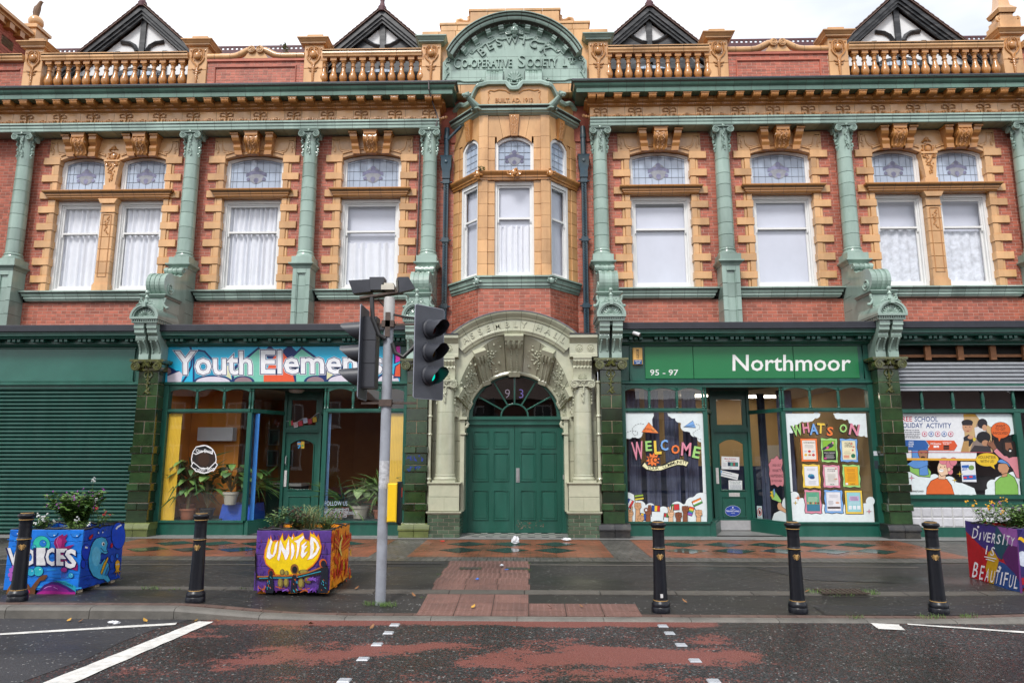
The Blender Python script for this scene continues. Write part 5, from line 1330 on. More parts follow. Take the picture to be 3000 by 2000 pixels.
# ---- downpipes beside the bay
for s in(-1,1):
 dp=part('downpipe',hall);X=s*1.62;Yp=.90
 m_=MB();m_.tube([(X,Yp,8.62),(X,Yp,9.32),(X,Yp,9.34)],[.062,.062,.058],14);m_.lathe([(.072,9.05),(.072,9.15)],14,X,Yp)
 if s<0:m_.tube([(X+.02,Yp-.08,8.6),(X+.02,Yp-.08,8.98),(X+.10,Yp-.12,9.06),(X+.36,Yp-.22,9.28)],.035,8)
 m_.build('upper_pipe',PIPE,dp)
 m_=MB();m_.add([(X-.145,.77,8.60),(X+.145,.77,8.60),(X+.145,1.0,8.60),(X-.145,1.0,8.60),(X-.12,.79,8.54),(X+.12,.79,8.54),(X+.12,1.0,8.54),(X-.12,1.0,8.54),(X-.12,.80,8.36),(X+.12,.80,8.36),(X+.12,1.0,8.36),(X-.12,1.0,8.36),(X-.09,.82,8.22),(X+.09,.82,8.22),(X+.09,1.0,8.22),(X-.09,1.0,8.22),(X-.09,.82,8.05),(X+.09,.82,8.05),(X+.09,1,8.05),(X-.09,1,8.05)],[(q*4+i,q*4+(i+1)%4,q*4+4+(i+1)%4,q*4+4+i)for q in range(4)for i in range(4)]+[(0,1,2,3)]);m_.ball(X,.79,8.45,.04,.02,.04);m_.build('hopper_head',PIPE,dp)
 m_=MB();m_.box(X-.056,X+.056,.855,.98,4.1,8.06);m_.build('pipe_shaft',PIPE,dp)
 for z in(7.98,6.55,4.98):MB().box(X-.135,X+.135,.88,.93,z-.012,z+.012).box(X-.08,X+.08,.835,.98,z-.05,z+.05).build('pipe_bracket',PIPE,dp)
 m_=MB()
 for k in range(60):z=4.3+k*.062;m_.tube([(X-.03,.846,z),(X+.0,.842,z+.015),(X+.03,.846,z+.031),(X,.842,z+.046),(X-.03,.846,z+.062)],.007,4,cap=False)
 tag(m_.build('pipe_relief',PIPE,dp),kind='stuff')
 # cable running down the facade
m_=MB();m_.tube([(-1.98,.20,10.18),(-1.97,.2,9.96),(-1.93,.45,9.80),(-1.86,.60,9.62),(-1.80,.58,9.45),(-1.84,.58,9.24),(-2.27,.93,9.1),(-2.27,.95,7.5),(-2.29,.95,5.9)],.016,6);m_.build('facade_cable',mat('grey_cable',(.10,.08,.08),.6),hall)
# ---- neighbouring corner block at the far left
wing=empty('corner_block',(-13.2,2.4,0),'red brick corner block with buff cornice rising at the top left edge','building');WX,WY=-13.2,2.4
m_=MB()
z=10.0;k=0
while z<12.55:
 off=0 if k%2 else BW/2;Y=-2.6-off
 while Y<0:
  a,b_=max(-2.6,Y),min(0,Y+BW)
  if b_-a>.04:m_.box(-.02,.012,a+.005,b_-.005,z+.005,z+BH-.005)
  Y+=BW
 z+=BH;k+=1
tag(m_.build('brick_field',BRV,wing),kind='stuff')
MB().box(-3,0,-2.6,0,0,12.6).build('wall',mat('wing_brick',(.30,.085,.06),.8,.25,9,0,.3,30),wing)
m_=MB();m_.prism([(0,0)],0,0)if False else None
for(o,z0,z1)in((.10,12.55,12.65),(.22,12.65,12.72),(.30,12.72,12.80)):m_.box(-3,o,-2.7,o*.4,z0,z1)
m_.build('cornice',BUFF,wing)
for k in range(7):MB().box(0,.2,-2.5+k*.36,-2.34+k*.36,12.48,12.65).build('cornice_bracket',BUFFD,wing)
m_=MB();m_.box(-3,.12,-2.7,.05,12.80,12.95);m_.build('roof_edge',PIPE,wing)
m_=MB();m_.box(-.05,.012,-1.05,-.65,12.05,12.3);m_.build('air_vent',BUFF,wing)
m_=MB();m_.box(-.12,.33,-.35,.12,12.55,12.95).box(-.17,.38,-.40,.17,12.95,13.03).box(-.08,.28,-.30,.08,13.03,13.12);m_.ball(.10,-.1,13.28,.19,.19,.18,16,10);m_.build('corner_finial',BUFF,wing)
m_=MB();bx,by,bz=.10,-.1,13.44
m_.tube([(bx-.02,by,bz),(bx-.03,by,bz+.12),(bx,by,bz+.26),(bx+.03,by,bz+.36),(bx+.06,by,bz+.42)],[.06,.085,.08,.055,.05],10);m_.ball(bx+.07,by,bz+.44,.052,.045,.05);m_.tube([(bx+.10,by,bz+.45),(bx+.16,by,bz+.42)],[.02,.004],6)
for s in(-1,1):m_.ball(bx-.03,by+s*.05,bz+.17,.06,.03,.15)
m_.tube([(bx-.06,by,bz+.08),(bx-.12,by,bz-.1)],[.05,.02],6);o=m_.build('bird_statue',mat('weathered_bird',(.16,.09,.05),.7,.3,10),wing)
# ================================================================== ground floor: piers, consoles, entrance arch
BLK=mat('black_glazed_plinth',(.016,.016,.018),.3,.4,8,.2,.1,20,coat=.3,stain=(.10,.09,.07),stain_amt=.4,ss=6)
def ground_pier(x,plinth_m):
 p=part('tiled_pier',hall);p.location=(x,0,0);yf=-.28
 rows=[(3.37,3.10),(3.10,2.845),(2.845,2.58),(2.58,2.32),(2.32,2.07),(2.07,1.81)]
 m_=MB();m_.box(-.205,.205,yf+.012,.3,.0,3.4);m_.build('pier_core',mat('pale_joint',(.42,.30,.22),.8,.2,12),p)
 for k,(t_,b_)in enumerate(rows):
  if k<2 or k%2:block('tile',p,-.215,.215,yf,.05,b_+.005,t_-.005,BOTTLE,.006)
  else:block('tile',p,-.215,-.005,yf,.05,b_+.005,t_-.005,BOTTLE,.006);block('tile',p,.005,.215,yf,.05,b_+.005,t_-.005,BOTTLE,.006)
 z=1.81;
 for k,h in enumerate((.146,.233,.138,.233,.149,.237,.142,.254)):
  if k%2==0:block('tile',p,-.245,-.005,yf-.028,.05,z-h+.005,z-.005,BOTTLE,.012);block('tile',p,.005,.245,yf-.028,.05,z-h+.005,z-.005,BOTTLE,.012)
  else:block('tile',p,-.215,.215,yf,.05,z-h+.005,z-.005,BOTTLE,.006)
  z-=h
 for s in(-1,1):
  x0,x1=sorted((s*.003,s*.315));q=MB();q.prism([(yf-.02,.285),(yf-.05,.27),(yf-.085,.23),(yf-.10,.18),(yf-.10,.15),(.05,.15),(.05,.285)],x0,x1);q.build('plinth_mould',plinth_m,p)
  x0,x1=sorted((s*.003,s*.30));block('plinth_tile',p,x0,x1,yf-.085,.05,.012,.147,plinth_m,.006)
  # olive ionic capital
 q=MB();q.box(-.355,.355,yf-.13,.1,3.555,3.60).box(-.33,.33,yf-.11,.1,3.53,3.557).box(-.26,.26,yf-.03,.1,3.37,3.54)
 for s in(-1,1):
  q.lathe([(.095,-.06),(.095,.06)],20,M=Matrix.Translation((s*.235,yf-.06,3.455))@Matrix.Rotation(R(90),4,'X'))
  q.tube([(v[0],yf-.125,v[1])for v in spiral(s*.235,3.455,.09,1.9,s,95,30)],[.017-.009*i/30 for i in range(31)],6)
  for k in range(3):q.ball(s*(.04+.055*k),yf-.05,3.455,.022,.03,.03)
  for e in(0,1):q.tube([(s*x_,yf-.13,z_)for x_,z_ in(((0,3.52),(.06,3.56),(.10,3.53),(.07,3.50),(0,3.52))if e==0 else((0,3.51),(.06,3.47),(.10,3.45),(.06,3.44),(0,3.50)))],.013,5)
  q.tube([(s*x_,yf-.012,z_)for x_,z_ in((.01,3.36),(.07,3.33),(.085,3.27),(.05,3.23),(.02,3.25))],.014,5)
  q.tube([(s*x_,yf-.012,z_)for x_,z_ in((.01,2.95),(.05,2.93),(.08,2.89))],.010,5)
 q.tube([(0,yf-.02,3.5),(0,yf-.016,3.2),(0,yf-.012,2.88)],[.02,.016,.008],6);rg=random.Random(2)
 for k in range(18):q.ball(rg.uniform(-.035,.035),yf-.018,3.20-.30*k/17,rg.uniform(.014,.024),.016,rg.uniform(.018,.03),6,4)
 q.build('pier_capital',OLIVE,p)
 # twin bracket
 pr=[(-.305,3.605),(-.305,3.70),(-.295,3.74),(-.32,3.84),(-.385,3.93),(-.45,3.985),(-.47,4.0),(-.47,4.09),(-.50,4.10),(-.54,4.14),(-.54,4.22),(-.575,4.23),(-.575,4.335),(.1,4.335),(.1,3.605)]
 for s in(-1,1):
  x0,x1=sorted((s*.03,s*.235));q=MB();q.prism(pr,x0,x1)
  rg=random.Random(4)
  for k in range(16):t_=k/15;y=-.31-.14*t_**1.6;q.ball((x0+x1)/2+(.07 if k%2 else-.07)*(1-.2*t_),y-.004,3.76+.22*t_,.02,.016,.026,6,4)
  for k in range(7):q.ball(x0+.02+.028*k,-.475,4.045,.016,.012,.03,5,4)
  q.build('console_bracket',GREEN,p)
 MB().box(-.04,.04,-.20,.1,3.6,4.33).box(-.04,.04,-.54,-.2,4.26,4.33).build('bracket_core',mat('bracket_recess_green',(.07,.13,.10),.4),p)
 # hood with dentils, lunette and finial
 q=MB();q.box(-.27,.27,-.62,.25,4.335,4.36).box(-.255,.255,-.60,.25,4.36,4.41)
 for k in range(12):X=-.25+.0455*k;q.box(X-.012,X+.012,-.635,-.60,4.362,4.405)
 for k in range(9):
  for s in(-1,1):Y=-.58+.075*k;q.box(min(s*.255,s*.28),max(s*.255,s*.28),Y-.02,Y+.02,4.362,4.405)
 q.box(-.295,.295,-.665,.25,4.41,4.455);q.build('hood_cornice',GREEN,p)
 q=MB()
 for r0,r1,y0 in((.30,.255,-.66),(.255,.225,-.64)):
  A=arcpts(0,4.452,r0,0,180,18,r0*.93);B=arcpts(0,4.452,r1,0,180,18,r1*.93);n=19
  q.add([(a[0],y0,a[1])for a in A]+[(b[0],y0,b[1])for b in B]+[(a[0],.2,a[1])for a in A]+[(b[0],-.57,b[1])for b in B],[(i,i+1,i+1+n,i+n)for i in range(n-1)]+[(i+n,i+1+n,i+1+3*n,i+3*n)for i in range(n-1)]+([(i,i+2*n,i+1+2*n,i+1)for i in range(n-1)]if r0>.29 else[]),smooth=False)
 A=arcpts(0,4.452,.228,0,180,18,.212);q.add([(a[0],-.575,a[1])for a in A],[tuple(range(19))])
 for k in range(9):a=12+k*19.5;q.tube([(.05*math.cos(R(a)),-.585,4.46+.05*math.sin(R(a))),(.11*math.cos(R(a)),-.60,4.455+.10*math.sin(R(a))),(.165*math.cos(R(a)),-.585,4.455+.155*math.sin(R(a)))],[.012,.022,.016],6)
 for k in range(11):a=5+k*17;q.ball(.195*math.cos(R(a)),-.59,4.455+.185*math.sin(R(a)),.018,.016,.018,6,4)
 q.ball(0,-.595,4.465,.06,.03,.03);q.build('shell_lunette',GREEN,p)
 q=MB();q.box(-.035,.035,-.70,-.60,4.66,4.76);q.lathe([(.06,4.76),(.055,4.80),(.035,4.81),(.035,4.86),(.05,4.87),(.03,4.90),(.022,4.93),(.04,4.96),(.045,4.985),(.03,5.02),(0.005,5.03)],12,0,-.60)
 for s in(-1,1):q.tube([(v[0],-.63,v[1])for v in spiral(s*.09,4.77,.045,1.2,s,60,14)],.016,5);q.tube([(s*.13,-.63,4.74),(s*.2,-.63,4.70)],[.02,.012],5)
 q.build('hood_finial',GREEN,p)
 # stepped body behind the hood and the great scroll up to the pedestal
 block('console_block',p,-.23,.23,-.36,.30,4.46,4.66,GREEN,.01);block('console_block',p,-.225,.225,-.34,.30,4.665,4.93,GREEN,.01)
 sweep('console_ledge',p,[(.07,5.0),(.07,4.98),(.045,4.96),(.03,4.935),(0,4.93),(-.1,4.93),(-.1,5.0)],[(-.215,.30),(-.215,-.34),(.215,-.34),(.215,.30)],GREEN);MB().box(-.2,.2,-.33,.4,4.94,4.998).build('ledge_core',GREEN,p)
 for s in(-1,1):q=MB();q.tube([(s*x_,-.35,z_)for x_,z_ in((.26,4.90),(.25,4.84),(.23,4.80),(.25,4.74),(.30,4.70))],.025,6);q.ball(s*.31,-.35,4.705,.035);q.ball(s*.255,-.35,4.90,.03);q.build('console_scroll',GREEN,p)
 def prof(o):
  P=[(.585,5.0),(.585,5.80-o)]
  P+=[(.40+(.085-o)*math.cos(R(a)),5.715+(.085-o)*math.sin(R(a)))for a in range(90,271,30)]
  P+=[(.36,5.60),(.28,5.545),(.20,5.545)]
  P+=[(-.08+(.27-o)*math.cos(R(a)),5.26+(.27-o)*math.sin(R(a)))for a in range(70,236,15)]
  P+=[(-.18,5.0)]
  return P
 for k,(x0,x1,o)in enumerate(((-.20,-.125,0),(-.125,-.075,.018),(-.075,-.025,.004),(-.025,.025,.02),(.025,.075,.004),(.075,.125,.018),(.125,.20,0))):
  q=MB();q.prism(prof(o),x0,x1);q.build('scroll_rib',GREEN,p)
 for s in(-1,1):
  q=MB();q.tube([(s*.205,v[0],v[1])for v in spiral(-.10,5.19,.13,1.6,1,0,24)],.02,6);q.tube([(s*.205,v[0],v[1])for v in spiral(.40,5.715,.07,1.5,1,180,20)],.014,5);q.build('scroll_volute',GREEN,p)
 q=MB();q.box(-.2,.2,.25,.6,4.35,5.0);q.build('console_back',GREEN,p)
 return p
OLP=mat('olive_plinth',(.10,.12,.035),.2,.3,6,.15,.05,10,coat=.4)
ground_pier(-7.66,OLP);ground_pier(-2.0,OLP);ground_pier(2.0,BLK);ground_pier(7.66,BLK)
# ---- entrance arch
ent=part('entrance',hall)
for s in(-1,1):
# tiled plinth
 k=0;z=.01
 while z<.46:
  h=.075;off=.0 if k%2 else.11;X=1.08-off
  while X<1.73:
   a,b_=max(1.08,X),min(1.73,X+.22)
   if b_-a>.03:x0,x1=sorted((s*(a+.004),s*(b_-.004)));block('glazed_brick',ent,x0,x1,-.34,.3,z+.004,z+h-.004,TILEB,.004)
   X+=.22
  z+=h;k+=1
 x0,x1=sorted((s*1.09,s*1.72));MB().box(x0,x1,-.33,.4,0,.47).build('plinth_core',mat('pale_joint2',(.40,.33,.26),.8,.2,12),ent)
 # sides of the plinth seen in the reveal
 for k in range(6):
  for j in range(3):
   Y=-.33+j*.22+(.11 if k%2 else 0);y1=min(Y+.21,.42)
   if y1-Y>.05:q=MB();xx=s*1.078;q.box(min(xx,xx+s*.02),max(xx,xx+s*.02),Y,y1,.01+k*.075+.004,.01+(k+1)*.075-.004);q.build('glazed_brick',TILEB,ent)
 sweep('plinth_cap',ent,[(.03,.515),(.03,.495),(.015,.475),(0,.465),(-.1,.465),(-.1,.515)],([(1.08,.35),(1.08,-.34),(1.73,-.34),(1.73,.2)]if s>0 else[(-1.73,.2),(-1.73,-.34),(-1.08,-.34),(-1.08,.35)]),CREAM)
 for z0,z1,sp in((.52,.80,1),(.80,1.05,0)):
  for a,b_ in(((1.10,1.40),(1.40,1.715))if sp else((1.10,1.715),)):
   x0,x1=sorted((s*a,s*b_));block('pedestal_block',ent,x0,x1,-.32,.3,z0+.003,z1-.003,CREAM,.006)
 sweep('pedestal_cap',ent,[(.035,1.09),(.035,1.07),(.01,1.05),(-.1,1.05),(-.1,1.09)],([(1.10,.35),(1.10,-.32),(1.715,-.32),(1.715,.2)]if s>0 else[(-1.715,.2),(-1.715,-.32),(-1.10,-.32),(-1.10,.35)]),CREAM)
 q=MB();x0,x1=sorted((s*1.10,s*1.72));q.box(x0,x1,-.30,.4,.5,1.085);q.build('pedestal_core',CREAM,ent)
 c=part('entrance_column',hall);c.location=(s*1.42,-.10,0)
 inst('column_base',cached('ecb',lambda:MB().box(-.235,.235,-.225,.2,1.09,1.13).lathe([(.225,1.13),(.235,1.155),(.22,1.18),(.205,1.19),(.203,1.215),(.212,1.225),(.205,1.245),(.196,1.25)],28).mesh('column_base',CREAM)),c)
 for a,b_ in zip((1.25,1.64,2.06,2.50,2.97),(1.64,2.06,2.50,2.97,3.0)):
  rr=lambda z:.196-.02*((z-1.25)/1.75)**2
  inst('drum',cached(('ed',a),lambda:MB().lathe([(rr(a)-.004,a+.001),(rr(a),a+.005),(rr(b_),b_-.005),(rr(b_)-.004,b_-.001)],28).mesh('drum',CREAM)),c)
 def ecap():
  q=MB();q.box(-.235,.235,-.23,.2,3.135,3.165).box(-.19,.19,-.19,.2,3.02,3.14)
  for e in(-1,1):
   q.lathe([(.082,-.04),(.082,.04)],18,M=Matrix.Translation((e*.175,-.175,3.065))@Matrix.Rotation(R(90),4,'X'));q.tube([(v[0],-.22,v[1])for v in spiral(e*.175,3.065,.078,1.9,e,95,28)],[.015-.008*i/28 for i in range(29)],6)
   q.lathe([(.07,-.03),(.07,.03)],14,M=Matrix.Translation((e*.2,0,3.065))@Matrix.Rotation(R(90),4,'Y'))
   for k in range(5):q.ball(e*.19,-.04+.01*(k%2),2.97-.07*k,.03-.003*k,.03,.035,6,4)
  rg=random.Random(6)
  for k in range(14):q.ball(rg.uniform(-.045,.045)*(1-k/20),-.205,3.10-.38*k/13,rg.uniform(.016,.028),.02,rg.uniform(.02,.032),6,4)
  for e in(-1,1):q.tube([(0,-.21,3.10),(e*.05,-.215,3.13),(e*.08,-.21,3.09)],[.012,.014,.006],5)
  return q.mesh('column_capital',CREAM)
 inst('column_capital',cached('ecap',ecap),c)
 # fluted impost bracket over the capital
 q=MB();pr=[(-.22,3.165),(-.215,3.30),(-.23,3.36),(-.25,3.42),(-.23,3.46),(-.25,3.50),(-.29,3.56),(-.29,3.60),(-.31,3.61),(-.31,3.64),(.3,3.64),(.3,3.165)]
 q.prism(pr,s*1.42-.19,s*1.42+.19)
 for k in range(5):q.tube([(s*1.42-.14+.07*k,y-.006,z)for y,z in pr[3:7]],.022,6)
 for k in range(7):a=15+25*k;q.tube([(s*1.42,-.222,3.19),(s*1.42+.09*math.cos(R(a)),-.23,3.19+.12*math.sin(R(a)))],[.012,.018],5)
 q.build('impost_bracket',CREAM,ent)
 # entablature end
 x0,x1=sorted((s*1.16,s*1.735));q=MB();q.prism([(-.27,3.645),(-.27,3.70),(-.25,3.72),(-.25,3.93),(-.27,3.95),(-.30,4.0),(-.345,4.04),(-.345,4.105),(.3,4.105),(.3,3.645)],x0,x1)
 for k in(0,1):
  X=s*(1.36+.24*k)
  for a in range(0,360,60):q.ball(X+.035*math.cos(R(a)),-.255,3.825+.035*math.sin(R(a)),.024,.016,.024,6,4)
  q.ball(X,-.262,3.825,.018,.016,.018);q.tube([(X+.075*math.cos(R(a)),-.252,3.825+.075*math.sin(R(a)))for a in range(0,361,30)],.008,4)
 q.build('entablature_end',CREAM,ent)
 q=MB();q.box(x0,x1,-.36,.3,4.106,4.13);q.build('lead_capping',LEAD,ent)
 # wall behind the column, narrow colonnette beside the pier
 for z0,z1 in((1.09,1.5),(1.5,1.92),(1.92,2.34),(2.34,2.76),(2.76,3.2),(3.2,3.64)):
  x0,x1=sorted((s*1.10,s*1.72));block('wall_block',ent,x0,x1,.06,.4,z0+.003,z1-.003,CREAM,.005)
 q=MB();q.tube([(s*1.745,-.16,.52),(s*1.745,-.16,3.15)],.04,10)
 for z in(1.15,2.05,2.42,3.12):q.tube([(s*1.745,-.16,z-.03),(s*1.745,-.16,z),(s*1.745,-.16,z+.03)],[.045,.06,.045],10)
 q.build('colonnette',CREAM,ent)
 # scrolled jamb bracket under the arch springing
 q=MB();x0,x1=sorted((s*1.035,s*1.12));q.box(x0,x1,-.05,.42,.5,2.05);q.box(min(s*1.0,s*1.12),max(s*1.0,s*1.12),-.08,.42,2.05,2.09)
 q.tube([(s*x_,.02,z_)for x_,z_ in((1.10,2.09),(1.06,2.14),(1.03,2.20),(.99,2.22),(.97,2.27),(.99,2.31),(1.02,2.29))],.035,8);q.box(min(s*.98,s*1.14),max(s*.98,s*1.14),-.08,.42,2.36,2.42);q.box(min(s*1.03,s*1.12),max(s*1.03,s*1.12),-.03,.42,2.09,2.37)
 q.build('jamb_bracket',CREAM,ent)
 # lettered arch band in blocks
AC=2.615
prof=[(1.535,.3),(1.535,-.16),(1.575,-.18),(1.60,-.20),(1.63,-.20),(1.64,-.185),(1.835,-.185),(1.845,-.21),(1.88,-.225),(1.92,-.26),(1.96,-.29),(2.0,-.30),(2.0,.3)]
nb=9;A0,A1=47.0,133.0
for k in range(nb):
 a0,a1=A0+(A1-A0)*k/nb+.09,A0+(A1-A0)*(k+1)/nb-.09;q=MB();kk=len(prof);vs=[]
 for j in range(5):
  a=R(a0+(a1-a0)*j/4);vs+=[(r_*math.cos(a),y,AC+r_*math.sin(a))for r_,y in prof]
 q.add(vs,[(j*kk+i,j*kk+(i+1)%kk,(j+1)*kk+(i+1)%kk,(j+1)*kk+i)for j in range(4)for i in range(kk)]+[tuple(range(kk)),tuple(4*kk+i for i in range(kk-1,-1,-1))]);q.build('arch_block',CREAM,ent)
q=MB();vs=[]
for j in range(31):
 a=R(A0+(A1-A0)*j/30);vs+=[(r_*math.cos(a),y+.01,AC+r_*math.sin(a))for r_,y in prof[1:12]]
q.add(vs,[(j*11+i,j*11+i+1,(j+1)*11+i+1,(j+1)*11+i)for j in range(30)for i in range(10)]);q.build('arch_joints',JOINT,ent)
q=MB();vs=[]
for j in range(31):
 a=R(A0+(A1-A0)*j/30);vs+=[(r_*math.cos(a),y,AC+r_*math.sin(a))for r_,y in((2.002,-.31),(2.02,-.31),(2.02,.6),(2.002,.6))]
q.add(vs,[(j*4+i,j*4+(i+1)%4,(j+1)*4+(i+1)%4,(j+1)*4+i)for j in range(30)for i in range(4)]);q.build('lead_capping',mat('pale_lead',(.14,.14,.17),.6,.3,10),ent)
q=MB();q2=MB()
for ch,a in zip('ASSEMBLY HALL',(126.2,120.5,114.4,108.3,101.5,94.7,88.7,83.0,0,72.3,65.6,59.2,53.2)):
 if ch!=' ':
  for dq,b_,yy,dp in((q,-.004,-.193,.022),(q2,.022,-.187,.006)):text3d(ch,1.675*math.cos(R(a)),AC+1.675*math.sin(R(a)),.125,yy,dp,b_,rot=a-90,mb=dq)
q.build('raised_lettering',CREAM,ent);q2.build('lettering_ground',mat('grimy_cream',(.28,.27,.18),.5,.2,9),ent)
# funnel of carved voussoirs
def fun(a,t_):
 o=Vector((1.24*math.cos(R(a)),-.10,2.42+1.735*math.sin(R(a))));i=Vector((1.03*math.cos(R(a)),.36,2.40+.98*math.sin(R(a))));return o.lerp(i,t_)
q=MB();n=40;vs=[tuple(fun(180*j/n,t_))for j in range(n+1)for t_ in(0,.25,.5,.75,1)]
q.add(vs,[(j*5+i,j*5+i+1,(j+1)*5+i+1,(j+1)*5+i)for j in range(n)for i in range(4)],smooth=True);q.build('carved_arch',CREAM,ent)
q=MB();
for a in(8,25,45,63,80,100,117,135,155,172):q.tube([tuple(fun(a,.02)-Vector((0,.004,0))),tuple(fun(a,.98)-Vector((0,.004,0)))],.005,4)
q.build('arch_joints',JOINT,ent)
q=MB();rg=random.Random(12)
for c0 in(36,62,118,144):
 for t0 in(.45,):
  for k in range(26):
   a=c0+(7-.22*k)*math.cos(R(45*k));t_=t0+(.28-.009*k)*math.sin(R(45*k));p=fun(a,t_)-Vector((0,.012,0));q.ball(*p,.026,.02,.026,6,4)
 for k in range(34):
  a=c0+rg.uniform(-14,14);t_=rg.uniform(.06,.94);p=fun(a,t_)-Vector((0,.01,0));r_=rg.uniform(.014,.028);q.ball(*p,r_*1.3,r_,r_*rg.uniform(.7,1.5),6,4)
for s in(0,180):
 for k in range(30):p=fun(abs(s-rg.uniform(2,16)),rg.uniform(.1,.9))-Vector((0,.01,0));q.ball(*p,.024,.02,.034,6,4)
tag(q.build('arch_carving',CREAM,ent),kind='stuff')
q=MB()
vs=[tuple(fun(180*j/30,1.0))for j in range(31)];q.tube(vs,.045,8);q.build('inner_arch_roll',CREAM,ent)
# keystones
def ekey(a,w0_,w1_,sc_):
 o,i=fun(a,.0),fun(a,1.0);ax=(i-o);Ln=ax.length;ax.normalize();tdir=Vector((-math.sin(R(a)),0,math.cos(R(a))));tdir=(tdir-ax*tdir.dot(ax)).normalized();nrm=ax.cross(tdir);nrm=nrm if nrm.y<0 else-nrm
 M_=Matrix(((tdir.x,-nrm.x,-ax.x,o.x),(tdir.y,-nrm.y,-ax.y,o.y),(tdir.z,-nrm.z,-ax.z,o.z),(0,0,0,1)))
 q=MB();pr=[(.05,.03),(-.14*sc_,.03),(-.14*sc_,-.08),(-.12*sc_,-.10),(-.13*sc_,-.17),(-.10*sc_,-.24),(-.10*sc_,-Ln*.55),(-.07*sc_,-Ln*.9),(-.09*sc_,-Ln*.92),(-.09*sc_,-Ln*1.04),(.05,-Ln*1.04)]
 wf=lambda z:w0_+(w1_-w0_)*min(1,-z/Ln)if z<0 else w0_
 A=[(-wf(z),y,z)for y,z in pr];B=[(wf(z),y,z)for y,z in pr];n=len(pr)
 q.add(A+B,[tuple(range(n)),tuple(range(2*n-1,n-1,-1))]+[(j,j+n,(j+1)%n+n,(j+1)%n)for j in range(n)],M=M_)
 for k in range(3):q.tube([(-w0_*.6+w0_*.6*k,-.135*sc_,-.09),(-w0_*.55+w0_*.55*k,-.14*sc_,-.17),(-w0_*.5+w0_*.5*k,-.11*sc_,-.26)],.024*sc_,6,M=M_)
 for k in range(10):
  for s in(-1,1):q.ball(s*w1_*.5,-.105*sc_+.03*k/10,-.30-(Ln-.36)*k/9,.022,.016,.03,6,4,M=M_)
 q.build('entrance_keystone',CREAM,ent)
ekey(90,.20,.12,1.3);ekey(53,.13,.085,1.0);ekey(127,.13,.085,1.0);ekey(17,.11,.08,.8);ekey(163,.11,.08,.8)
# spandrels between the carved funnel and the lettered band
q=MB();vs=[]
for j in range(37):
 a=180*j/36;i_=fun(a,0);dv=Vector((i_.x,0,i_.z-AC+.35)).normalized();o_=Vector((0,0,AC-.35))+dv*max(1.95,(i_-Vector((0,-.1,AC-.35))).length+.02)
 o_.x=max(-1.5,min(1.5,o_.x));o_.z=max(2.42,min(4.45,o_.z));vs+=[(i_.x,-.10,i_.z),(o_.x,-.10,o_.z)]
q.add(vs,[(2*j,2*j+1,2*j+3,2*j+2)for j in range(36)]);q.build('spandrel',CREAM,ent)
q=MB();q.box(-1.8,1.8,.42,.46,3.3,4.2).box(-1.8,-1.1,.42,.46,0,3.4).box(1.1,1.8,.42,.46,0,3.4);q.build('arch_backing',CREAM,ent)
# fanlight and doors
dr=part('door',hall);DY=.46
q=MB();pts=arcpts(0,2.42,1.02,0,180,32,.97);inn=arcpts(0,2.45,.91,0,180,32,.86);n=33
q.add([(a[0],DY-.04,a[1])for a in pts]+[(a[0],DY-.04,a[1])for a in inn]+[(a[0],DY+.05,a[1])for a in inn],[(i,i+1,i+1+n,i+n)for i in range(n-1)]+[(i+n,i+n+1,i+1+2*n,i+2*n)for i in range(n-1)])
q.box(-1.03,1.03,DY-.08,DY+.05,2.38,2.45).box(-1.0,1.0,DY-.05,DY+.05,2.27,2.38)
for k in range(60):q.box(-1.0+.0335*k,-.985+.0335*k,DY-.065,DY-.05,2.345,2.37)
q.build('fanlight_frame',PAINT,dr)
q=MB()
for a in(30,60,90,120,150):q.tube([(.29*math.cos(R(a)),DY,2.45+.27*math.sin(R(a))),(.90*math.cos(R(a)),DY,2.45+.85*math.sin(R(a)))],.018,6)
q.tube([(v[0],DY,v[1])for v in arcpts(0,2.45,.29,0,180,16,.27)],.02,6);q.build('glazing_bars',PAINT,dr)
q=MB();q.add([(a[0],DY+.02,a[1])for a in inn],[tuple(range(n))]);q.build('fanlight_glass',SHOPG,dr,fix=False)
p=Print((0,DY-.0,2.45));p.text('9',-.155,.40,.19,'#8b8190',bold=-.012);p.text('3',.145,.40,.19,'#6f62a8',bold=-.012);p.build('house_number',dr)
for s in(-1,1):
 lf=MB();x0,x1=sorted((s*.004,s*1.0));lf.box(x0,x1,DY,DY+.06,.06,2.265);leaf=lf.build('door_leaf',PAINT,dr)
 for(za,zb)in((2.12,1.78),(1.66,1.09),(.88,.29)):
  for a,b_ in((.13,.44),(.56,.88)):
   xa,xb=sorted((s*a,s*b_));q=MB()
   q.tube([(xa,DY-.004,zb),(xb,DY-.004,zb),(xb,DY-.004,za),(xa,DY-.004,za),(xa,DY-.004,zb)],.016,6,cap=False);q.cblock(xa+.03,xb-.03,DY-.006,DY+.01,zb+.03,za-.03,.006);q.build('door_panel',PAINT,dr)
MB().box(-1.09,-1.0,DY-.08,DY+.08,.03,2.38).box(1.0,1.09,DY-.08,DY+.08,.03,2.38).box(-1.0,1.0,DY-.01,DY+.06,.03,.07).build('door_frame',PAINT,dr)
MB().box(.03,.105,DY-.012,DY,1.06,1.36).box(.055,.08,DY-.04,DY-.012,1.10,1.32).build('push_plate',mat('brushed_metal',(.45,.46,.47),.3,.1,9,metal=.6),dr)
MB().box(1.02,1.10,DY-.10,DY-.08,1.13,1.22).build('door_entry_panel',mat('brushed_metal2',(.35,.34,.33),.35,.1,9,metal=.5),dr)
p=Print((0,DY-.003,0));rg=random.Random(3)
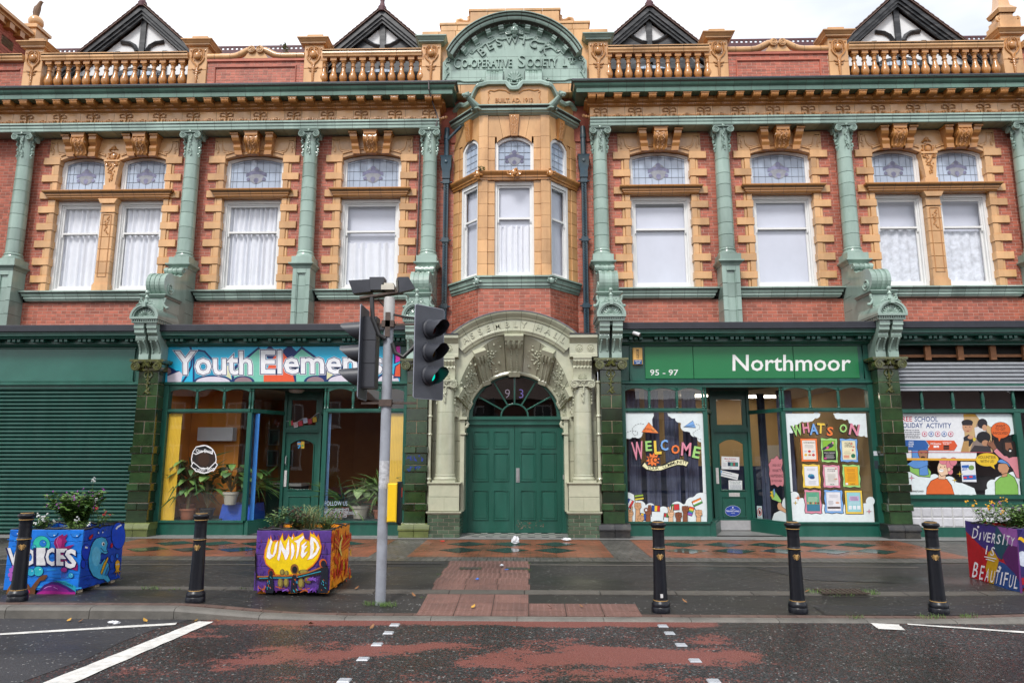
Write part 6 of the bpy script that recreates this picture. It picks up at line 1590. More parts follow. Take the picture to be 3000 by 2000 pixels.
for k in range(60):
 x,z=rg.uniform(.03,.62),rg.uniform(.1,.28)**1;r_=rg.uniform(.004,.014);p.poly([(x+r_*rg.uniform(.4,1.3)*math.cos(t_),z+r_*rg.uniform(.4,1.3)*math.sin(t_))for t_ in(0,1.2,2.5,3.7,5)],rg.choice(['#8a6a58','#a08878','#7a4a3a']))
p.build('chipped_paint',dr)
# threshold tiles
th=part('threshold',hall);MB().box(-1.09,1.09,-.33,.5,-.05,.02).build('step',STEP,th)
TW,TB=mat('cream_tile',(.42,.41,.38),.4,.15,8,.1),mat('black_tile',(.018,.02,.022),.3,.2,8,.1)
for r_ in range(5):
 for c_ in range(14):
  x=-.98+c_*.14;y=-.28+r_*.14;q=MB();q.add([(x,y,0),(x+.136,y,0),(x+.136,y+.136,0),(x,y+.136,0)],[(0,1,2,3)]);
  o=inst('floor_tile',cached(('ft',(r_+c_)%2),lambda:MB().add([(0,0,0),(.136,0,0),(.136,.136,0),(0,.136,0)],[(0,1,2,3)]).mesh('floor_tile',(TW,TB)[(r_+c_)%2])),th,(x,y,.024))
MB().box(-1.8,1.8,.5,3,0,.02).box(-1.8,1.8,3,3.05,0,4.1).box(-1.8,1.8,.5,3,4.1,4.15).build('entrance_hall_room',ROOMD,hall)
# ================================================================== shopfronts
def shop_top(x0,x1,fascia=True):
 """lead flat, cornice with dentil groups and fascia board between two piers"""
 sf=part('shop_fascia',hall)
 q=MB();q.prism([(-.42,4.335),(-.43,4.32),(-.43,4.20),(-.415,4.19),(-.3,4.19),(-.3,4.22),(1.05,4.27),(1.05,4.40)],x0,x1);q.build('lead_flat',LEAD,sf)
 q=MB();q.prism([(-.385,4.19),(-.385,4.165),(-.37,4.15),(-.37,4.115),(-.34,4.10),(-.31,4.085),(-.30,4.06),(-.12,4.055),(-.12,4.19)],x0,x1);q.build('fascia_cornice',PAINT,sf)
 q=MB();q.box(x0,x1,-.14,0,3.97,4.056);q.prism([(-.14,3.97),(-.10,3.955),(-.08,3.93),(-.05,3.92),(.0,3.92),(.0,3.97)],x0,x1);q.build('fascia_bed',PAINT,sf)
 n=int((x1-x0)/.50)
 for k in range(n):
  for j in range(3):X=x0+.30+k*((x1-x0-.4)/max(1,n-1))*.98+j*.105-.1;MB().box(X-.032,X+.032,-.27,-.13,4.0,4.054).build('dentil',PAINT,sf)
 if fascia:
  q=MB();q.box(x0,x1,.0,.08,3.10,3.93);q.build('fascia_board',PAINT,sf)
  q=MB();q.prism([(-.03,3.165),(-.05,3.14),(-.05,3.11),(-.02,3.09),(.08,3.09),(.08,3.165)],x0,x1);q.build('fascia_bead',PAINT,sf)
 q=MB();q.box(x0,x1,.0,.14,3.03,3.095);q.build('shopfront_beam',PAINT,sf)
 return sf
shop_top(-14.5,-7.88);f2=shop_top(-7.44,-2.24);f3=shop_top(2.24,7.44);f4=shop_top(7.88,14.5,False)
GRNP=mat('green_panel_paint',(.016,.105,.078),.3,.12,2,0,.03,5,stain=(.03,.14,.11),stain_amt=.6,ss=1.3)
q=MB();q.box(-14,-8.15,-.016,.0,3.20,3.88);q.build('fascia_panel',GRNP,hall)
q=MB();q.tube([(-14,-.02,3.18),(-8.12,-.02,3.18),(-8.12,-.02,3.90),(-14,-.02,3.90)],.018,6);q.build('panel_moulding',PAINT,hall)
# glazed shopfronts either side of the entrance (mirror images)
def turned(mb,x,y,z0,z1,r=.028):
 L_=z1-z0;mb.lathe([(r*.9,z0),(r*1.25,z0+.04*L_),(r*.8,z0+.10*L_),(r*1.3,z0+.13*L_),(r*.75,z0+.18*L_),(r*1.25,z0+.5*L_),(r*.75,z0+.82*L_),(r*1.3,z0+.87*L_),(r*.8,z0+.90*L_),(r*1.25,z0+.96*L_),(r,z1)],10,x,y)
def gpane(name,p0,p1,z0,z1,parent,m=SHOPG):
 return MB().add([(p0[0],p0[1],z0),(p1[0],p1[1],z0),(p1[0],p1[1],z1),(p0[0],p0[1],z1)],[(0,1,2,3)]).build(name,m,parent,fix=False)
def bar(mb,p0,p1,z0,z1,t0,t1):
 """straight member between two XY points, thickness t0 in front, t1 behind"""
 a,b_=Vector(p0),Vector(p1);dd=(b_-a).normalized();n_=Vector((dd.y,-dd.x))
 A,B,C_,D_=a+n_*t0,b_+n_*t0,b_-n_*t1,a-n_*t1
 mb.add([(v.x,v.y,z)for z in(z0,z1)for v in(A,B,C_,D_)],[(0,1,5,4),(1,2,6,5),(2,3,7,6),(3,0,4,7),(4,5,6,7),(3,2,1,0)])
def shopfront(s):
 sf=part('shopfront',hall);X=lambda v:s*v
 P=lambda a,b_:(s*a,b_)
 c1,c2=(3.97,.04),(5.58,.04);d1,d2=(4.30,.90),(5.16,.90)
 segs=[((2.30,.04),c1),(c2,(7.38,.04)),(c1,d1),(c2,d2)]
 for i,(a,b_)in enumerate(segs):
  if s<0:pa,pb=(P(*b_),P(*a))
  else:pa,pb=(P(*a),P(*b_))
  if i==2 and s>0 or i==3 and s<0:pass
  A,B=pa,pb
  fl=(i==2)
  if fl:A,B=B,A
  if i==3 and False:A,B=B,A
  q=MB();bar(q,A,B,0,.265,.02,.12);q.build('stall_riser',PAINT,sf)
  q=MB();bar(q,A,B,.262,.30,.055,.10);q.build('window_sill',PAINT,sf)
  q=MB();bar(q,A,B,2.515,2.54,.035,.05);bar(q,A,B,2.54,2.575,.05,.05);bar(q,A,B,2.575,2.595,.03,.05);q.build('transom_rail',PAINT,sf)
  gpane('display_pane',A,B,.30,2.52,sf);gpane('top_pane',A,B,2.59,3.04,sf)
 for v,r_ in((c1,.045),(c2,.045)):
  q=MB();x,y=P(*v);q.box(x-.045,x+.045,y-.045,y+.06,.30,2.52);q.build('corner_post',PAINT,sf)
  q=MB();turned(q,x-.03,y,2.59,3.04,.024);turned(q,x+.03,y,2.59,3.04,.024);q.build('turned_mullion',PAINT,sf)
 for v in(2.83,3.405,6.16,6.745):
  q=MB();turned(q,s*v,.03,2.59,3.04);q.build('turned_mullion',PAINT,sf)
 for v,w_ in((2.27,.05),(7.40,.06)):q=MB();q.box(s*v-w_,s*v+w_,-.02,.14,0,3.1);q.build('side_frame',PAINT,sf)
 # shallow arched heads to the top lights
 for a,b_ in((2.33,2.81),(2.85,3.385),(3.425,3.93),(5.62,6.14),(6.18,6.725),(6.765,7.34)):
  x0,x1=sorted((s*a,s*b_));ar=arch_pts(x0,x1,2.955,.06,8);q=MB();q.plate([(x0,3.05)]+ar+[(x1,3.05)],.01,.035);q.build('light_head',PAINT,sf)
  # lobby: floor, soffit, door with toplight
 q=MB();q.add([(s*v[0],v[1],z)for z in(.03,)for v in(c1,d1,d2,c2)],[(0,1,2,3)]);q.build('lobby_floor',STEP,sf)
 q=MB();q.add([(s*v[0],v[1],3.045)for v in(c1,d1,d2,c2)],[(0,1,2,3)]);q.build('lobby_soffit',mat('lobby_soffit_dark',(.02,.04,.035),.6),sf)
 dd=part('shop_door',hall);xa,xb=sorted((s*4.30,s*5.16));Yd=.90
 q=MB();q.box(xa,xa+.06,Yd-.05,Yd+.08,0,3.04).box(xb-.06,xb,Yd-.05,Yd+.08,0,3.04).box(xa+.06,xb-.06,Yd-.06,Yd+.08,2.13,2.23).box(xa+.06,xb-.06,Yd-.03,Yd+.08,2.95,3.04)
 for k in range(24):q.box(xa+.07+.030*k,xa+.085+.030*k,Yd-.07,Yd-.06,2.155,2.18)
 q.build('door_frame',PAINT,dd)
 x0,x1=xa+.06,xb-.06
 q=MB();frame_ring(q,x0,x1,2.23,2.95,.09,.10,.06,Yd-.01,Yd+.05);q.build('toplight_frame',PAINT,dd)
 gpane('toplight_pane',(x0+.05,Yd+.03),(x1-.05,Yd+.03),2.25,2.9,dd)
 q=MB();w_=.10;q.box(x0,x0+w_,Yd,Yd+.05,.04,2.13).box(x1-w_,x1,Yd,Yd+.05,.04,2.13).box(x0+w_,x1-w_,Yd,Yd+.05,.30,.87)
 ar=arch_pts(x0+w_,x1-w_,1.87,.11,12);q.plate([(x0+w_,2.13)]+ar+[(x1-w_,2.13)],Yd,Yd+.05);q.box(x0+w_,x1-w_,Yd+.0,Yd+.05,.04,.30);q.build('door_leaf',PAINT,dd)
 q=MB();q.tube([(v[0],Yd-.006,v[1])for v in[(x0+w_,.88),(x1-w_,.88)]+ar[::-1]+[(x0+w_,.88)]],.016,6,cap=False);q.tube([(v[0],Yd-.006,v[1])for v in((x0+.13,.32),(x1-.13,.32),(x1-.13,.74),(x0+.13,.74),(x0+.13,.32))],.014,6,cap=False);q.build('door_moulding',PAINT,dd)
 gpane('door_pane',(x0+w_-.01,Yd+.03),(x1-w_+.01,Yd+.03),.86,1.99,dd)
 return sf,dd,x0,x1
sfB,ddB,bx0,bx1=shopfront(-1);sfC,ddC,cx0,cx1=shopfront(1)
MB().box(cx0,cx1,.885,.9,.045,.25).build('kick_plate',mat('kick_steel',(.5,.5,.51),.35,.1,9,metal=.5),ddC)
MB().box(cx0-.0,cx0+.07,.88,.9,1.02,1.36).build('finger_plate',mat('pale_plate',(.55,.53,.52),.4,.2,30),ddC);MB().box(cx0+.27,cx0+.50,.885,.9,.75,.83).build('letter_plate',mat('letter_plate_m',(.45,.43,.42),.4,.2,30),ddC)
MB().box(bx0+.01,bx0+.065,.88,.9,.95,1.3).build('finger_plate',mat('pale_plate','#999999'),ddB)
q=MB();q.tube([(bx0+.04,.87,1.42),(bx0+.04,.83,1.45),(bx0+.04,.83,1.58),(bx0+.04,.87,1.61)],.013,6);q.build('pull_handle',mat('brushed_metal','#999999'),ddB)
# rooms behind
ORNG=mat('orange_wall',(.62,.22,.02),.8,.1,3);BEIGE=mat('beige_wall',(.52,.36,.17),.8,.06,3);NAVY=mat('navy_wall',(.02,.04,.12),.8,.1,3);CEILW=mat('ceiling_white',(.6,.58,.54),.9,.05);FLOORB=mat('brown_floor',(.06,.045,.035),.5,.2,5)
def room(x0,x1,back,wallm,backm,nm):
 q=MB();q.box(x0,x1,.14,back,-.02,.02,1).box(x0,x1,.14,back,3.12,3.2,2).box(x0-.05,x0,.1,back,0,3.15,0).box(x1,x1+.05,.1,back,0,3.15,0).box(x0,x1,back,back+.05,0,3.15,3);q.build(nm,[wallm,FLOORB,CEILW,backm],hall)
MB().box(-7.44,-6.3,1.25,1.3,0,3.1).build('orange_partition',ORNG,hall)
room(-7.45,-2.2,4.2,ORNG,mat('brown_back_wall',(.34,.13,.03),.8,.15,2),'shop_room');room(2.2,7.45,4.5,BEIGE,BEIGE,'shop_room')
MB().box(2.25,7.4,4.40,4.49,0,1.35).build('dado',NAVY,hall)
# ================================================================== signs, shutters, shop contents
_P,_YW=R(9.56),R(1.34)
def ray(x,y):
 r_,fw,up_=(x-1500)/2000,1.0,-(y-1000)/2000
 f2_,u2=fw*math.cos(_P)-up_*math.sin(_P),fw*math.sin(_P)+up_*math.cos(_P)
 return Vector((r_*math.cos(_YW)-f2_*math.sin(_YW),r_*math.sin(_YW)+f2_*math.cos(_YW),u2))
class PX(Print):
 """draw on a real plane (p0, normal n); coordinates are measured off an enlarged detail with origin (ox, oy) and scale s"""
 def __init__(self,ox,oy,s,p0,n=(0,-1,0),step=.0012,base=None):
  Print.__init__(self,(0,0,0),step=step);self.ox,self.oy,self.s=ox,oy,s;self.p0=Vector(p0);self.n=Vector(n).normalized();self.base=Vector(base or(0,0,0))
 def P(self,x,y,lay=None):
  d_=ray(self.ox+x*self.s,self.oy-y*self.s);c=Vector((.29,-14.33,1.6));t_=(self.p0-c).dot(self.n)/d_.dot(self.n)
  return tuple(c+d_*t_+self.n*((self.k if lay is None else lay)*self.step)-self.base)
  # image-style coordinates: y grows downwards
 def q(self,pts,c):return self.poly([(x,-y)for x,y in pts],c)
 def st(self,pts,w_,c,closed=False):return self.stroke([(x,-y)for x,y in pts],w_,c,closed)
 def el(self,x,y,rx,ry=None,c='#fff',a=0,a0=0,a1=360,n=20):return self.ell(x,-y,rx,ry,c,n,a,a0,a1)
 def t(self,s_,x,y,h,c,**k):return self.text(s_,x,-y,h,c,**k)
 def oq(self,pts,c,lw=6,lc='#151515'):self.q(pts,c);return self.st(pts,lw,lc,True)
 def oel(self,x,y,rx,ry,c,lw=5,lc='#151515',a=0):
  self.el(x,y,rx+lw*.6,ry+lw*.6,lc,a);return self.el(x,y,rx,ry,c,a)
 def ot(self,s_,x,y,h,c,lc='#151515',dx=8,dy=8,b=.02,ob=.05,**k):
  self.t(s_,x-dx,y+dy,h,lc,bold=ob,**k);return self.t(s_,x,y,h,c,bold=b,**k)
 def cloud(self,pts,r_,c):
  for x,y in pts:self.el(x,y,r_,r_,c)
  return self
BOARD=mat('sign_board_edge',(.6,.6,.6),.4)
# ---- left shop: roller shutter
sh=part('roller_shutter',hall)
SHP=mat('shutter_green',(.012,.062,.048),.33,.18,5,.13,.04,20,stain=(.03,.085,.07),stain_amt=.6,ss=3,stretch=(1.5,1,.3))
slat=MB().prism([(.04,0),(.0,.008),(-.018,.024),(-.022,.04),(-.018,.056),(.0,.070),(.022,.074),(.04,.083)],-6.1,0).mesh('slat',SHP)
for k in range(37):inst('slat',slat,sh,(-7.96,.05,k*.0825+.02))
MB().box(-7.96,-7.88,-.03,.14,0,3.06).build('guide_rail',PAINT,sh);MB().box(-14,-7.9,.1,.2,0,3.1).build('shutter_back',ROOMD,hall)
for x in(-14.5,-7.6):pass
# ---- sign of the left shop
ys=empty('shop_sign',(-4.93,0,3.157),'bright blue shop sign with cartoon mountains and big white lettering','sign')
MB().box(-2.51,2.51,-.022,-.002,0,.854).build('board',mat('sign_cyan',(.015,.42,.66),.35,.06,2),ys)
p=PX(480,980,.30612,(0,-.0235,0),base=(-4.93,0,3.157));NV='#12306c'
p.q([(285,455),(285,185),(330,150),(395,165),(450,230),(520,300),(620,250),(640,460)],'#1e9cc4');p.st([(285,455),(285,185),(330,150),(390,160),(440,215),(520,300)],18,NV)
p.q([(35,380),(35,300),(80,320),(120,345),(150,345),(150,400),(35,420)],NV);p.q([(35,385),(35,310),(65,330),(72,360)],'#9a7f86')
p.st([(225,88),(255,125),(270,170),(262,300),(215,400),(178,455)],18,NV)
p.q([(35,455),(35,395),(150,350),(180,380),(165,455)],'#e3dcea')
p.q([(650,455),(650,325),(905,118),(955,160),(1000,455)],NV);p.q([(670,420),(690,330),(905,140),(940,170),(975,455),(850,455)],'#7bcdb6')
p.q([(1200,455),(1230,200),(1320,112),(1480,225),(1560,300),(1560,455)],NV);p.q([(1270,455),(1245,210),(1320,138),(1450,230),(1490,300),(1480,400),(1350,455)],'#7bcdb6')
p.q([(950,175),(1015,99),(1075,160),(1110,130),(1140,150),(1205,97),(1275,165),(1230,230),(1000,230)],NV)
p.q([(955,455),(955,400),(1030,240),(1090,175),(1145,178),(1195,240),(1240,400),(1252,452)],'#f0603a')
for x,y,rx,ry,c in((470,458,190,70,NV),(470,456,165,55,'#e3dcea'),(760,456,110,62,NV),(760,454,85,48,'#9a7f86'),(1450,452,110,62,NV),(1450,450,85,48,'#9a7f86'),(1740,450,190,76,NV),(1740,448,165,62,'#e3dcea'),(2140,446,105,80,NV),(2150,445,100,62,'#e3dcea')):p.el(x,y,rx,ry,c,a0=0,a1=180)
p.q([(575,385),(575,300),(620,295),(650,430)],'#e4e4b4');p.q([(1560,430),(1560,345),(1640,370)],'#e4e4b4')
p.q([(1780,200),(1840,150),(1900,200),(1900,300)],NV);p.q([(2200,72),(2262,68),(2262,255),(2200,280)],NV);p.q([(2226,71),(2262,69),(2262,250),(2218,268)],'#e52bae');p.q([(2195,420),(2210,300),(2262,268),(2262,410)],NV);p.q([(2208,398),(2222,305),(2262,275),(2262,400)],'#f0603a')
for b_,c in((.055,'#f4f6fa'),(.042,NV),(.020,'#f7f8fc')):
 for tx,xc,yy,h,w_ in(('Youth',478,376,212,745),('Elements',1510,368,212,1170)):p.t(tx,xc,yy,h,c,bold=b_,w=w_-20)
p.build('lettering_and_artwork',ys)
for k in range(11):MB().lathe([(.008,0),(.008,.004)],8,M=Matrix.Translation((-2.45+.49*k,-.024,.83))@Matrix.Rotation(R(90),4,'X')).build('screw',LEAD,ys)
# ---- sign of the right shop
gs=empty('shop_sign',(4.975,0,3.20),'plain green shop sign with white lettering and street numbers','sign')
SG=mat('sign_green',(.008,.155,.05),.35,.05,2)
for a,b_ in((2.757,3.76),(3.772,5.85),(5.862,7.196)):block('sign_panel',gs,a-4.975,b_-4.975,-.03,-.001,.008,.682,SG,.004)
p=PX(1750,930,.42735,(0,-.0315,0),base=(4.975,0,3.20))
p.t('Northmoor',1332,363,107,'#f4f6f4',bold=.012,w=806);p.t('95 - 97',458,395,38,'#f4f6f4',bold=.008,w=192);p.build('lettering',gs)
q=MB();q.tube([(2.44,-.02,3.175),(7.30,-.02,3.175),(7.30,-.02,3.915),(2.44,-.02,3.915),(2.44,-.02,3.175)],.022,6,cap=False);q.build('fascia_moulding',PAINT,f3)
# alarm box and cameras
ab=empty('alarm_box',(2.60,0,3.50),'yellow and blue alarm box at the left end of the green fascia','alarm box')
block('casing',ab,-.10,.10,-.07,.0,0,.36,mat('alarm_yellow',(.72,.42,.12),.4,.05,5),.012);p=Print((0,-.0715,0))
p.rect(-.085,.01,.085,.10,'#2a5a96')
for k,ch in enumerate('MONO'):p.text(ch,.0,.282-.052*k,.045,'#222020',bold=.02)
p.text('0161-740',0,.062,.028,'#ffffff',bold=.01,w=.13);p.text('2640',0,.022,.028,'#ffffff',bold=.01);p.build('printing',ab)
def cctv(loc,label,rz=0.0):
 c=empty('security_camera',loc,label,'camera',rz=rz);WH=mat('white_plastic',(.62,.63,.65),.35,.05)
 q=MB();q.lathe([(.045,0),(.045,.02)],12,M=Matrix.Rotation(R(90),4,'X'));q.tube([(0,0,0),(0,-.08,-.02)],.014,6);q.build('mount',WH,c)
 q=MB();q.tube([(-.02,-.05,-.03),(.10,-.13,-.09)],.04,12);q.build('body',WH,c);MB().tube([(.10,-.13,-.09),(.108,-.135,-.094)],.03,12).build('lens',JOINT,c)
cctv((2.50,-.30,4.16),'small white bullet camera under the lead edge above the alarm box')
# ---- far right shop
tim=mat('raw_timber',(.28,.12,.05),.7,.25,12,.2,.2,30)
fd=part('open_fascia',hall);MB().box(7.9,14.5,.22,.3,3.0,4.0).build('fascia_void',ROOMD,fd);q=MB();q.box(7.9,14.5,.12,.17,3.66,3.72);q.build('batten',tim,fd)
for k in range(9):MB().box(7.97+k*.675,8.09+k*.675,.06,.12,3.60,3.90).build('timber_stub',tim,fd)
MB().box(7.9,14.5,-.05,.25,3.90,3.97).build('fascia_rail',PAINT,fd)
zs_=part('rolled_shutter',hall);zsl=MB().prism([(.04,0),(.0,.008),(-.022,.028),(-.026,.04),(-.022,.052),(.0,.072),(.04,.08)],0,6.2).mesh('slat',ZINC)
for k in range(7):inst('slat',zsl,zs_,(7.98,.02,2.985+k*.0805))
MB().box(7.98,14.2,-.02,.06,2.945,2.985).build('bottom_bar',ZINC,zs_);MB().box(7.885,7.975,-.05,.10,.0,3.5).build('guide_channel',STEEL,zs_)
sd=part('shopfront',hall)
for nm,z0,z1,y0 in(('transom_rail',2.49,2.565,-.02),('window_sill',.76,.835,-.05),('riser_rail',.60,.762,0),('riser_base',0,.20,0)):MB().box(7.98,14.2,y0,.14,z0,z1).build(nm,PAINT,sd)
for x in(8.463,9.097,9.71,10.332):q=MB();turned(q,x,.04,2.56,2.98);q.build('turned_mullion',PAINT,sd)
MB().box(10.27,10.40,-.02,.14,0,2.5).build('corner_post',PAINT,sd)
gpane('display_pane',(7.98,.06),(10.3,.06),.83,2.5,sd);gpane('top_pane',(7.98,.06),(10.3,.06),2.56,2.98,sd)
gpane('display_pane',(10.3,.06),(11.0,.9),.83,2.5,sd);gpane('top_pane',(10.3,.06),(11.0,.9),2.56,2.98,sd)
GB=mat('glass_block',(.50,.50,.53),.12,.15,5,.06,.5,26,spec=.7)
for r_ in range(2):
 for k in range(14):block('glass_block',sd,8.01+k*.207,8.205+k*.207,-.005,.1,.205+r_*.195,.39+r_*.195,GB,.02)
MB().box(7.98,11,.012,.12,.19,.61).build('block_mortar',mat('pale_mortar',(.45,.45,.44),.8),sd)
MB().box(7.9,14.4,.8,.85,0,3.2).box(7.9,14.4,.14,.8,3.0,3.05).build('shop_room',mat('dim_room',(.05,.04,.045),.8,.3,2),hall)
# ---- window graphics of the right shop (vinyl on the glass)
WC='#e6f0f2';G_,Pk,Bl,Ye,Or='#a5da7e','#e290a6','#7daee8','#f1cd4e','#f4803e'
def vinyl(label,fn,ox,oy,s,p0,n=(0,-1,0),base=(0,0,0),name='window_graphic',cat='window graphic'):
 root=tag(None or bpy.data.objects.new(name,None),label,cat);col.objects.link(root);root.location=base
 p=PX(ox,oy,s,p0,n,base=base);fn(p);o=p.build('printed_film',root);return root
A1,A2=(1800,1150,.28706),(2050,1150,.28706)
def f_clouds1(p):
 p.q([(90,205),(400,205),(402,235),(385,270),(387,310),(360,350),(310,380),(285,420),(240,445),(200,458),(160,450),(130,468),(92,468)],WC)
 p.q([(538,205),(905,205),(912,500),(885,505),(855,485),(845,455),(800,440),(780,405),(720,390),(690,355),(682,315),(650,290),(620,262),(580,255),(550,235)],WC)
 for x,y,r_ in((150,430,40),(240,420,45),(330,330,60),(600,225,38),(660,265,40),(730,340,55),(820,400,50),(880,470,34)):p.el(x,y,r_,r_,WC)
 p.q([(885,500),(912,500),(945,1020),(905,1020)],WC)
 p.q([(105,1320),(98,1040),(150,1015),(200,1040),(225,1100),(290,1110),(320,1150),(370,1125),(400,1150),(470,1210),(490,1170),(560,1175),(600,1125),(650,1110),(710,1140),(740,1110),(790,1070),(840,1040),(900,1018),(945,1025),(945,1322)],WC)
 for x,y,r_ in((140,1075,60),(260,1160,60),(365,1180,55),(500,1220,62),(640,1180,72),(790,1130,65),(880,1090,72)):p.el(x,y,r_,r_,WC)
vinyl('white cloud film across the top and foot of the left display window',f_clouds1,*A1,(0,.034,0))
def f_welcome(p):
 p.up(1)
 for ch,x,y,h,c,rt,b_ in(('W',250,675,180,Pk,7,.03),('E',352,590,100,G_,4,.035),('L',445,622,134,Ye,3,.04),('C',512,586,108,Bl,3,.035),('O',620,618,86,Or,-4,.04),('M',728,638,132,Pk,-4,.035),('E',828,662,116,G_,-12,.035)):p.ot(ch,x,y,h*.96,c,b=b_*.7,ob=b_*.7+.03,rot=rt,dx=7,dy=7,w={'W':112,'E':58 if x<400 else 66,'L':66,'C':72,'O':78,'M':92}[ch])
 st=[]
 for k in range(20):a=R(18*k+9);r_=78 if k%2 else 48;st.append((393+r_*math.cos(a),683+r_*math.sin(a)))
 p.oq(st,Or,6);p.t('TO',393,710,52,'#151515',bold=.02)
 p.q([(265,745),(300,700),(330,735),(390,745),(470,740),(560,700),(640,672),(700,675),(762,705),(735,765),(700,748),(640,745),(560,770),(480,800),(400,806),(320,792)],'#151515')
 p.q([(285,745),(308,712),(335,745),(400,755),(480,748),(570,708),(645,682),(700,684),(755,710),(732,748),(700,735),(640,732),(555,758),(475,788),(400,793),(330,780)],'#f2eebe')
 for ch,x,y,rt in(('Y',350,782,-3),('O',380,785,-2),('U',410,785,2),('R',440,780,6),('C',510,768,16),('O',538,758,18),('M',568,748,20),('M',600,735,18),('U',632,726,12),('N',660,722,4),('I',682,722,0),('T',702,723,-4),('Y',726,728,-8)):p.t(ch,x,y,33,'#151515',bold=.006,rot=rt)
 p.oq([(277,400),(350,302),(455,415)],Or,5);p.oq([(350,302),(455,415),(390,395)],'#f59a55',3);p.t('EVERYONE',360,385,20,'#151515',rot=-12,w=100);p.t('IS...',312,388,20,'#151515',rot=-8)
 p.oq([(705,348),(800,284),(830,355)],Bl,5);p.st([(705,348),(815,330)],4,'#151515')
 for pts in([(95,430),(130,400),(180,385),(235,395),(235,425),(205,435),(185,410),(180,370),(210,330),(260,312),(310,322)],[(830,318),(870,330),(870,365),(830,385),(800,410),(810,440),(850,465),(890,478)]):
  for i in range(len(pts)-1):
   a,b_=pts[i],pts[i+1]
   for t_ in(.0,.5):p.st([(a[0]+(b_[0]-a[0])*t_,a[1]+(b_[1]-a[1])*t_),(a[0]+(b_[0]-a[0])*(t_+.28),a[1]+(b_[1]-a[1])*(t_+.28))],4,'#333')
vinyl('WELCOME TO YOUR COMMUNITY in bright cut-out letters on the left display window',f_welcome,*A1,(0,.033,0))
def hand(p,x,y,h,c,kind=0):
 w_=26;p.oq([(x-w_,1320),(x-w_*.8,y+h*.55),(x+w_*.8,y+h*.55),(x+w_*.9,1320)],c,4);p.oel(x,y+h*.35,33,36,c,4)
 if kind==0:
  for k in range(4):p.oel(x-24+16*k,y+h*.18,10,17,c,3)
  p.oel(x+18,y+h*.42,20,11,c,3)
 elif kind==1:
  p.oq([(x-22,y+h*.3),(x-36,y-h*.25),(x-22,y-h*.28),(x-4,y+h*.2)],c,4);p.oq([(x+2,y+h*.2),(x+12,y-h*.33),(x+26,y-h*.3),(x+18,y+h*.3)],c,4);p.oel(x+6,y+h*.35,24,12,c,3)
 else:
  p.oel(x-22,y+h*.15,22,22,c,4);p.el(x-22,y+h*.15,11,11,WC);
  for k in range(2):p.oel(x+6+14*k,y-h*.05,9,34,c,3)
def flag(p,x,y,w_,h,rot,stripes,vert=True,extra=None):
 ca,sa=math.cos(R(rot)),math.sin(R(rot));T=lambda a,b_:(x+a*ca-b_*sa,y+a*sa+b_*ca);n=len(stripes)
 p.st([T(-3,-4),T(-3,h*2.0)],6,'#222');p.q([T(-4,-4),T(w_+4,-4),T(w_+4,h+4),T(-4,h+4)],'#151515')
 for k,c in enumerate(stripes):
  p.q([T(w_*k/n,0),T(w_*(k+1)/n,0),T(w_*(k+1)/n,h),T(w_*k/n,h)]if vert else[T(0,h*k/n),T(w_,h*k/n),T(w_,h*(k+1)/n),T(0,h*(k+1)/n)],c)
 if extra:extra(T)
def f_hands(p):
 p.up(2);S1,S2,S3='#d9a77c','#8a5238','#e8bd97'
 flag(p,145,1080,60,78,28,['#2f4f9e','#f2f2f2','#d8383c']);flag(p,205,1048,88,48,-8,['#9fbf4a','#2a2a2a','#e0d04a'],False);flag(p,385,1150,78,56,2,['#2b4aa0','#f0c832','#c83238']);flag(p,580,1140,78,56,-3,['#3a8a4a','#d03a40','#d03a40'])
 flag(p,245,1222,84,62,12,['#2f58a8','#f0c832','#2f58a8']);flag(p,510,1228,42,34,6,['#c83238','#3a8a4a']);flag(p,770,1160,46,84,18,['#e8553a','#f0c040','#58a858','#4868c0','#a058b0'],False);flag(p,792,1110,92,52,-24,['#f08a3a','#f4f4f4','#58a050'],False)
 for x,y,h,c,kd in((160,1190,110,S1,1),(238,1120,100,S1,0),(345,1180,100,S2,2),(265,1260,60,S1,0),(575,1190,110,S3,1),(652,1220,90,S2,0),(722,1150,110,S2,0),(857,1190,110,S1,0)):hand(p,x,y,h,c,kd)
vinyl('row of raised cartoon hands and little flags at the foot of the left display window',f_hands,*A1,(0,.0325,0))
def f_clouds2(p):
 p.q([(872,210),(1232,210),(1225,245),(1180,258),(1150,290),(1100,300),(1050,290),(990,330),(960,345),(940,380),(925,410),(885,405)],WC);p.q([(1360,210),(1695,210),(1712,455),(1690,450),(1640,400),(1590,330),(1540,300),(1500,268),(1430,268),(1380,240)],WC)
 for x,y,r_ in((1190,228,34),(1070,262,40),(930,375,38),(1410,235,34),(1480,245,34),(1560,290,42),(1650,400,46)):p.el(x,y,r_,r_,WC)
 p.q([(885,405),(915,405),(950,1010),(915,1010)],WC)
 p.q([(925,1335),(918,1020),(975,1010),(1010,1060),(1060,1090),(1080,1190),(1240,1200),(1450,1200),(1480,1150),(1640,1220),(1660,1150),(1720,1130),(1710,1080),(1765,1060),(1785,1335)],WC)
 for x,y,r_ in((965,1060,52),(1030,1130,60),(1250,1190,55),(1450,1180,48),(1690,1180,55),(1740,1105,45)):p.el(x,y,r_,r_,WC)
vinyl('white cloud film framing the notice window',f_clouds2,*A2,(0,.034,0))
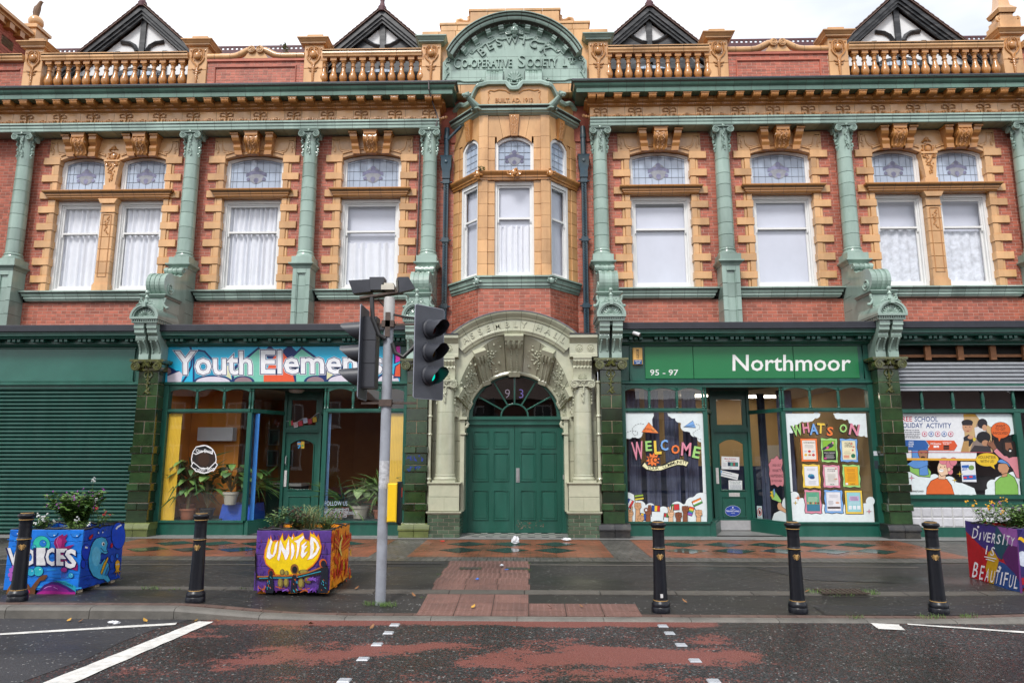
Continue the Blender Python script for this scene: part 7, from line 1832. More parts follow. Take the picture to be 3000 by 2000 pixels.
def f_whats(p):
 p.up(1)
 for ch,x,y,h,c,rt in(('W',1008,432,112,G_,14),('H',1090,405,100,Pk,8),('A',1168,422,108,Bl,4),('T',1232,412,102,Ye,-3),('S',1325,436,88,Or,-6),('O',1463,402,82,G_,-3),('N',1568,428,112,Pk,-10)):p.ot(ch,x,y,h*.96,c,b=.025,ob=.055,rot=rt,dx=7,dy=7,w={'W':92,'H':60,'A':78,'T':74,'S':56,'O':72,'N':92}[ch])
 p.q([(1290,325),(1305,318),(1300,350),(1288,352)],'#151515')
 for x,y,r_,c in((1003,1072,34,Or),(977,1122,24,'#f0d040'),(1727,1210,30,Pk)):p.oq([(x+(r_ if k%2==0 else r_*.22)*math.cos(R(45*k)),y+(r_ if k%2==0 else r_*.22)*math.sin(R(45*k)))for k in range(8)],c,3)
vinyl("WHAT'S ON in bright cut-out letters over the notices",f_whats,*A2,(0,.033,0))
notices=[(1022,463,1213,703,Or,'#eee8df','COFFEE MORNINGS','cream COFFEE MORNINGS notice in an orange frame'),(1230,463,1415,710,G_,'#17171a','Unity in a Community','black notice with pink and green artwork in a green frame'),(1425,467,1620,705,Bl,'#efe7c2','NORTHMOOR|COMMUNITY|DINER','cream COMMUNITY DINER notice in a blue frame'),(1040,727,1240,972,Ye,'#e9ebf1','','white notice with a blue bird picture in a yellow frame'),(1250,735,1440,968,Pk,'#e8e3df','SEWING|COURSE','pale SEWING COURSE notice in a pink frame'),(1450,732,1645,965,G_,'#efac24','','orange-yellow notice in a green frame'),(1062,990,1250,1230,Pk,'#69ad88','FREE HOMEWORK|SUPPORT','green notice with a row of small faces in a pink frame'),(1265,990,1468,1228,Bl,'#e8e8ee','','white notice with a dark band in a blue frame'),(1475,993,1672,1237,Ye,'#9ad3da','','turquoise notice in a yellow frame')]
for i,(x0,y0,x1,y1,fc,pc,tx,lab)in enumerate(notices):
 def f_not(p,a=(x0,y0,x1,y1,fc,pc,tx,i)):
  x0,y0,x1,y1,fc,pc,tx,i=a;rg=random.Random(i);p.up(1)
  w_,h=x1-x0,y1-y0;wob=[]
  sk=(y1-y0)*.065
  cn=[(x0,y0),(x1-sk,y0),(x1,y1),(x0+sk,y1)]
  for e in range(4):
   a,b_=cn[e],cn[(e+1)%4]
   for k in range(8):t_=k/8;o=(0 if i in(0,8)else 7*math.sin(t_*2*math.pi*2));dx,dy=b_[0]-a[0],b_[1]-a[1];l=math.hypot(dx,dy);wob.append((a[0]+dx*t_-dy/l*o*-1*.7,a[1]+dy*t_+dx/l*o*-.7))
  p.oq(wob,fc,7);I=lambda u,v:(cn[0][0]+(cn[1][0]-cn[0][0])*u+(cn[3][0]-cn[0][0])*v,cn[0][1]+h*v)
  p.q([I(.11,.09),I(.89,.09),I(.89,.91),I(.11,.91)],'#202020');p.q([I(.12,.095),I(.88,.095),I(.88,.905),I(.12,.905)],pc)
  tc_='#2a2a33' if i!=1 else '#e8e8e8'
  if tx:
   L_=tx.split('|')
   for k,t_ in enumerate(L_):c_=I(.5,.22+.075*k if i!=1 else.62);p.t(t_,c_[0],c_[1],15 if i in(0,2)else 12,'#3f9f98' if i==6 else tc_,w=w_*(.6 if len(L_)==1 else.42),bold=.012)
  ln=lambda a,b_,v,n,dv,c:[p.st([I(a+.05*rg.random(),v+dv*k),I(b_-.06*rg.random(),v+dv*k)],3,c)for k in range(n)]
  if i==0:
   ln(.22,.78,.30,3,.05,'#777');
   for k,c in enumerate(('#c8c8d8','#d03838','#b8c8d8','#e8b840','#c87838','#d04848')):c_=I(.28+.22*(k%3),.56+.15*(k//3));p.el(c_[0],c_[1],15,9+4*(k%2),c)
  elif i==1:
   p.q([I(.13,.1),I(.87,.1),I(.87,.52),I(.13,.52)],'#8cbf3f')
   for k in range(9):c_=I(.2+.6*rg.random(),.18+.28*rg.random());p.el(c_[0],c_[1],26*rg.random()+8,12,rg.choice(['#d85a9a','#c04848','#5a78b8','#3a3a4a','#e08ab0']),a=30)
   ln(.2,.8,.68,4,.05,'#ddd');p.q([I(.15,.8),I(.3,.8),I(.3,.86),I(.15,.86)],'#e04a9a')
  elif i==2:
   ln(.18,.6,.56,3,.06,'#886');
   for u,v,c in((.72,.5,'#d84a3a'),(.78,.36,'#e07060'),(.66,.22,'#e07060')):c_=I(u,v);p.el(c_[0],c_[1],9,9,c)
   for v in(.74,.81):p.st([I(.18,v),I(.5,v)],9,'#d85a48')
   c_=I(.72,.74);p.el(c_[0],c_[1],22,22,'#2f7a58')
  elif i==3:
   ln(.25,.75,.2,2,.05,'#99a');c_=I(.48,.5);p.el(c_[0],c_[1],34,22,'#2f8fb4');p.el(c_[0]+10,c_[1]+14,28,16,'#274f86');p.st([(c_[0]-20,c_[1]-24),(c_[0],c_[1]-6)],5,'#888');ln(.3,.75,.72,3,.05,'#99a')
  elif i==4:ln(.25,.75,.42,8,.045,'#998');p.el(*I(.78,.17),10,8,'#d05858');p.el(*I(.74,.62),16,9,'#d8a890');p.t('NCA',*I(.5,.88),14,'#2f7a68',bold=.02)
  elif i==5:ln(.22,.78,.2,3,.05,'#a05028');ln(.25,.75,.38,7,.055,'#a06820');p.t('NCA',*I(.55,.88),14,'#8a6a28',bold=.02);p.q([I(.14,.8),I(.28,.8),I(.28,.89),I(.14,.89)],'#eee')
  elif i==6:
   ln(.2,.8,.32,4,.05,'#e8f0e0');p.q([I(.12,.62),I(.88,.62),I(.88,.9),I(.12,.9)],'#3f7f98')
   for k,c in enumerate(('#d8a070','#8a5238','#e0b088','#c84848','#704028')):p.el(*I(.2+.15*k,.56),9,11,c)
  elif i==7:ln(.25,.75,.22,3,.05,'#99a');ln(.2,.5,.48,4,.05,'#667');p.el(*I(.7,.55),20,10,'#d8a890');p.q([I(.15,.72),I(.85,.72),I(.85,.8),I(.15,.8)],'#4a3a3a')
  else:p.q([I(.25,.25),I(.8,.25),I(.8,.45),I(.25,.45)],'#d0b0d8');ln(.3,.75,.29,4,.04,'#556');ln(.2,.85,.52,2,.05,'#eef');[p.q([I(.18+.24*k,.64),I(.36+.24*k,.64),I(.36+.24*k,.8),I(.18+.24*k,.8)],'#e8eef4')for k in range(3)]
 vinyl(lab+' among the notices',f_not,*A2,(0,.0325,0),name='notice',cat='notice')
 # megaphone graphic on the angled pane
nA=Vector((-(.86),-.42,0)).normalized();nA=Vector((-.898,-.44,0)).normalized()
pA=Vector((5.58,.04,0))+nA*.012
def f_mega(p):
 p.oq([(790,637),(815,680),(842,672),(848,720),(835,770),(855,820),(860,870),(858,930),(850,958),(820,945),(795,963),(760,935),(725,945),(720,890),(706,830),(712,780),(700,730),(725,690),(720,672),(755,672)],'#dd8f98',4)
 for t_,y,h,w_ in(('FIND OUT',752,24,84),("WHAT'S",808,30,92),('HAPPENING',862,30,126),('IN YOUR AREA',908,20,104)):p.t(t_,787,y,h,'#1a1a1a',w=w_,bold=.006)
 p.oq([(720,1040),(755,980),(835,1100),(825,1120),(735,1085)],G_,4);p.oq([(750,985),(765,975),(772,1020),(758,1060)],Bl,3)
 p.oq([(740,1000),(715,1010),(735,1030),(715,1050),(740,1060),(735,1085),(755,1065)],'#f0c83a',3)
 p.oq([(800,1120),(830,1118),(842,1160),(888,1195),(888,1232),(840,1205),(800,1190),(790,1150)],'#dba980',4)
 p.q([(740,1290),(760,1230),(820,1200),(850,1090),(880,1055),(930,1334),(740,1302)],WC);p.oq([(800,1120),(830,1118),(842,1160),(888,1195),(888,1232),(840,1205),(800,1190),(790,1150)],'#dba980',4)
vinyl('pink FIND OUT sticker and hand with green megaphone on the angled pane',f_mega,*A2,pA,nA)
def f_nodog(p):
 p.q([(582,1152),(634,1154),(642,1292),(590,1288)],'#c8dde0');p.oel(612,1215,24,42,'#c03030',0);p.el(612,1215,18,34,'#e8eeee');p.q([(600,1200),(615,1195),(625,1215),(622,1240),(604,1238)],'#222');p.st([(598,1185),(626,1245)],5,'#c03030');p.lines(596,634,-1275,2,9,4,'#555',.1)
vinyl('small no dogs sticker low on the angled pane',f_nodog,*A2,pA,nA,name='sticker',cat='sticker')
# papers on the shop door
dY=.90+.018
for lab,pts,tx in(('white Main Entrance notice taped inside the right shop door',[(222,648),(405,655),(404,785),(222,778)],'A'),('tilted white strip notice taped inside the right shop door',[(205,785),(398,830),(385,890),(198,845)],'B'),('white right to refuse entry notice low in the right shop door',[(293,892),(432,895),(434,990),(297,988)],'C')):
 def f_p(p,pts=pts,tx=tx):
  p.q(pts,'#e6e9ea');p.up(.5)
  if tx=='A':p.t('Main Entrance',312,680,16,'#c03a48',w=118,bold=.01);p.t('on Elgar Street',312,700,11,'#c03a48',w=96,bold=.01);p.q([(285,705),(392,710),(392,752),(285,748)],'#3a6a78');[p.q([(290+26*k,712),(308+26*k,712),(308+26*k,745),(290+26*k,745)],c)for k,c in enumerate(('#224','#5a8','#a54','#387'))];p.t('NCA',312,770,9,'#444');p.lines(232,278,-722,3,12,3,'#779')
  elif tx=='B':p.el(222,804,9,9,'#4a9ad8');p.el(214,828,9,9,'#3a6ab8');p.st([(236,806),(330,830)],5,'#667');p.st([(228,832),(378,868)],5,'#667')
  else:p.t('We have the right',362,912,12,'#3a6a6a',w=120,bold=.01);p.t('to refuse entry',362,930,12,'#3a6a6a',w=98,bold=.01);p.lines(303,428,-946,4,11,4,'#789',.1)
 vinyl(lab,f_p,*A2,(0,dY-.0,0),name='notice',cat='notice')
def f_lot(p):p.oel(338,1205,78,54,'#2a4aa8',4,'#dfe6f0');p.t('Awarded',338,1192,9,'#f0f0f4');p.t('National Lottery',338,1213,19,'#f0f0f4',w=136,bold=.01);p.t('Funding',338,1230,9,'#f0f0f4');p.el(338,1170,6,8,'#f0f0f4');p.t('~',338,1250,10,'#f0f0f4')
vinyl('oval blue funding plaque on the lower panel of the right shop door',f_lot,*A2,(0,.884,0),name='plaque',cat='plaque')
# ---- far right window posters
A3=(2640,1180,.33488)
def f_holiday(p):
 p.q([(-5,92),(540,92),(645,96),(690,150),(780,205),(800,430),(660,432),(660,505),(40,500)],'#e8eaee');p.up(.5)
 p.t('REE',52,160,42,'#c8304a',w=88,bold=.012);p.t('SCHOOL',220,162,42,'#2a4a88',w=204,bold=.012);p.t('OLIDAY',102,216,42,'#2a4a88',w=172,bold=.012);p.t('ACTIVITY',328,218,42,'#2a4a88',w=220,bold=.012)
 p.lines(12,168,-240,5,16,6,'#556',.2)
 for k,c in enumerate(('#d0607a','#5a78b8','#d0607a','#4a70b0','#d0607a')):p.el(204+57*k,270,23,23,c);p.el(204+57*k,270,18,18,'#e8eaee');p.el(204+57*k,270,8,10,c)
 p.q([(24,322),(210,326),(240,370),(210,412),(28,410)],'#2d5fa6');p.t('CHECK',86,348,13,'#fff',w=44,bold=.01);p.t('ELIGIB',86,366,13,'#fff',w=44,bold=.01);p.t('BOOK',84,384,13,'#fff',w=38,bold=.01)
 p.q([(215,326),(462,328),(490,372),(462,414),(228,412),(250,370)],'#dc5a32');p.t('MCRactive',302,364,18,'#fff',w=90,bold=.008);p.t('DOWNLOAD',400,350,11,'#fff',w=76,bold=.006);p.t('THE APP',392,364,11,'#fff',w=56,bold=.006);p.rect(368,-388,418,-370,'#222');p.rect(368,-406,418,-391,'#222');p.rect(282,-390,328,-372,'#fff');p.t('Go',314,388,12,'#dc5a32',bold=.01)
 p.st([(40,428),(800,432)],4,'#c83a58');p.q([(38,480),(655,486),(656,505),(40,500)],'#e0a838')
vinyl('large white school holiday activity poster behind the far right window',f_holiday,*A3,(0,.052,0),name='poster',cat='poster')
def f_kids(p):
 p.up(1.5);p.q([(545,95),(650,97),(700,150),(785,205),(800,430),(520,430),(555,300)],'#c8a878');p.q([(545,95),(645,96),(660,118),(545,120)],'#e0a838')
 p.q([(660,180),(740,200),(790,430),(600,430),(640,300)],'#8a7a72');p.q([(640,215),(735,190),(740,300),(650,300)],'#dcdcde')
 p.el(580,205,46,54,'#c89878');p.el(578,170,50,26,'#262228');p.q([(530,175),(626,175),(620,195),(535,195)],'#262228');p.el(565,210,5,4,'#332');p.el(600,208,5,4,'#332');p.el(583,245,12,5,'#a05848')
 p.el(710,180,44,44,'#26222a');p.el(728,215,20,26,'#c89878');p.el(720,300,62,52,'#1c1a20');p.el(735,350,30,26,'#b88868')
 p.q([(545,300),(590,275),(640,320),(600,380),(550,370)],'#23242e');p.q([(525,425),(545,335),(590,330),(590,425)],'#b8905a');p.el(605,300,24,16,'#c89878');p.el(640,318,14,16,'#d8c040');p.q([(640,370),(780,380),(785,428),(600,428)],'#3a3438')
vinyl('photo panel of children crafting at the right of the holiday poster',f_kids,*A3,(0,.051,0),name='poster',cat='poster')
def f_cloud3(p):
 p.q([(48,800),(42,530),(110,600),(200,640),(290,625),(340,660),(400,650),(480,690),(560,710),(640,745),(658,800)],WC)
 for x,y,r_ in((290,665,45),(420,700,60),(520,750,52),(610,775,36),(90,640,60)):p.el(x,y,r_,min(r_,798-y+6 if y>740 else r_),WC)
 p.q([(735,800),(735,760),(790,720),(830,650),(980,600),(1030,640),(1045,800)],WC);p.el(800,720,52,52,WC);p.el(980,660,60,60,WC);p.q([(650,96),(970,96),(990,270),(950,280),(860,190),(790,210),(740,180),(690,150)],WC);p.el(800,170,48,40,WC)
 for x,y,r_,c in((92,655,30,Pk),(513,620,30,'#f0c83a'),(468,675,26,'#f0c83a')):p.oq([(x+(r_ if k%2==0 else r_*.2)*math.cos(R(45*k)),y+(r_ if k%2==0 else r_*.2)*math.sin(R(45*k)))for k in range(8)],c,3)
 p.t('MADE BY',80,755,7,'#222',w=36);p.t('PAGEPINKETCHARD',130,778,14,'#222',w=132,bold=.02)
vinyl('white cloud film along the far right window',f_cloud3,*A3,(0,.050,0))
def f_people(p):
 p.up(1)
 p.oq([(45,530),(110,560),(230,560),(262,600),(255,650),(150,640),(60,590)],'#8cc060',5);p.oq([(95,500),(92,400),(120,345),(165,330),(215,345),(238,400),(232,480),(235,545),(180,575),(110,570),(52,535),(100,500)],'#5e92d4',5);p.oq([(158,570),(228,545),(240,625),(205,635),(160,630)],'#5e92d4',4)
 p.oq([(150,400),(195,380),(235,400),(232,470),(205,505),(165,490),(148,440)],'#a8785a',4);p.oq([(145,405),(165,375),(215,370),(237,395),(235,420),(190,395),(150,420)],'#4f7fc0',4);p.el(190,478,20,14,'#2a1a1a');p.el(190,486,12,6,'#c85a5a');p.st([(168,435),(185,438)],4,'#222');p.st([(210,436),(226,434)],4,'#222')
 p.oq([(218,798),(225,740),(260,680),(320,652),(400,665),(440,720),(466,798)],'#e0682e',5);p.oq([(328,620),(325,665),(385,668),(392,620)],'#e8c0a0',4);p.oq([(330,520),(400,520),(425,570),(410,625),(350,640),(318,600),(315,560)],'#ecc8a8',5)
 p.oel(372,508,40,30,'#d8808e',4);p.oel(425,540,32,48,'#d8808e',4);p.oel(456,512,32,36,'#d8808e',4);p.oel(430,600,22,26,'#d8808e',4);p.oel(418,580,14,16,'#ecc8a8',4);p.el(350,590,22,13,'#fff');p.st([(330,582),(372,592)],3,'#222');p.el(345,560,4,6,'#222');p.el(380,558,4,6,'#222')
 p.oq([(822,800),(820,690),(860,650),(930,610),(990,650),(1020,720),(1025,800)],'#86bc58',5);p.oq([(880,600),(880,650),(925,640),(930,590)],'#c8926c',4);p.oq([(850,530),(920,525),(945,570),(930,610),(880,622),(855,600),(842,575)],'#c8926c',5);p.oq([(838,515),(860,492),(920,490),(952,520),(950,560),(920,530),(870,525)],'#5e92d4',5);p.st([(850,605),(880,608)],4,'#222')
 p.oq([(805,420),(835,395),(900,460),(960,470),(1015,470),(1035,660),(1005,650),(975,580),(930,520),(850,470)],'#d88a94',5);p.oq([(885,350),(930,320),(990,340),(1010,400),(1005,460),(940,480),(895,430)],'#241a18',5);p.oq([(905,345),(960,345),(975,400),(945,430),(910,405)],'#8a5a44',3);p.el(950,412,16,18,'#1a1010');p.el(952,418,10,8,'#f0f0f0');p.oq([(760,330),(780,350),(775,315),(795,345),(805,315),(812,350),(835,395),(805,415),(780,385),(750,365)],'#8a5a44',4)
vinyl('four cartoon people printed across the far right window',f_people,*A3,(0,.0495,0))
def f_b1(p):p.up(2);p.q([(845,305),(855,345),(880,305)],'#151515');p.oel(870,238,84,70,'#e0682e',5);p.q([(848,300),(856,338),(876,300)],'#e0682e');[p.t(t_,868,y,22,'#1a1a1a',w=w_,bold=.006)for t_,y,w_ in(('WANT',212,84),('TO GET',240,90),('INVOLVED?',274,136))]
vinyl('orange WANT TO GET INVOLVED speech bubble on the far right window',f_b1,*A3,(0,.049,0))
def f_b2(p):p.up(2);p.oel(752,495,100,58,'#e8c030',5);p.q([(775,545),(820,578),(808,535)],'#e8c030');[p.t(t_,x,y,24,'#1a1a1a',w=w_,bold=.006)for t_,x,y,w_ in(('VOLUNTEER',750,486,158),('WITH US!',752,522,120))]
vinyl('yellow VOLUNTEER WITH US speech bubble on the far right window',f_b2,*A3,(0,.049,0))
def f_club(p):p.up(1);p.q([(520,512),(645,514),(660,690),(535,688)],'#e4e8ee');p.q([(528,545),(590,540),(600,580),(535,590)],'#2a62b4');p.t('CLUB',562,582,16,'#fff',bold=.02);p.el(615,565,24,22,'#7a9a58');p.q([(540,632),(652,628),(658,668),(545,672)],'#2a62b4');p.el(560,652,16,10,'#d84048');p.el(610,645,18,9,'#d84048')
vinyl('small blue and white club flyer in the far right window',f_club,*A3,(0,.051,0),name='poster',cat='poster')
# ---- left shop: things in the window
ONE=(450,950,.41451)
def f_round(p):
 p.el(355,952,90,102,'#f4f4f6');p.el(355,952,84,96,'#2a1a14');p.q([(272,905),(300,862),(365,850),(420,880),(418,918),(360,895),(300,920)],'#f4f4f6');p.q([(278,905),(303,868),(365,857),(414,884),(412,908),(360,888),(300,912)],'#16141a')
 p.q([(262,1000),(280,970),(330,1010),(390,1015),(435,970),(455,990),(430,1030),(360,1052),(300,1040)],'#f4f4f6');p.q([(268,1000),(282,978),(330,1017),(392,1022),(435,978),(448,990),(425,1025),(360,1045),(300,1033)],'#16141a')
 p.t('One Drop',357,905,24,'#f4f4f6',w=118,rot=-2,bold=.008);p.t('Youth Stop',360,1035,26,'#f4f4f6',w=150,rot=4,bold=.008);p.el(355,952,40,48,'#3a2214');p.el(290,945,9,18,'#101010')
vinyl('round black and white sticker on the left display window of the blue-signed shop',f_round,*ONE,(0,.034,0),name='sticker',cat='sticker')
def f_follow(p):
 p.t('FOLLOW US',1290,1278,30,'#c8dcf0',w=160,bold=-.004);p.st([(1205,1260),(1215,1275),(1200,1280)],4,'#6aa0e0')
 for k,(t_,w_)in enumerate((('YOUTH ELEMENTS',175),('MOVEMENT FORESIGHT',235),('YOUTH ELEMENTS',160))):p.t(t_,1205,1313+22*k,14,'#d8e0e8',w=w_,align='L',bold=.0);p.st([(1205,1318+22*k),(1205+w_,1318+22*k)],2,'#c8d0d8')
vinyl('hand-lettered FOLLOW US chalk writing on the right display window',f_follow,*ONE,(0,.034,0),name='window_writing',cat='window writing')
def f_91(p):p.t('9',1028,874,46,'#4aa0d8',bold=.03,w=26);p.t('1',1054,874,46,'#d8b040',bold=.03,w=14);p.rect(1015,-848,1042,-838,'#e0a030');p.rect(1048,-862,1060,-850,'#50a850')
vinyl('rainbow house number 91 on the shop door glass',f_91,*ONE,(0,.915,0),name='house_number',cat='number')
YEL=mat('yellow_slat_board',(.80,.50,.04),.5,.08,5,0,.0,5)
def slats(x0,x1,z0,z1,y,m,label,n):
 e=empty('slatted_screen',((x0+x1)/2,y,z0),label,'screen');w_=(x1-x0)/n
 me=MB().cblock(-w_*.46,w_*.46,0,.012,0,z1-z0,.004).mesh('slat',m)
 for k in range(n):inst('slat',me,e,(x0+w_*(k+.5)-(x0+x1)/2,0,0))
 MB().box(x0-(x0+x1)/2,(x1-x0)/2,.013,.02,0,z1-z0).build('backing',m,e)
slats(-7.36,-7.06,.30,2.5,.07,YEL,'tall yellow slatted screen at the left end of the shop window',10);slats(-2.66,-2.33,.30,2.5,.07,YEL,'tall yellow slatted screen behind the traffic signal pole',10)
slats(-5.52,-5.43,.30,2.5,.16,mat('blue_slat',(.04,.20,.55),.5,.1),'narrow blue slatted strip beside the corner post',3);slats(-3.94,-3.89,.30,2.5,.14,mat('pale_blue_slat',(.25,.45,.75),.5,.1),'thin pale blue strip at the right display window',2)
tb=empty('display_table',(-5.93,.75,.05),'low table under a bright blue cloth in the shop window','table');
q=MB();q.add([(-.30,-.3,.55),(.36,-.3,.55),(.36,.3,.55),(-.30,.3,.55),(-.38,-.36,0),(.42,-.36,0),(.42,.36,0),(-.38,.36,0)],[(0,1,2,3),(4,5,1,0),(5,6,2,1),(6,7,3,2),(7,4,0,3)]);q.build('tablecloth',mat('blue_cloth',(.01,.07,.42),.7,.15,6),tb)
cnt=empty('counter',(-5.6,2.1,0),'white-topped counter at the back of the left shop','counter');MB().box(-.6,.6,-.3,.3,.92,.98).build('worktop',CEILW,cnt);MB().box(-.58,.58,-.25,.3,0,.92).build('base',ROOMD,cnt)
MB().box(-.4,.4,0,.22,0,.3).build('air_conditioner',mat('white_plastic','#ffffff'),loc=(-6.75,1.0,1.95));tag(bpy.data.objects['air_conditioner'],'white wall heater on the orange wall of the left shop','heater')
for k,(x,z,w_,h)in enumerate(((-8.0+1.5,1.9,.30,.42),(-6.1,1.35,.30,.42),(-5.7,1.95,.32,.40),(-6.5,1.35,.30,.42))):
 e=empty('picture_frame',(x,3.9,z),'framed picture %s on the back wall of the left shop'%('high on the left','low in the middle','high on the right','low on the left')[k],'picture');q=MB();frame_ring(q,-w_/2,w_/2,0,h,.03,.03,.03,0,.03);q.build('frame',mat('grey_frame',(.25,.25,.26),.5),e);MB().box(-w_/2+.03,w_/2-.03,.015,.03,.03,h-.03).build('print',mat('dark_print',(.06,.06,.07),.4),e)
 # bunting across the toplight
bt=empty('bunting',(-4.73,.86,2.45),'string of small national flags across the door toplight','bunting');q=MB();line=[(-.42+.84*k/16,0,.22*(k/16)**2-.10+.03*math.sin(k))for k in range(17)];q.tube(line,.004,4);q.build('string',CURT,bt)
for k,c in enumerate(('#2a8a4a','#d8d8d8','#c03040','#e8e8e8','#a82838','#c8a020','#222222')):
 i=2+k*2;a,b_=line[i],line[min(i+2,16)];p=Print((0,-.006,0));w2=.09
 p.poly([(a[0],a[2]),(a[0]+w2,a[2]+.02),(a[0]+w2+.02,a[2]-.09),(a[0]+.02,a[2]-.11)],c);
 if k==1 or k==3:[p.poly([(a[0]+.004+.002*j,a[2]-.02*j-.005),(a[0]+w2,a[2]+.015-.02*j),(a[0]+w2+.002,a[2]+.005-.02*j),(a[0]+.006,a[2]-.02*j-.015)],'#b03040' if k==1 else '#3050a0')for j in range(5)]
 if k==0:p.poly([(a[0]+.045,a[2]),(a[0]+w2,a[2]+.02),(a[0]+w2+.02,a[2]-.09),(a[0]+.06,a[2]-.1)],'#c03040')
 p.build('flag',bt)
 # lobby lamp
lm=empty('ceiling_lamp',(-4.77,.45,3.04),'round flat white ceiling lamp in the porch of the left shop','lamp');MB().lathe([(.17,0),(.17,-.02),(.13,-.06),(.05,-.075)],20).build('diffuser',mat('opal',(.55,.54,.52),.4),lm)
# right shop: curtains and lights
NAVC=mat('navy_drape',(.075,.085,.145),.85,.25,6)
for k,x in enumerate((2.55,2.95,3.36,3.75)):curtain(x-.16,x+.14,.05,3.0,'dark navy drape, %s of four behind the WELCOME window'%('first','second','third','fourth')[k],60+k,y=.42,folds=3,amp=.025,m=NAVC)
curtain(5.62,5.95,.05,3.0,'dark navy drape at the left of the notice window',71,y=.45,folds=3,amp=.025,m=NAVC)
curtain(5.45,5.62,.05,3.0,'dark drape gathered behind the angled pane',72,y=1.2,folds=2,amp=.03,m=NAVC)
LIT=emit_mat('lit_panel',(1,.90,.76),7.0)
for k,(x,y)in enumerate(((4.75,2.9),(6.1,3.2))):e=empty('ceiling_light',(x,y,3.10),'flat lit ceiling panel %s in the right shop'%('above the door','behind the notice window','behind the WELCOME window')[k],'light');MB().box(-.55,.55,-.14,.14,-.02,0).build('lit_panel',LIT,e)
bd=empty('notice_board',(7.0,4.3,1.2),'pale noticeboard on the back wall of the right shop','noticeboard');MB().box(-.4,.4,0,.04,0,.7).build('board',CEILW,bd)
# graffiti on the left inner pier, stickers, number plate
p=Print((-2.0,-.2845,1.50));rg=random.Random(5)
for k in range(5):p.stroke([(-.16+.075*k+rg.uniform(-.02,.02),.07+rg.uniform(-.04,.05))for _ in range(1)]+[(-.16+.075*k+rg.uniform(-.03,.05),.06+rg.uniform(-.07,.07))for _ in range(4)],.008,'#2a4ad8')
p.o=Vector((-2.0,-.3095,1.30))
for k in range(4):p.stroke([(-.16+.08*k+rg.uniform(-.03,.05),.06+rg.uniform(-.05,.05))for _ in range(5)],.008,'#2a4ad8')
tag(p.build('graffiti',None),'blue scribbled graffiti on the tiled pier right of the blue-signed shop','graffiti')
tag(MB().box(-.19,.19,-.012,0,0,.10).build('metal_plate',mat('dull_plate',(.22,.22,.22),.4,.15,20,metal=.4),loc=(7.63,-.284,.935)),'dull metal plate on the tiled pier beside the notice window','plate')
tag(MB().box(-.045,.045,-.004,0,0,.09).build('sticker',mat('sticker_white',(.5,.55,.6),.5),loc=(7.39,-.022,1.62)),'small pale sticker on the shop frame beside the notices','sticker')
tag(MB().box(-.04,.04,-.004,0,0,.16).build('sticker',mat('sticker_dark',(.02,.03,.04),.5),loc=(7.385,-.022,1.36)),'small dark sticker on the shop frame below the pale one','sticker')
# ================================================================== street furniture
# ---- bollards
BPROF=[(.102,0),(.104,.045),(.098,.055),(.10,.062),(.10,.085),(.094,.098),(.085,.108),(.079,.118),(.0785,.14),(.0745,.2),(.066,.60),(.0655,.628),(.071,.634),(.073,.645),(.071,.656),(.0665,.662),(.066,.672),(.0655,.735),(.065,.748),(.065,.757),(.065,.768),(.066,.774),(.0645,.80),(.066,.825),(.070,.838),(.0735,.846),(.0735,.856),(.068,.861),(.071,.868),(.083,.876),(.0885,.886),(.0885,.898),(.083,.908),(.062,.916),(.060,.921),(.045,.928),(.004,.931)]
BPROF=[(r_,z*1.045)for r_,z in BPROF]
BOLM=MB().lathe(BPROF,28).mesh('post',IRON)
RINGM={z:MB().lathe([(r_-.001,z-.004),(r_+.001,z-.003),(r_+.001,z+.003),(r_-.001,z+.004)],28).mesh('gold_ring',GOLD)for r_,z in((.0795,.124),(.0735,.674),(.0738,.889),(.062,.960))}
def bee():
 q=MB();r0=.072
 def on(x,z,r_=r0):return(x,-math.sqrt(max(1e-6,r_*r_-x*x)),z)
 for z,r_ in((-.022,.010),(-.010,.013),(.003,.012),(.014,.011),(.025,.009)):p_=on(0,z);q.ball(p_[0],p_[1],p_[2],r_,.005,.006,8,4)
 for s in(-1,1):
  q.tube([on(s*x_,z_)for x_,z_ in((.008,.012),(.022,.022),(.034,.022),(.038,.016),(.032,.009),(.018,.008),(.008,.010))],.0024,4)
  for pts in(((.008,.004),(.022,.0),(.03,-.006)),((.008,-.004),(.018,-.012),(.022,-.022)),((.006,.022),(.012,.03),(.018,.038)),((.008,.018),(.016,.026),(.024,.032))):q.tube([on(s*x_,z_)for x_,z_ in pts],.0022,4)
 return q.mesh('bee_emblem',GOLD)
BEEM=bee()
for x,y,rz,lab in((-5.445,-6.43,.42,'black and gold bollard in front of the blue VOICES planter'),(-3.44,-6.40,.06,'black and gold bollard between the blue planter and the fire planter'),(1.745,-6.39,0.0,'black bollard with a small white label, nearest the crossing'),(3.245,-6.38,-.05,'black and gold bollard in front of the notice window'),(4.77,-6.38,-.25,'black and gold bollard beside the rainbow planter at the right')):
 b=empty('bollard',(x,y,gz(x,y)),lab,'bollard','black bollards along the kerb',rz=rz)
 inst('post',BOLM,b)
 for z,me in RINGM.items():inst('gold_ring',me,b)
 inst('bee_emblem',BEEM,b,(0,0,.585))
 if abs(x-1.745)<.01:MB().box(-.014,.014,-.0795,-.07,.16,.20).build('paper_label',mat('label_white',(.6,.6,.6),.6),b)
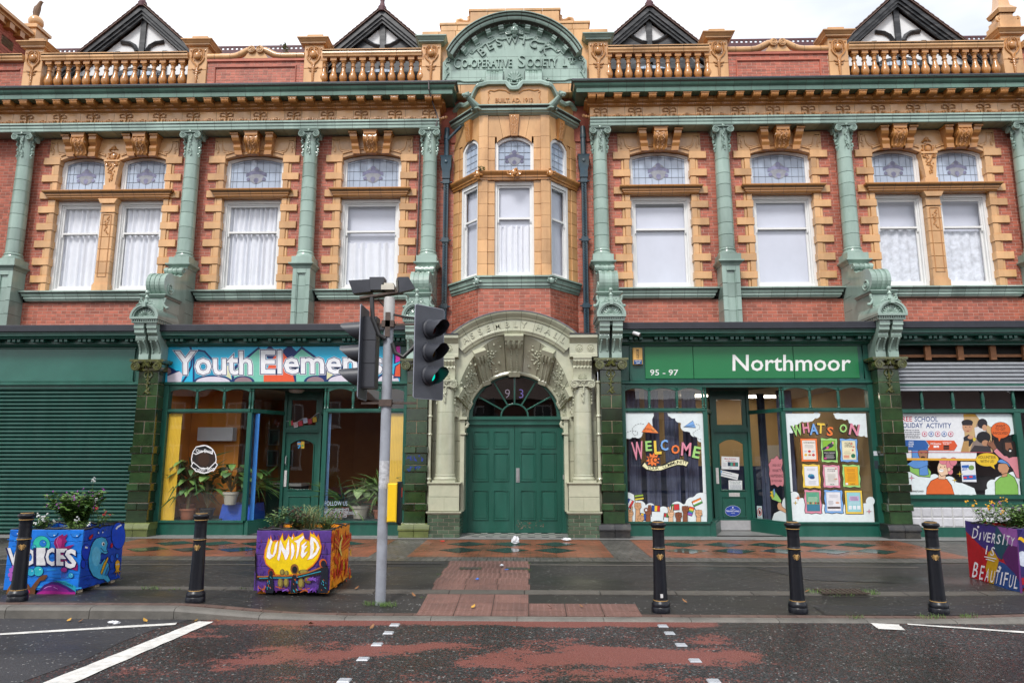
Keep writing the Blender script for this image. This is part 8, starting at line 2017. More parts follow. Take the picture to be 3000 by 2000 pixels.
 # ---- traffic signal
ts=empty('traffic_signal',(-1.41,-6.16,gz(-1.41,-6.16)),'grey pole carrying two traffic signal heads and a push-button box','traffic signal')
POLE=mat('grey_pole',(.27,.29,.33),.5,.14,7,0,.05,20,stain=(.15,.15,.16),stain_amt=.5,ss=6)
MB().lathe([(.060,0),(.060,3.30),(.056,3.32)],24).build('pole',POLE,ts);MB().lathe([(.067,3.30),(.067,3.58),(.06,3.6)],24).build('pole_sleeve',mat('sleeve_grey',(.42,.42,.41),.5,.1,8),ts)
MB().lathe([(.0605,1.30),(.0605,1.62)],24).build('sticker_residue',mat('scuffed_band',(.40,.41,.43),.6,.5,30),ts)
for z in(2.30,3.26):MB().box(-.30,.36,-.012,.012,z-.012,z+.012).box(-.075,.075,-.075,.0,z-.04,z+.04).build('bracket_arm',mat('rusty_bracket',(.07,.045,.035),.6,.4,20),ts)
LENS={'r':mat('lens_red',(.05,.006,.006),.15),'a':mat('lens_amber',(.06,.03,.004),.15),'g':emit_mat('lens_green_lit',(.0,.45,.33),.9)}
def head(loc,rz,lit):
 """local frame: faces -Y"""
 h=empty('signal_head',loc,parent=ts,rz=rz);h.scale=(.86,.95,.90)
 q=MB()
 for k in range(3):q.box(-.125,.125,-.02,.15,.02+k*.315,.325+k*.315)
 q.box(-.115,.115,-.015,.155,.0,.97);q.build('housing',PLAST,h)
 pts=[]
 for(cx,cz,a0)in((.235,-.11,270),(.235,1.08,0),(-.235,1.08,90),(-.235,-.11,180)):pts+=[(cx+.03*math.cos(R(a0+30*i))*1,cz+.03*math.sin(R(a0+30*i)))for i in range(4)]
 MB().plate(pts,-.028,-.02).build('backing_board',mat('board_grey',(.055,.06,.075),.5,.15,6),h);MB().tube([(x_,-.024,z_)for x_,z_ in pts+pts[:1]],.006,5,cap=False).build('board_border',mat('border_grey',(.28,.30,.35),.5,.15,10),h)
 for k,cl in enumerate('gar'):
  z=.172+.315*k;M_=Matrix.Translation((0,-.03,z))@Matrix.Rotation(R(90),4,'X')
  MB().lathe([(.135,0),(.135,.02),(.12,.035),(.105,.04)],24,M=M_).build('bezel',PLAST,h)
  q=MB();q.lathe([(.102,.02),(.09,.036),(.05,.046),(.004,.05)],20,M=M_);q.build('lens',LENS['g']if(cl=='g' and lit)else LENS['r' if cl=='r' else 'a' if cl=='a' else 'a'],h)
  # long cut-away hood: full ring at the root, open below at the tip
  q=MB();n=28;vs=[]
  for L_ in range(9):
   t_=L_/8
   for i in range(n+1):
    a=-90+360*i/n;open_=max(0,(t_-.22))*150;a=-90+open_+(360-2*open_)*i/n
    vs.append((.118*math.cos(R(a))*(1-.06*t_),-.05-.27*t_*(1-.10*(1-math.sin(R(a)))*.5),z+.118*math.sin(R(a))*(1-.06*t_)-.015*t_))
  q.add(vs,[(L_*(n+1)+i,L_*(n+1)+i+1,(L_+1)*(n+1)+i+1,(L_+1)*(n+1)+i)for L_ in range(8)for i in range(n)],smooth=True);q.build('hood',PLAST,h,fix=False)
  q=MB();q.tube([(.11,-.02,z-.12),(.11,-.02,z+.12)],.012,5);q.build('hinge',PLAST,h)
 return h
head((-.28,.02,2.475),R(-90),True);head((.49,-.02,2.47),R(48),True)
# brackets, cables, enforcement camera and lamp on top
q=MB();q.tube([(-.22,-.02,3.63),(-.20,-.06,3.50),(-.18,-.09,3.32),(-.10,-.08,3.12),(-.02,-.07,3.07)],.028,8);q.tube([(.06,-.05,3.02),(.10,-.06,2.90),(.20,-.06,2.85),(.30,-.05,2.95),(.36,-.03,3.03)],.026,8);q.tube([(.06,-.02,3.38),(.2,-.02,3.35),(.38,-.02,3.33)],.014,6);q.build('cable',mat('black_rubber',(.012,.012,.013),.5),ts)
q=MB();q.add([(-.36,-.06,3.60),(.16,-.06,3.68),(.16,.06,3.68),(-.36,.06,3.60),(-.36,-.06,3.575),(.16,-.06,3.655),(.16,.06,3.655),(-.36,.06,3.575)],[(0,1,2,3),(7,6,5,4),(0,4,5,1),(3,2,6,7),(0,3,7,4),(1,5,6,2)]);q.tube([(-.14,0,3.58),(0,0,3.42)],.014,4);q.box(-.03,.03,-.075,-.06,3.1,3.4);q.build('top_bracket',mat('rusty_bracket','#443322'),ts)
q=MB();q.add([(-.50,-.07,3.80),(-.24,-.09,3.81),(-.24,.09,3.81),(-.50,.07,3.80),(-.44,-.06,3.64),(-.22,-.08,3.66),(-.22,.08,3.66),(-.44,.06,3.64)],[(0,1,2,3),(7,6,5,4),(0,4,5,1),(3,2,6,7),(0,3,7,4),(1,5,6,2)]);q.box(-.24,-.06,-.08,.08,3.68,3.84);q.build('detector_camera',PLAST,ts)
MB().box(-.09,.07,-.09,.06,3.68,3.74).box(-.075,.055,-.08,.05,3.74,3.765).build('junction_box',mat('cream_plastic',(.5,.47,.4),.5),ts)
Ml=Matrix.Translation((.19,-.03,3.73))@Matrix.Rotation(R(25),4,'Z')@Matrix.Rotation(R(-14),4,'Y')
MB().add([(-.10,-.06,-.07),(.10,-.08,-.06),(.10,.08,-.06),(-.10,.06,-.07),(-.07,-.05,.12),(.05,-.07,.10),(.05,.07,.10),(-.07,.05,.12)],[(3,2,1,0),(4,5,6,7),(0,1,5,4),(1,2,6,5),(2,3,7,6),(3,0,4,7)],M=Ml).build('lamp_unit',PLAST,ts)
MB().add([(-.098,-.045,-.05),(-.098,.045,-.05),(-.077,.04,.10),(-.077,-.04,.10)],[(3,2,1,0)],M=Matrix.Translation((-.006,0,0))@Ml).build('lamp_reflector',mat('reflector',(.5,.5,.48),.15,.4,40,metal=.6),ts)
pb=mat('signal_yellow',(.78,.50,.01),.4,.06,8)
q=MB();q.cblock(-.055,.055,-.06,.06,.92,1.36,.012,M=Matrix.Translation((.115,-.02,0)));q.build('push_button_box',pb,ts)
MB().cblock(.17,.215,-.06,.06,.90,1.38,.01).build('push_button_face',IRON,ts);MB().box(.213,.218,-.035,.02,1.20,1.31).build('wait_indicator',mat('wait_red',(.5,.03,.02),.3),ts);MB().box(.05,.07,-.05,.05,.98,1.3).build('box_strap',STEEL,ts)
MB().tube([(.195,0,.88),(.195,0,.92)],.02,8).build('tactile_cone',IRON,ts)
# ---- painted planters
def planter(name_label,x0,y0,rz,w_,d_,h,cols,feet='#c8b8a0'):
 e=empty('planter',(x0,y0,gz(x0+.4,y0+.4)),name_label,'planter','painted planters',rz=rz)
 n=5;ph=(h-.04)/n
 for k in range(n):
  z0,z1=.04+ph*k+.002,.04+ph*(k+1)-.002
  for i,(M_,L_)in enumerate(((Matrix.Identity(4),w_),(Matrix.Translation((w_,0,0))@Matrix.Rotation(R(90),4,'Z'),d_),(Matrix.Translation((w_,d_,0))@Matrix.Rotation(R(180),4,'Z'),w_),(Matrix.Translation((0,d_,0))@Matrix.Rotation(R(-90),4,'Z'),d_))):
   q=MB();q.cblock(.0 if i%2==0 else.022,L_ if i%2==0 else L_-.022,0,.02,z0,z1,.003,M=M_);q.build('plank',cols[i],e)
 for x_ in(.08,w_/2,w_-.08):
  for y_ in(.1,d_/2,d_-.1):MB().box(x_-.05,x_+.05,y_-.045,y_+.045,0,.05).build('foot',mat('foot'+feet,feet,.8,.1),e)
 MB().add([(.02,.02,h-.05),(w_-.02,.02,h-.05),(w_-.02,d_-.02,h-.05),(.02,d_-.02,h-.05)],[(0,1,2,3)]).build('soil',mat('soil',(.025,.017,.012),.95,.4,30,0,.5,40),e)
 rg=random.Random(int(x0*7));q=MB();pts=[]
 for(a,b_)in(((0,0),(w_,0)),((w_,0),(w_,d_)),((w_,d_),(0,d_)),((0,d_),(0,0))):
  for k in range(14):t_=k/14;pts.append((a[0]+(b_[0]-a[0])*t_+rg.uniform(.0,.012)*(1 if a[0]==0 else-1),a[1]+(b_[1]-a[1])*t_+rg.uniform(.01,.02)*(1 if a[1]==0 else-1),h+rg.uniform(-.012,.02)))
 q.tube(pts+pts[:1],.012,5,cap=False);q.build('liner',mat('black_liner',(.012,.012,.014),.3,.3,20),e)
 return e
SOLID=lambda nm,c,v=.25:mat(nm,c,.4,v,9,.06,.1,30)
pbl,pbd=SOLID('planter_sky_blue',(.008,.16,.62)),SOLID('planter_royal_blue',(.004,.055,.42))
P1=planter('blue painted planter lettered VOICES with an undersea scene',-5.935,-6.01,0.0,.895,.85,.735,[pbl,pbd,pbd,pbl])
b1=tuple(P1.location)
q=PX(0,1540,.15306,(0,-6.0115,0),base=b1)
TQ,MG,DKB='#22b8b4','#8a1560','#0a1a6a'
for k in range(34):
 rg=random.Random(k);x,y=rg.uniform(130,1480),rg.uniform(130,1250);q.st([(x,y),(x+rg.uniform(60,200),y+rg.uniform(-14,14))],rg.uniform(10,34),rg.choice(['#1878d8','#2a96e4','#1468c8','#38a8e8']))
q.q([(900,1300),(760,1290),(800,1200),(950,1090),(1100,1040),(1250,1050),(1450,1150),(1460,1290)],'#2aa0b8')
for x,y,r_,c in((800,350,160,'#30bfa8'),(310,90,100,'#1268d0'),(1010,120,100,'#2a80dc'),(1450,140,85,'#2a80dc'),(830,330,62,'#1e78d0'),(655,400,42,'#22a0c0'),(740,860,92,'#30b8c4'),(600,880,70,'#2aa8c8'),(690,705,38,'#1a6ad0'),(1365,940,48,'#38a0c8'),(360,310,40,'#1260c0')):
 y0=max(y,r_*0+y);q.el(x,y,r_+7,r_+7,DKB)if y-r_>85 else q.el(x,max(y,100),r_+7,r_*.9,DKB,a0=180,a1=360);q.el(x,y,r_,r_,c)if y-r_>85 else q.el(x,max(y,104),r_,r_*.85,c,a0=180,a1=360);q.el(x+r_*.35,y-r_*.35+(0 if y-r_>85 else r_*.9),r_*.16,r_*.10,'#e8f4f8')
q.q([(1085,440),(1040,330),(1060,250),(1120,200),(1180,170),(1210,150),(1225,190),(1300,150),(1290,200),(1260,230),(1290,290),(1250,330),(1240,400),(1340,370),(1440,345),(1350,420),(1300,440),(1260,560),(1300,700),(1420,720),(1500,730),(1490,850),(1380,820),(1250,750),(1130,740),(1060,560)],MG)
q.q([(1100,300),(1150,220),(1200,260),(1180,400),(1130,430)],'#b0307a');q.st([(1130,200),(1090,300),(1130,420)],10,'#d878b0')
for ch,x,y,h in(('V',270,735,300),('O',560,735,290),('I',795,730,300),('C',985,735,300),('E',1195,735,290),('S',1365,780,320)):w_={'V':200,'I':95,'O':230}.get(ch,175);q.t(ch,x-8,y+8,h,'#1a1a50',bold=.06,w=w_+30);q.t(ch,x,y,h,'#e4e4e8',bold=.04,w=w_)
q.q([(130,1290),(160,1200),(240,1080),(300,1050),(300,1290)],'#8a5a2a');q.q([(500,1260),(520,1080),(560,1110),(600,1180),(700,1050),(760,980),(850,930),(915,925),(920,960),(860,1030),(780,1050),(690,1200),(680,1295),(500,1295)],'#6a4228');q.el(545,1250,46,36,'#c02858')
for x,y,r_ in((230,840,45),(215,930,48),(230,1010,38),(280,780,40)):q.el(x,y,r_,r_,'#b060c0')
q.q([(700,1300),(760,1220),(860,1120),(1000,1060),(1120,1070),(1300,1150),(1450,1240),(1455,1300)],'#3a1a6a');q.q([(760,1300),(850,1180),(1000,1110),(1120,1120),(1290,1200),(1400,1300)],'#7a2080');q.q([(700,1300),(800,1240),(1000,1230),(1300,1260),(1455,1260),(1455,1302)],'#a8248a');q.st([(860,1190),(930,1150),(1000,1150)],9,'#d8a0e0');q.st([(1040,1160),(1120,1200)],9,'#d8a0e0')
q.el(1240,830,66,52,'#2a1050');q.el(1238,832,56,42,'#8a2a78')
for k in range(4):q.st([(1195+28*k,860),(1185+32*k,920),(1200+28*k,990)],7,'#5a2a80')
q.t('@JASMINTSSARKA',1215,1105,40,'#0a1a50',rot=-17,w=400);q.build('painted_scene',P1,ART)
# side face of the blue planter: pale whale with a slice, octopus, bubbles
q=PX(0,1380,.31894,(-5.935+.895+.0015,0,0),(1,0,0),base=b1)
for k in range(26):
 rg=random.Random(k+50);x,y=rg.uniform(760,1090),rg.uniform(560,1010);q.st([(x,y),(x+rg.uniform(20,60),y-rg.uniform(4,18))],rg.uniform(5,14),rg.choice(['#0a3cc0','#1048d0','#0830a8']))
def blob(x,y,rx,ry,c,lw=7):q.oel(x,y,rx,ry,c,lw,'#08103c')
blob(1085,590,62,120,'#0e4cd8');blob(790,740,42,72,'#0c3cc8');blob(762,850,20,38,'#0c3cc8');blob(1026,798,16,34,'#1a58d8');blob(1074,775,13,20,'#2a78e0')
q.oq([(905,990),(850,960),(815,890),(808,800),(830,700),(850,650),(880,615),(930,600),(970,615),(988,660),(975,710),(990,745),(965,760),(930,745),(890,830),(920,850),(960,800),(1000,855),(1005,900),(985,950),(1012,1000),(985,1022),(950,990)],'#4ab4e4',7,'#0a1a4a');q.el(880,780,40,90,'#6cc8ee')
q.el(945,665,14,18,'#f4f4f4');q.el(948,668,8,11,'#102030');q.st([(920,700),(950,735),(985,735)],6,'#0a1a4a');q.oq([(985,780),(992,800),(930,950),(918,930),(945,850)],'#f0b828',5);q.oq([(955,950),(975,900),(995,860),(1002,900),(975,960)],'#2a80d0',4)
q.oq([(1052,870),(1055,830),(1075,808),(1095,825),(1098,870),(1088,900),(1108,925),(1085,915),(1092,965),(1076,920),(1060,970),(1065,915),(1038,945),(1060,905)],'#f0b020',5);q.el(1066,855,7,7,'#fff');q.el(1084,850,7,7,'#fff');q.el(1066,855,3,4,'#111');q.el(1084,850,3,4,'#111')
q.oq([(808,610),(835,580),(852,575),(848,600),(822,630)],'#c82030',4);q.el(1020,680,10,22,'#c82030');q.st([(1060,530),(1075,510),(1110,490)],14,'#f4f4f8');q.st([(775,695),(800,700)],16,'#f4f4f8')
for x,y in((900,560),(938,555)):q.st([(x,y),(x+4,y-22)],5,'#08103c');q.el(x,y+4,6,8,'#e8e8f0')
for x,y in((760,1000),(770,1050),(870,1040),(1020,940),(1060,990)):q.st([(x,y),(x+20,y-14),(x+40,y-2),(x+60,y-18)],5,'#0a1a70')
q.build('painted_scene',P1,ART)
ppu,por=SOLID('planter_purple',(.075,.03,.20),.4),SOLID('planter_orange',(.85,.28,.01),.3)
P2=planter('planter painted with flames lettered UNITED over purple',-2.985,-5.90,R(1.0),.90,.91,.735,[ppu,por,por,ppu],'#e88a10');b2=tuple(P2.location);nF=Vector((math.sin(R(1.0)),-math.cos(R(1.0)),0))
q=PX(740,1540,.14029,Vector(b2)+nF*.0015,nF,base=(0,0,0))
for k in range(90):
 rg=random.Random(k+200);x,y=rg.uniform(90,1580),rg.uniform(90,1100);l=rg.uniform(60,170);q.st([(x,min(y+l,1380)),(x+rg.uniform(-20,20),y+l*.5),(x+rg.uniform(-20,30),y)],rg.uniform(10,34),rg.choice(['#4a2a8a','#5a38a0','#38246a','#6a3a9a','#442060','#7a3a5a']))
q.q([(240,650),(260,500),(300,380),(340,230),(365,310),(385,180),(420,320),(470,290),(560,300),(640,130),(650,270),(700,330),(760,160),(800,280),(860,140),(900,240),(1060,130),(1100,260),(1190,300),(1210,100),(1250,200),(1280,120),(1340,230),(1380,170),(1420,300),(1450,420),(1430,560),(1370,700),(1270,830),(1130,930),(980,1000),(700,1030),(480,1020),(380,880),(280,790)],'#e8801a')
q.q([(265,650),(290,480),(345,300),(380,250),(440,330),(560,330),(635,170),(655,330),(770,210),(840,250),(1060,160),(1100,290),(1200,320),(1220,150),(1290,180),(1390,290),(1435,430),(1410,560),(1350,690),(1250,810),(1110,910),(960,985),(700,1010),(500,1000),(400,870),(300,770)],'#f4d012')
for c,o in(('#e87818',9),('#fafafa',0)):
 def L(pts):q.q(pts,c)if o==0 else q.st(pts,20,c,True)
 L([(300,600),(330,440),(370,330),(385,260),(425,320),(400,400),(375,500),(385,580),(430,600),(460,500),(480,380),(540,290),(520,430),(500,540),(460,620),(360,690),(305,650)])
 L([(520,690),(550,560),(560,430),(590,280),(625,360),(660,450),(700,500),(720,400),(765,250),(775,420),(775,560),(720,690),(690,700),(660,600),(610,490),(590,600),(560,720)])
 L([(800,680),(820,560),(810,430),(825,340),(870,400),(885,520),(860,620),(815,705)]);L([(820,260),(840,200),(860,240),(835,280)])
 L([(870,310),(960,280),(1070,190),(1085,240),(1000,340),(980,480),(960,600),(920,690),(915,620),(940,480),(930,350)])
 L([(1030,400),(1140,310),(1130,350),(1080,420),(1160,400),(1120,450),(1090,500),(1080,560),(1160,520),(1100,620),(1040,670),(1010,600),(1030,500)])
 L([(1150,700),(1210,600),(1215,420),(1205,330),(1225,215),(1300,250),(1370,340),(1410,450),(1350,580),(1260,670)])
q.q([(1255,590),(1290,480),(1285,380),(1275,300),(1330,360),(1355,440),(1320,530)],'#f4c412')
for x,y,rx,ry in((630,960,52,66),(720,980,44,60),(1080,960,120,60),(590,1180,60,110),(710,1170,56,100),(1020,1190,70,110),(1170,1120,80,70)):q.el(x,y,rx,ry,'#6a5a30');q.el(x-8,y-10,rx*.6,ry*.7,'#9a8a40')
q.q([(60,560),(100,700),(60,900),(130,1030),(260,1060),(380,1040),(700,1050),(900,1040),(1150,990),(1350,910),(1420,850),(1590,840),(1590,1000),(1450,1000),(1200,1060),(950,1090),(700,1090),(420,1090),(220,1130),(90,1100),(60,1390),(90,560)],'#241c1c')
q.st([(110,1050),(260,1050),(400,1030),(700,1035),(930,1020),(1200,950),(1430,860)],26,'#b0682a');q.st([(150,1085),(420,1075),(700,1075),(950,1060),(1250,985),(1450,935)],16,'#2aa0b8')
for x,y,rx,ry,c in((395,960,66,86,'#8a3018'),(395,985,42,60,'#161a26'),(885,890,85,105,'#8a5a2a'),(890,905,55,75,'#16161e'),(1475,770,78,92,'#c85a1a'),(1490,785,58,78,'#14182a')):q.el(x,y,rx,ry,c)
q.q([(280,1390),(310,1150),(350,1020),(430,1020),(450,1200),(440,1390)],'#141a28');q.q([(800,1390),(820,1100),(860,1010),(930,1020),(920,1200),(950,1390)],'#141a28');q.q([(1360,1390),(1420,1100),(1440,900),(1590,850),(1580,1390)],'#141a28')
for k in range(26):
 rg=random.Random(k);xx=rg.choice((360,880,1490));x,y=xx+rg.uniform(-50,60),rg.uniform(1000,1350);q.st([(x,y),(x+rg.uniform(10,30),y+rg.uniform(20,60))],12,rg.choice(['#2ab0c0','#38c8d0','#c85a1a','#2a78b0']))
for x,y,w2,h2,c in((100,1200,190,180,'#7a4ab0'),(470,1250,300,130,'#5a3090'),(960,1250,380,130,'#6a3aa0'),(1100,1050,240,90,'#8a4ac0')):
 for k in range(10):rg=random.Random(k+int(x));q.st([(x+rg.uniform(0,w2),y+rg.uniform(0,h2*.5)),(x+rg.uniform(0,w2),y+rg.uniform(h2*.5,h2))],22,rg.choice([c,'#8a5ac8','#b05a2a','#5a2a70']))
q.mb.build('painted_scene',ART,None,fix=False)
ps=[ob for ob in bpy.data.objects if ob.name.startswith('painted_scene')and ob.parent is None]
def adopt(ob,par):
 ob.parent=par;ob.matrix_parent_inverse=(Matrix.Translation(par.location)@par.rotation_euler.to_matrix().to_4x4()).inverted()
for ob in ps:adopt(ob,P2)
nS=Vector((math.cos(R(1.0)),math.sin(R(1.0)),0));pS=Vector(b2)+nS*(.90+.0015)
q=PX(740,1540,.14029,pS,nS)
for k in range(80):
 rg=random.Random(k+400);x,y=rg.uniform(1640,2040),rg.uniform(60,1150);q.st([(x,y+rg.uniform(60,200)),(x+rg.uniform(-20,20),y+50),(x+rg.uniform(-20,30),y)],[rg.uniform(10,30),rg.uniform(16,36),6],rg.choice(['#f0a018','#e8601a','#d83a14','#f4c020','#e04818','#c82010']))
for s_,cx in((-1,1720),(1,1990)):
 for k in range(7):q.st([(1840,520-20*k),(cx+s_*10,420-40*k),(cx+s_*(20-6*k),120+20*k)],[26,20,5],('#e0481a','#f0a020','#c82812')[k%3])
q.st([(1830,180),(1850,260),(1820,340),(1800,480),(1840,620)],[10,26,36,40,20],'#f8e070');q.st([(1850,700),(1830,900),(1760,1100)],[30,40,14],'#c81e10');q.st([(1920,680),(1940,850),(1900,1050)],[20,36,10],'#d83014')
ob=q.mb.build('painted_scene',ART,None,fix=False);adopt(ob,P2)
prd,pnv=SOLID('planter_red',(.42,.01,.015)),SOLID('planter_navy',(.03,.02,.12))
P3=planter('planter with DIVERSITY IS BEAUTIFUL in white on a colour patchwork',6.165,-5.58,R(-4),.9,.84,.735,[pnv,prd,prd,prd],'#c83a20');b3=Vector(P3.location)
n3=Vector((-math.cos(R(4)),math.sin(R(4)),0));q=PX(2780,1480,.3125,b3+n3*.0015,n3)
q.q([(150,140),(450,190),(690,230),(640,330),(480,500),(300,380),(155,235)],'#3a2a78');q.q([(440,190),(560,215),(630,380),(490,510),(420,400)],'#1a4a5c');q.q([(450,190),(635,222),(640,400),(560,360)],'#9a5aa8');q.q([(500,480),(560,370),(640,385),(668,560),(690,760),(600,620),(540,560)],'#5a2060');q.q([(340,560),(370,440),(410,405),(470,510),(450,600),(420,735),(370,720)],'#c89a18');q.q([(470,520),(520,540),(620,640),(690,770),(690,815),(560,790),(420,740)],'#2a4a8a');q.q([(160,240),(300,380),(365,500),(340,600),(380,725),(195,670),(175,440)],'#b01020');q.q([(635,222),(640,222),(692,820),(668,820)],'#8a4a9a')
for ch,x,y,h in(('D',240,308,96),('I',287,322,70),('V',328,332,84),('E',368,342,88),('R',415,352,92),('S',462,358,88),('I',505,366,100),('T',545,372,92),('Y',590,378,80),('I',348,455,82),('S',405,470,82),('B',240,672,140),('E',300,692,130),('A',352,708,118),('U',402,720,110),('T',446,728,126),('I',484,740,118),('F',526,752,126),('U',576,766,118),('L',626,778,116)):q.t(ch,x,y,h,'#ece8ee',bold=.006,rot=-10,w={'I':10,'B':46,'D':50}.get(ch,34))
q.st([(335,478),(448,500)],8,'#ece8ee');q.st([(350,500),(430,522)],8,'#ece8ee');q.el(278,200,10,12,'#ece8ee');q.q([(465,575),(480,562),(497,582),(482,612)],'#ece8ee')
ob=q.mb.build('painted_scene',ART,None,fix=False);adopt(ob,P3)
q=Print((0,-.0015,0));q.poly([(.05,.08),(.85,.08),(.85,.2),(.05,.16)],'#b02030');q.stroke([(.03,.52),(.06,.62),(.12,.62),(.2,.55)],.04,'#f0c020');q.ell(.12,.38,.07,.09,'#d8e0f0');q.build('painted_scene',P3,ART)
# ================================================================== plants
LEAFC={}
def leafm(nm,c):return mat(nm,c,.5,.35,6,0,0,10)
LG,LD,LY,LP=leafm('leaf_green',(.125,.23,.05)),leafm('leaf_dark',(.055,.13,.035)),leafm('leaf_straw',(.30,.24,.09)),leafm('leaf_pale',(.15,.22,.09))
def leaf(mb,p,d,up_,L_,w_,mi=0,droop=.2):
 d=d.normalized();s_=d.cross(up_);s_=s_.normalized()if s_.length>1e-4 else Vector((1,0,0));n_=s_.cross(d)
 a=p+d*L_*.35+s_*w_*.5+n_*.02*L_;b_=p+d*L_*.35-s_*w_*.5+n_*.02*L_;m1=p+d*L_*.5-n_*L_*.06;t_=p+d*L_-n_*L_*droop
 a2=p+d*L_*.7+s_*w_*.36-n_*L_*droop*.4;b2_=p+d*L_*.7-s_*w_*.36-n_*L_*droop*.4
 mb.add([tuple(v)for v in(p,a,m1,b_,a2,t_,b2_)],[(0,2,1),(0,3,2),(1,2,4),(2,3,6),(4,2,5),(2,6,5)],mi)
def bush(name,loc,label,cat,n_st,h,spread,nl,ll,lw,seed,mats=(LG,LD),fl=None,group=None,stem_r=.004,lean=.5,base_r=.05):
 rg=random.Random(seed);e=empty(name,loc,label,cat,group);st=MB();fo=MB();fw=MB()
 for k in range(n_st):
  a=rg.uniform(0,6.283);hh=h*rg.uniform(.55,1.0);r_=spread*rg.uniform(.25,1.0);b0=Vector((rg.uniform(-base_r,base_r),rg.uniform(-base_r,base_r),0))
  pts=[b0+Vector((math.cos(a)*r_*t_**1.4,math.sin(a)*r_*t_**1.4,hh*(t_-lean*.25*t_*t_)))for t_ in(0,.25,.5,.75,1)]
  st.tube(pts,[stem_r,stem_r*.9,stem_r*.8,stem_r*.6,stem_r*.35],4)
  for j in range(nl):
   t_=rg.uniform(.12,1.0);i=min(3,int(t_*4));f=t_*4-i;p=pts[i].lerp(pts[i+1],f);az=rg.uniform(0,6.283);d=Vector((math.cos(az),math.sin(az),rg.uniform(-.1,.8)))
   leaf(fo,p,d,Vector((0,0,1)),ll*rg.uniform(.6,1.2),lw*rg.uniform(.7,1.2),rg.choice((0,0,1))if len(mats)>1 else 0,rg.uniform(.05,.4))
  if fl and rg.random()<fl[1]:
   t_=pts[-1]
   for j in range(fl[2]):fw.ball(t_.x+rg.uniform(-.012,.012)*fl[3],t_.y+rg.uniform(-.012,.012)*fl[3],t_.z+rg.uniform(-.01,.03)*fl[3],.007*fl[3]*rg.uniform(.7,1.2),seg=5,rings=3)
 st.build('stems',leafm('stem',(.06,.09,.03)),e);tag(fo.build('foliage',list(mats),e,fix=False),kind=None)
 if fl and fw.v:fw.build('flowers',mat(*fl[0]),e)
 return e
VIO,WHT,RED_,YLW=('flower_violet',(.35,.06,.40),.6),('flower_white',(.65,.65,.66),.6),('flower_red',(.45,.03,.04),.6),('flower_yellow',(.70,.36,.02),.6)
bush('salvia',(-5.42,-5.55,.68),'tall leafy salvia with violet flower tips in the blue planter','plant',80,.56,.34,34,.09,.05,1,fl=(VIO,.4,3,1.0),stem_r=.005)
bush('flower_spike',(-5.30,-5.50,.68),'thin white-flowered spike rising above the blue planter','plant',3,.72,.08,12,.05,.012,2,fl=(WHT,1,12,1.4),stem_r=.004)
bush('marigold',(-5.70,-5.78,.68),'low white and yellow flowers at the left of the blue planter','plant',40,.22,.16,8,.05,.02,3,(LD,LG),fl=(WHT,.3,4,1.6))
bush('daisy',(-5.25,-5.80,.68),'white flowers spilling over the front edge of the blue planter','plant',26,.16,.2,7,.05,.02,4,(LG,LP),fl=(WHT,.3,4,1.5))
bush('red_salvia',(-5.08,-5.60,.68),'small red-flowered sprig at the right of the blue planter','plant',9,.34,.16,14,.05,.025,5,(LG,LP),fl=(RED_,.6,4,1.2))
bush('sage',(-2.82,-5.65,.68),'grey-leaved sage at the left of the fire planter','plant',16,.34,.16,16,.06,.03,6,(LP,LG))
bush('coneflower',(-2.62,-5.6,.68),'brown seeded coneflowers in the fire planter','plant',20,.30,.16,14,.06,.025,7,(LD,leafm('leaf_brown',(.06,.04,.025))),fl=(('seed_brown',(.05,.025,.015),.8),.5,4,1.8))
bush('lavender',(-2.25,-5.55,.68),'bushy grey-green lavender at the right of the fire planter','plant',44,.24,.2,14,.055,.008,8,(LP,LG),fl=(('flower_dull',(.22,.16,.07),.7),.4,3,1.0))
gr=empty('ornamental_grass',(-2.50,-5.50,.68),'arching straw-coloured ornamental grass in the fire planter','plant');m_=MB();rg=random.Random(11)
for k in range(220):
 a=rg.uniform(0,6.283);r_=rg.uniform(.10,.42);hh=rg.uniform(.16,.42);b0=Vector((rg.uniform(-.12,.12),rg.uniform(-.08,.08),0));pr_=None;w_=rg.uniform(.0022,.0045);mi=rg.choice((0,0,1));sd=Vector((-math.sin(a),math.cos(a),0))*w_;vs=[]
 for t_ in(0,.2,.4,.6,.8,1.0):c_=b0+Vector((math.cos(a)*r_*t_**1.3,math.sin(a)*r_*t_**1.3,hh*(1.9*t_-1.15*t_*t_)));q_=(1-t_*.8);vs+=[tuple(c_-sd*q_),tuple(c_+sd*q_)]
 m_.add(vs,[(2*i,2*i+1,2*i+3,2*i+2)for i in range(5)],mi)
m_.build('blades',[LP,LY],gr,fix=False)
bush('aster',(6.70,-5.10,.68),'leafy violet asters in the rainbow planter','plant',70,.36,.36,22,.065,.032,9,(LG,LD),fl=(VIO,.3,4,1.2),base_r=.2)
bush('rudbeckia',(6.28,-5.0,.68),'yellow daisies leaning over the left of the rainbow planter','plant',14,.42,.24,10,.06,.028,10,(LG,LD),fl=(YLW,.8,5,1.4))
bush('rooftop_weed',(-5.55,.72,11.22),'small yellowing weed growing on the parapet coping left of the pediment','plant',7,.32,.12,9,.06,.03,12,(LP,LY))
bush('ledge_weed',(-.72,.12,7.92),'green weed sprouting on the left corner of the bay transom','plant',8,.12,.1,6,.05,.03,13,(LG,LP))
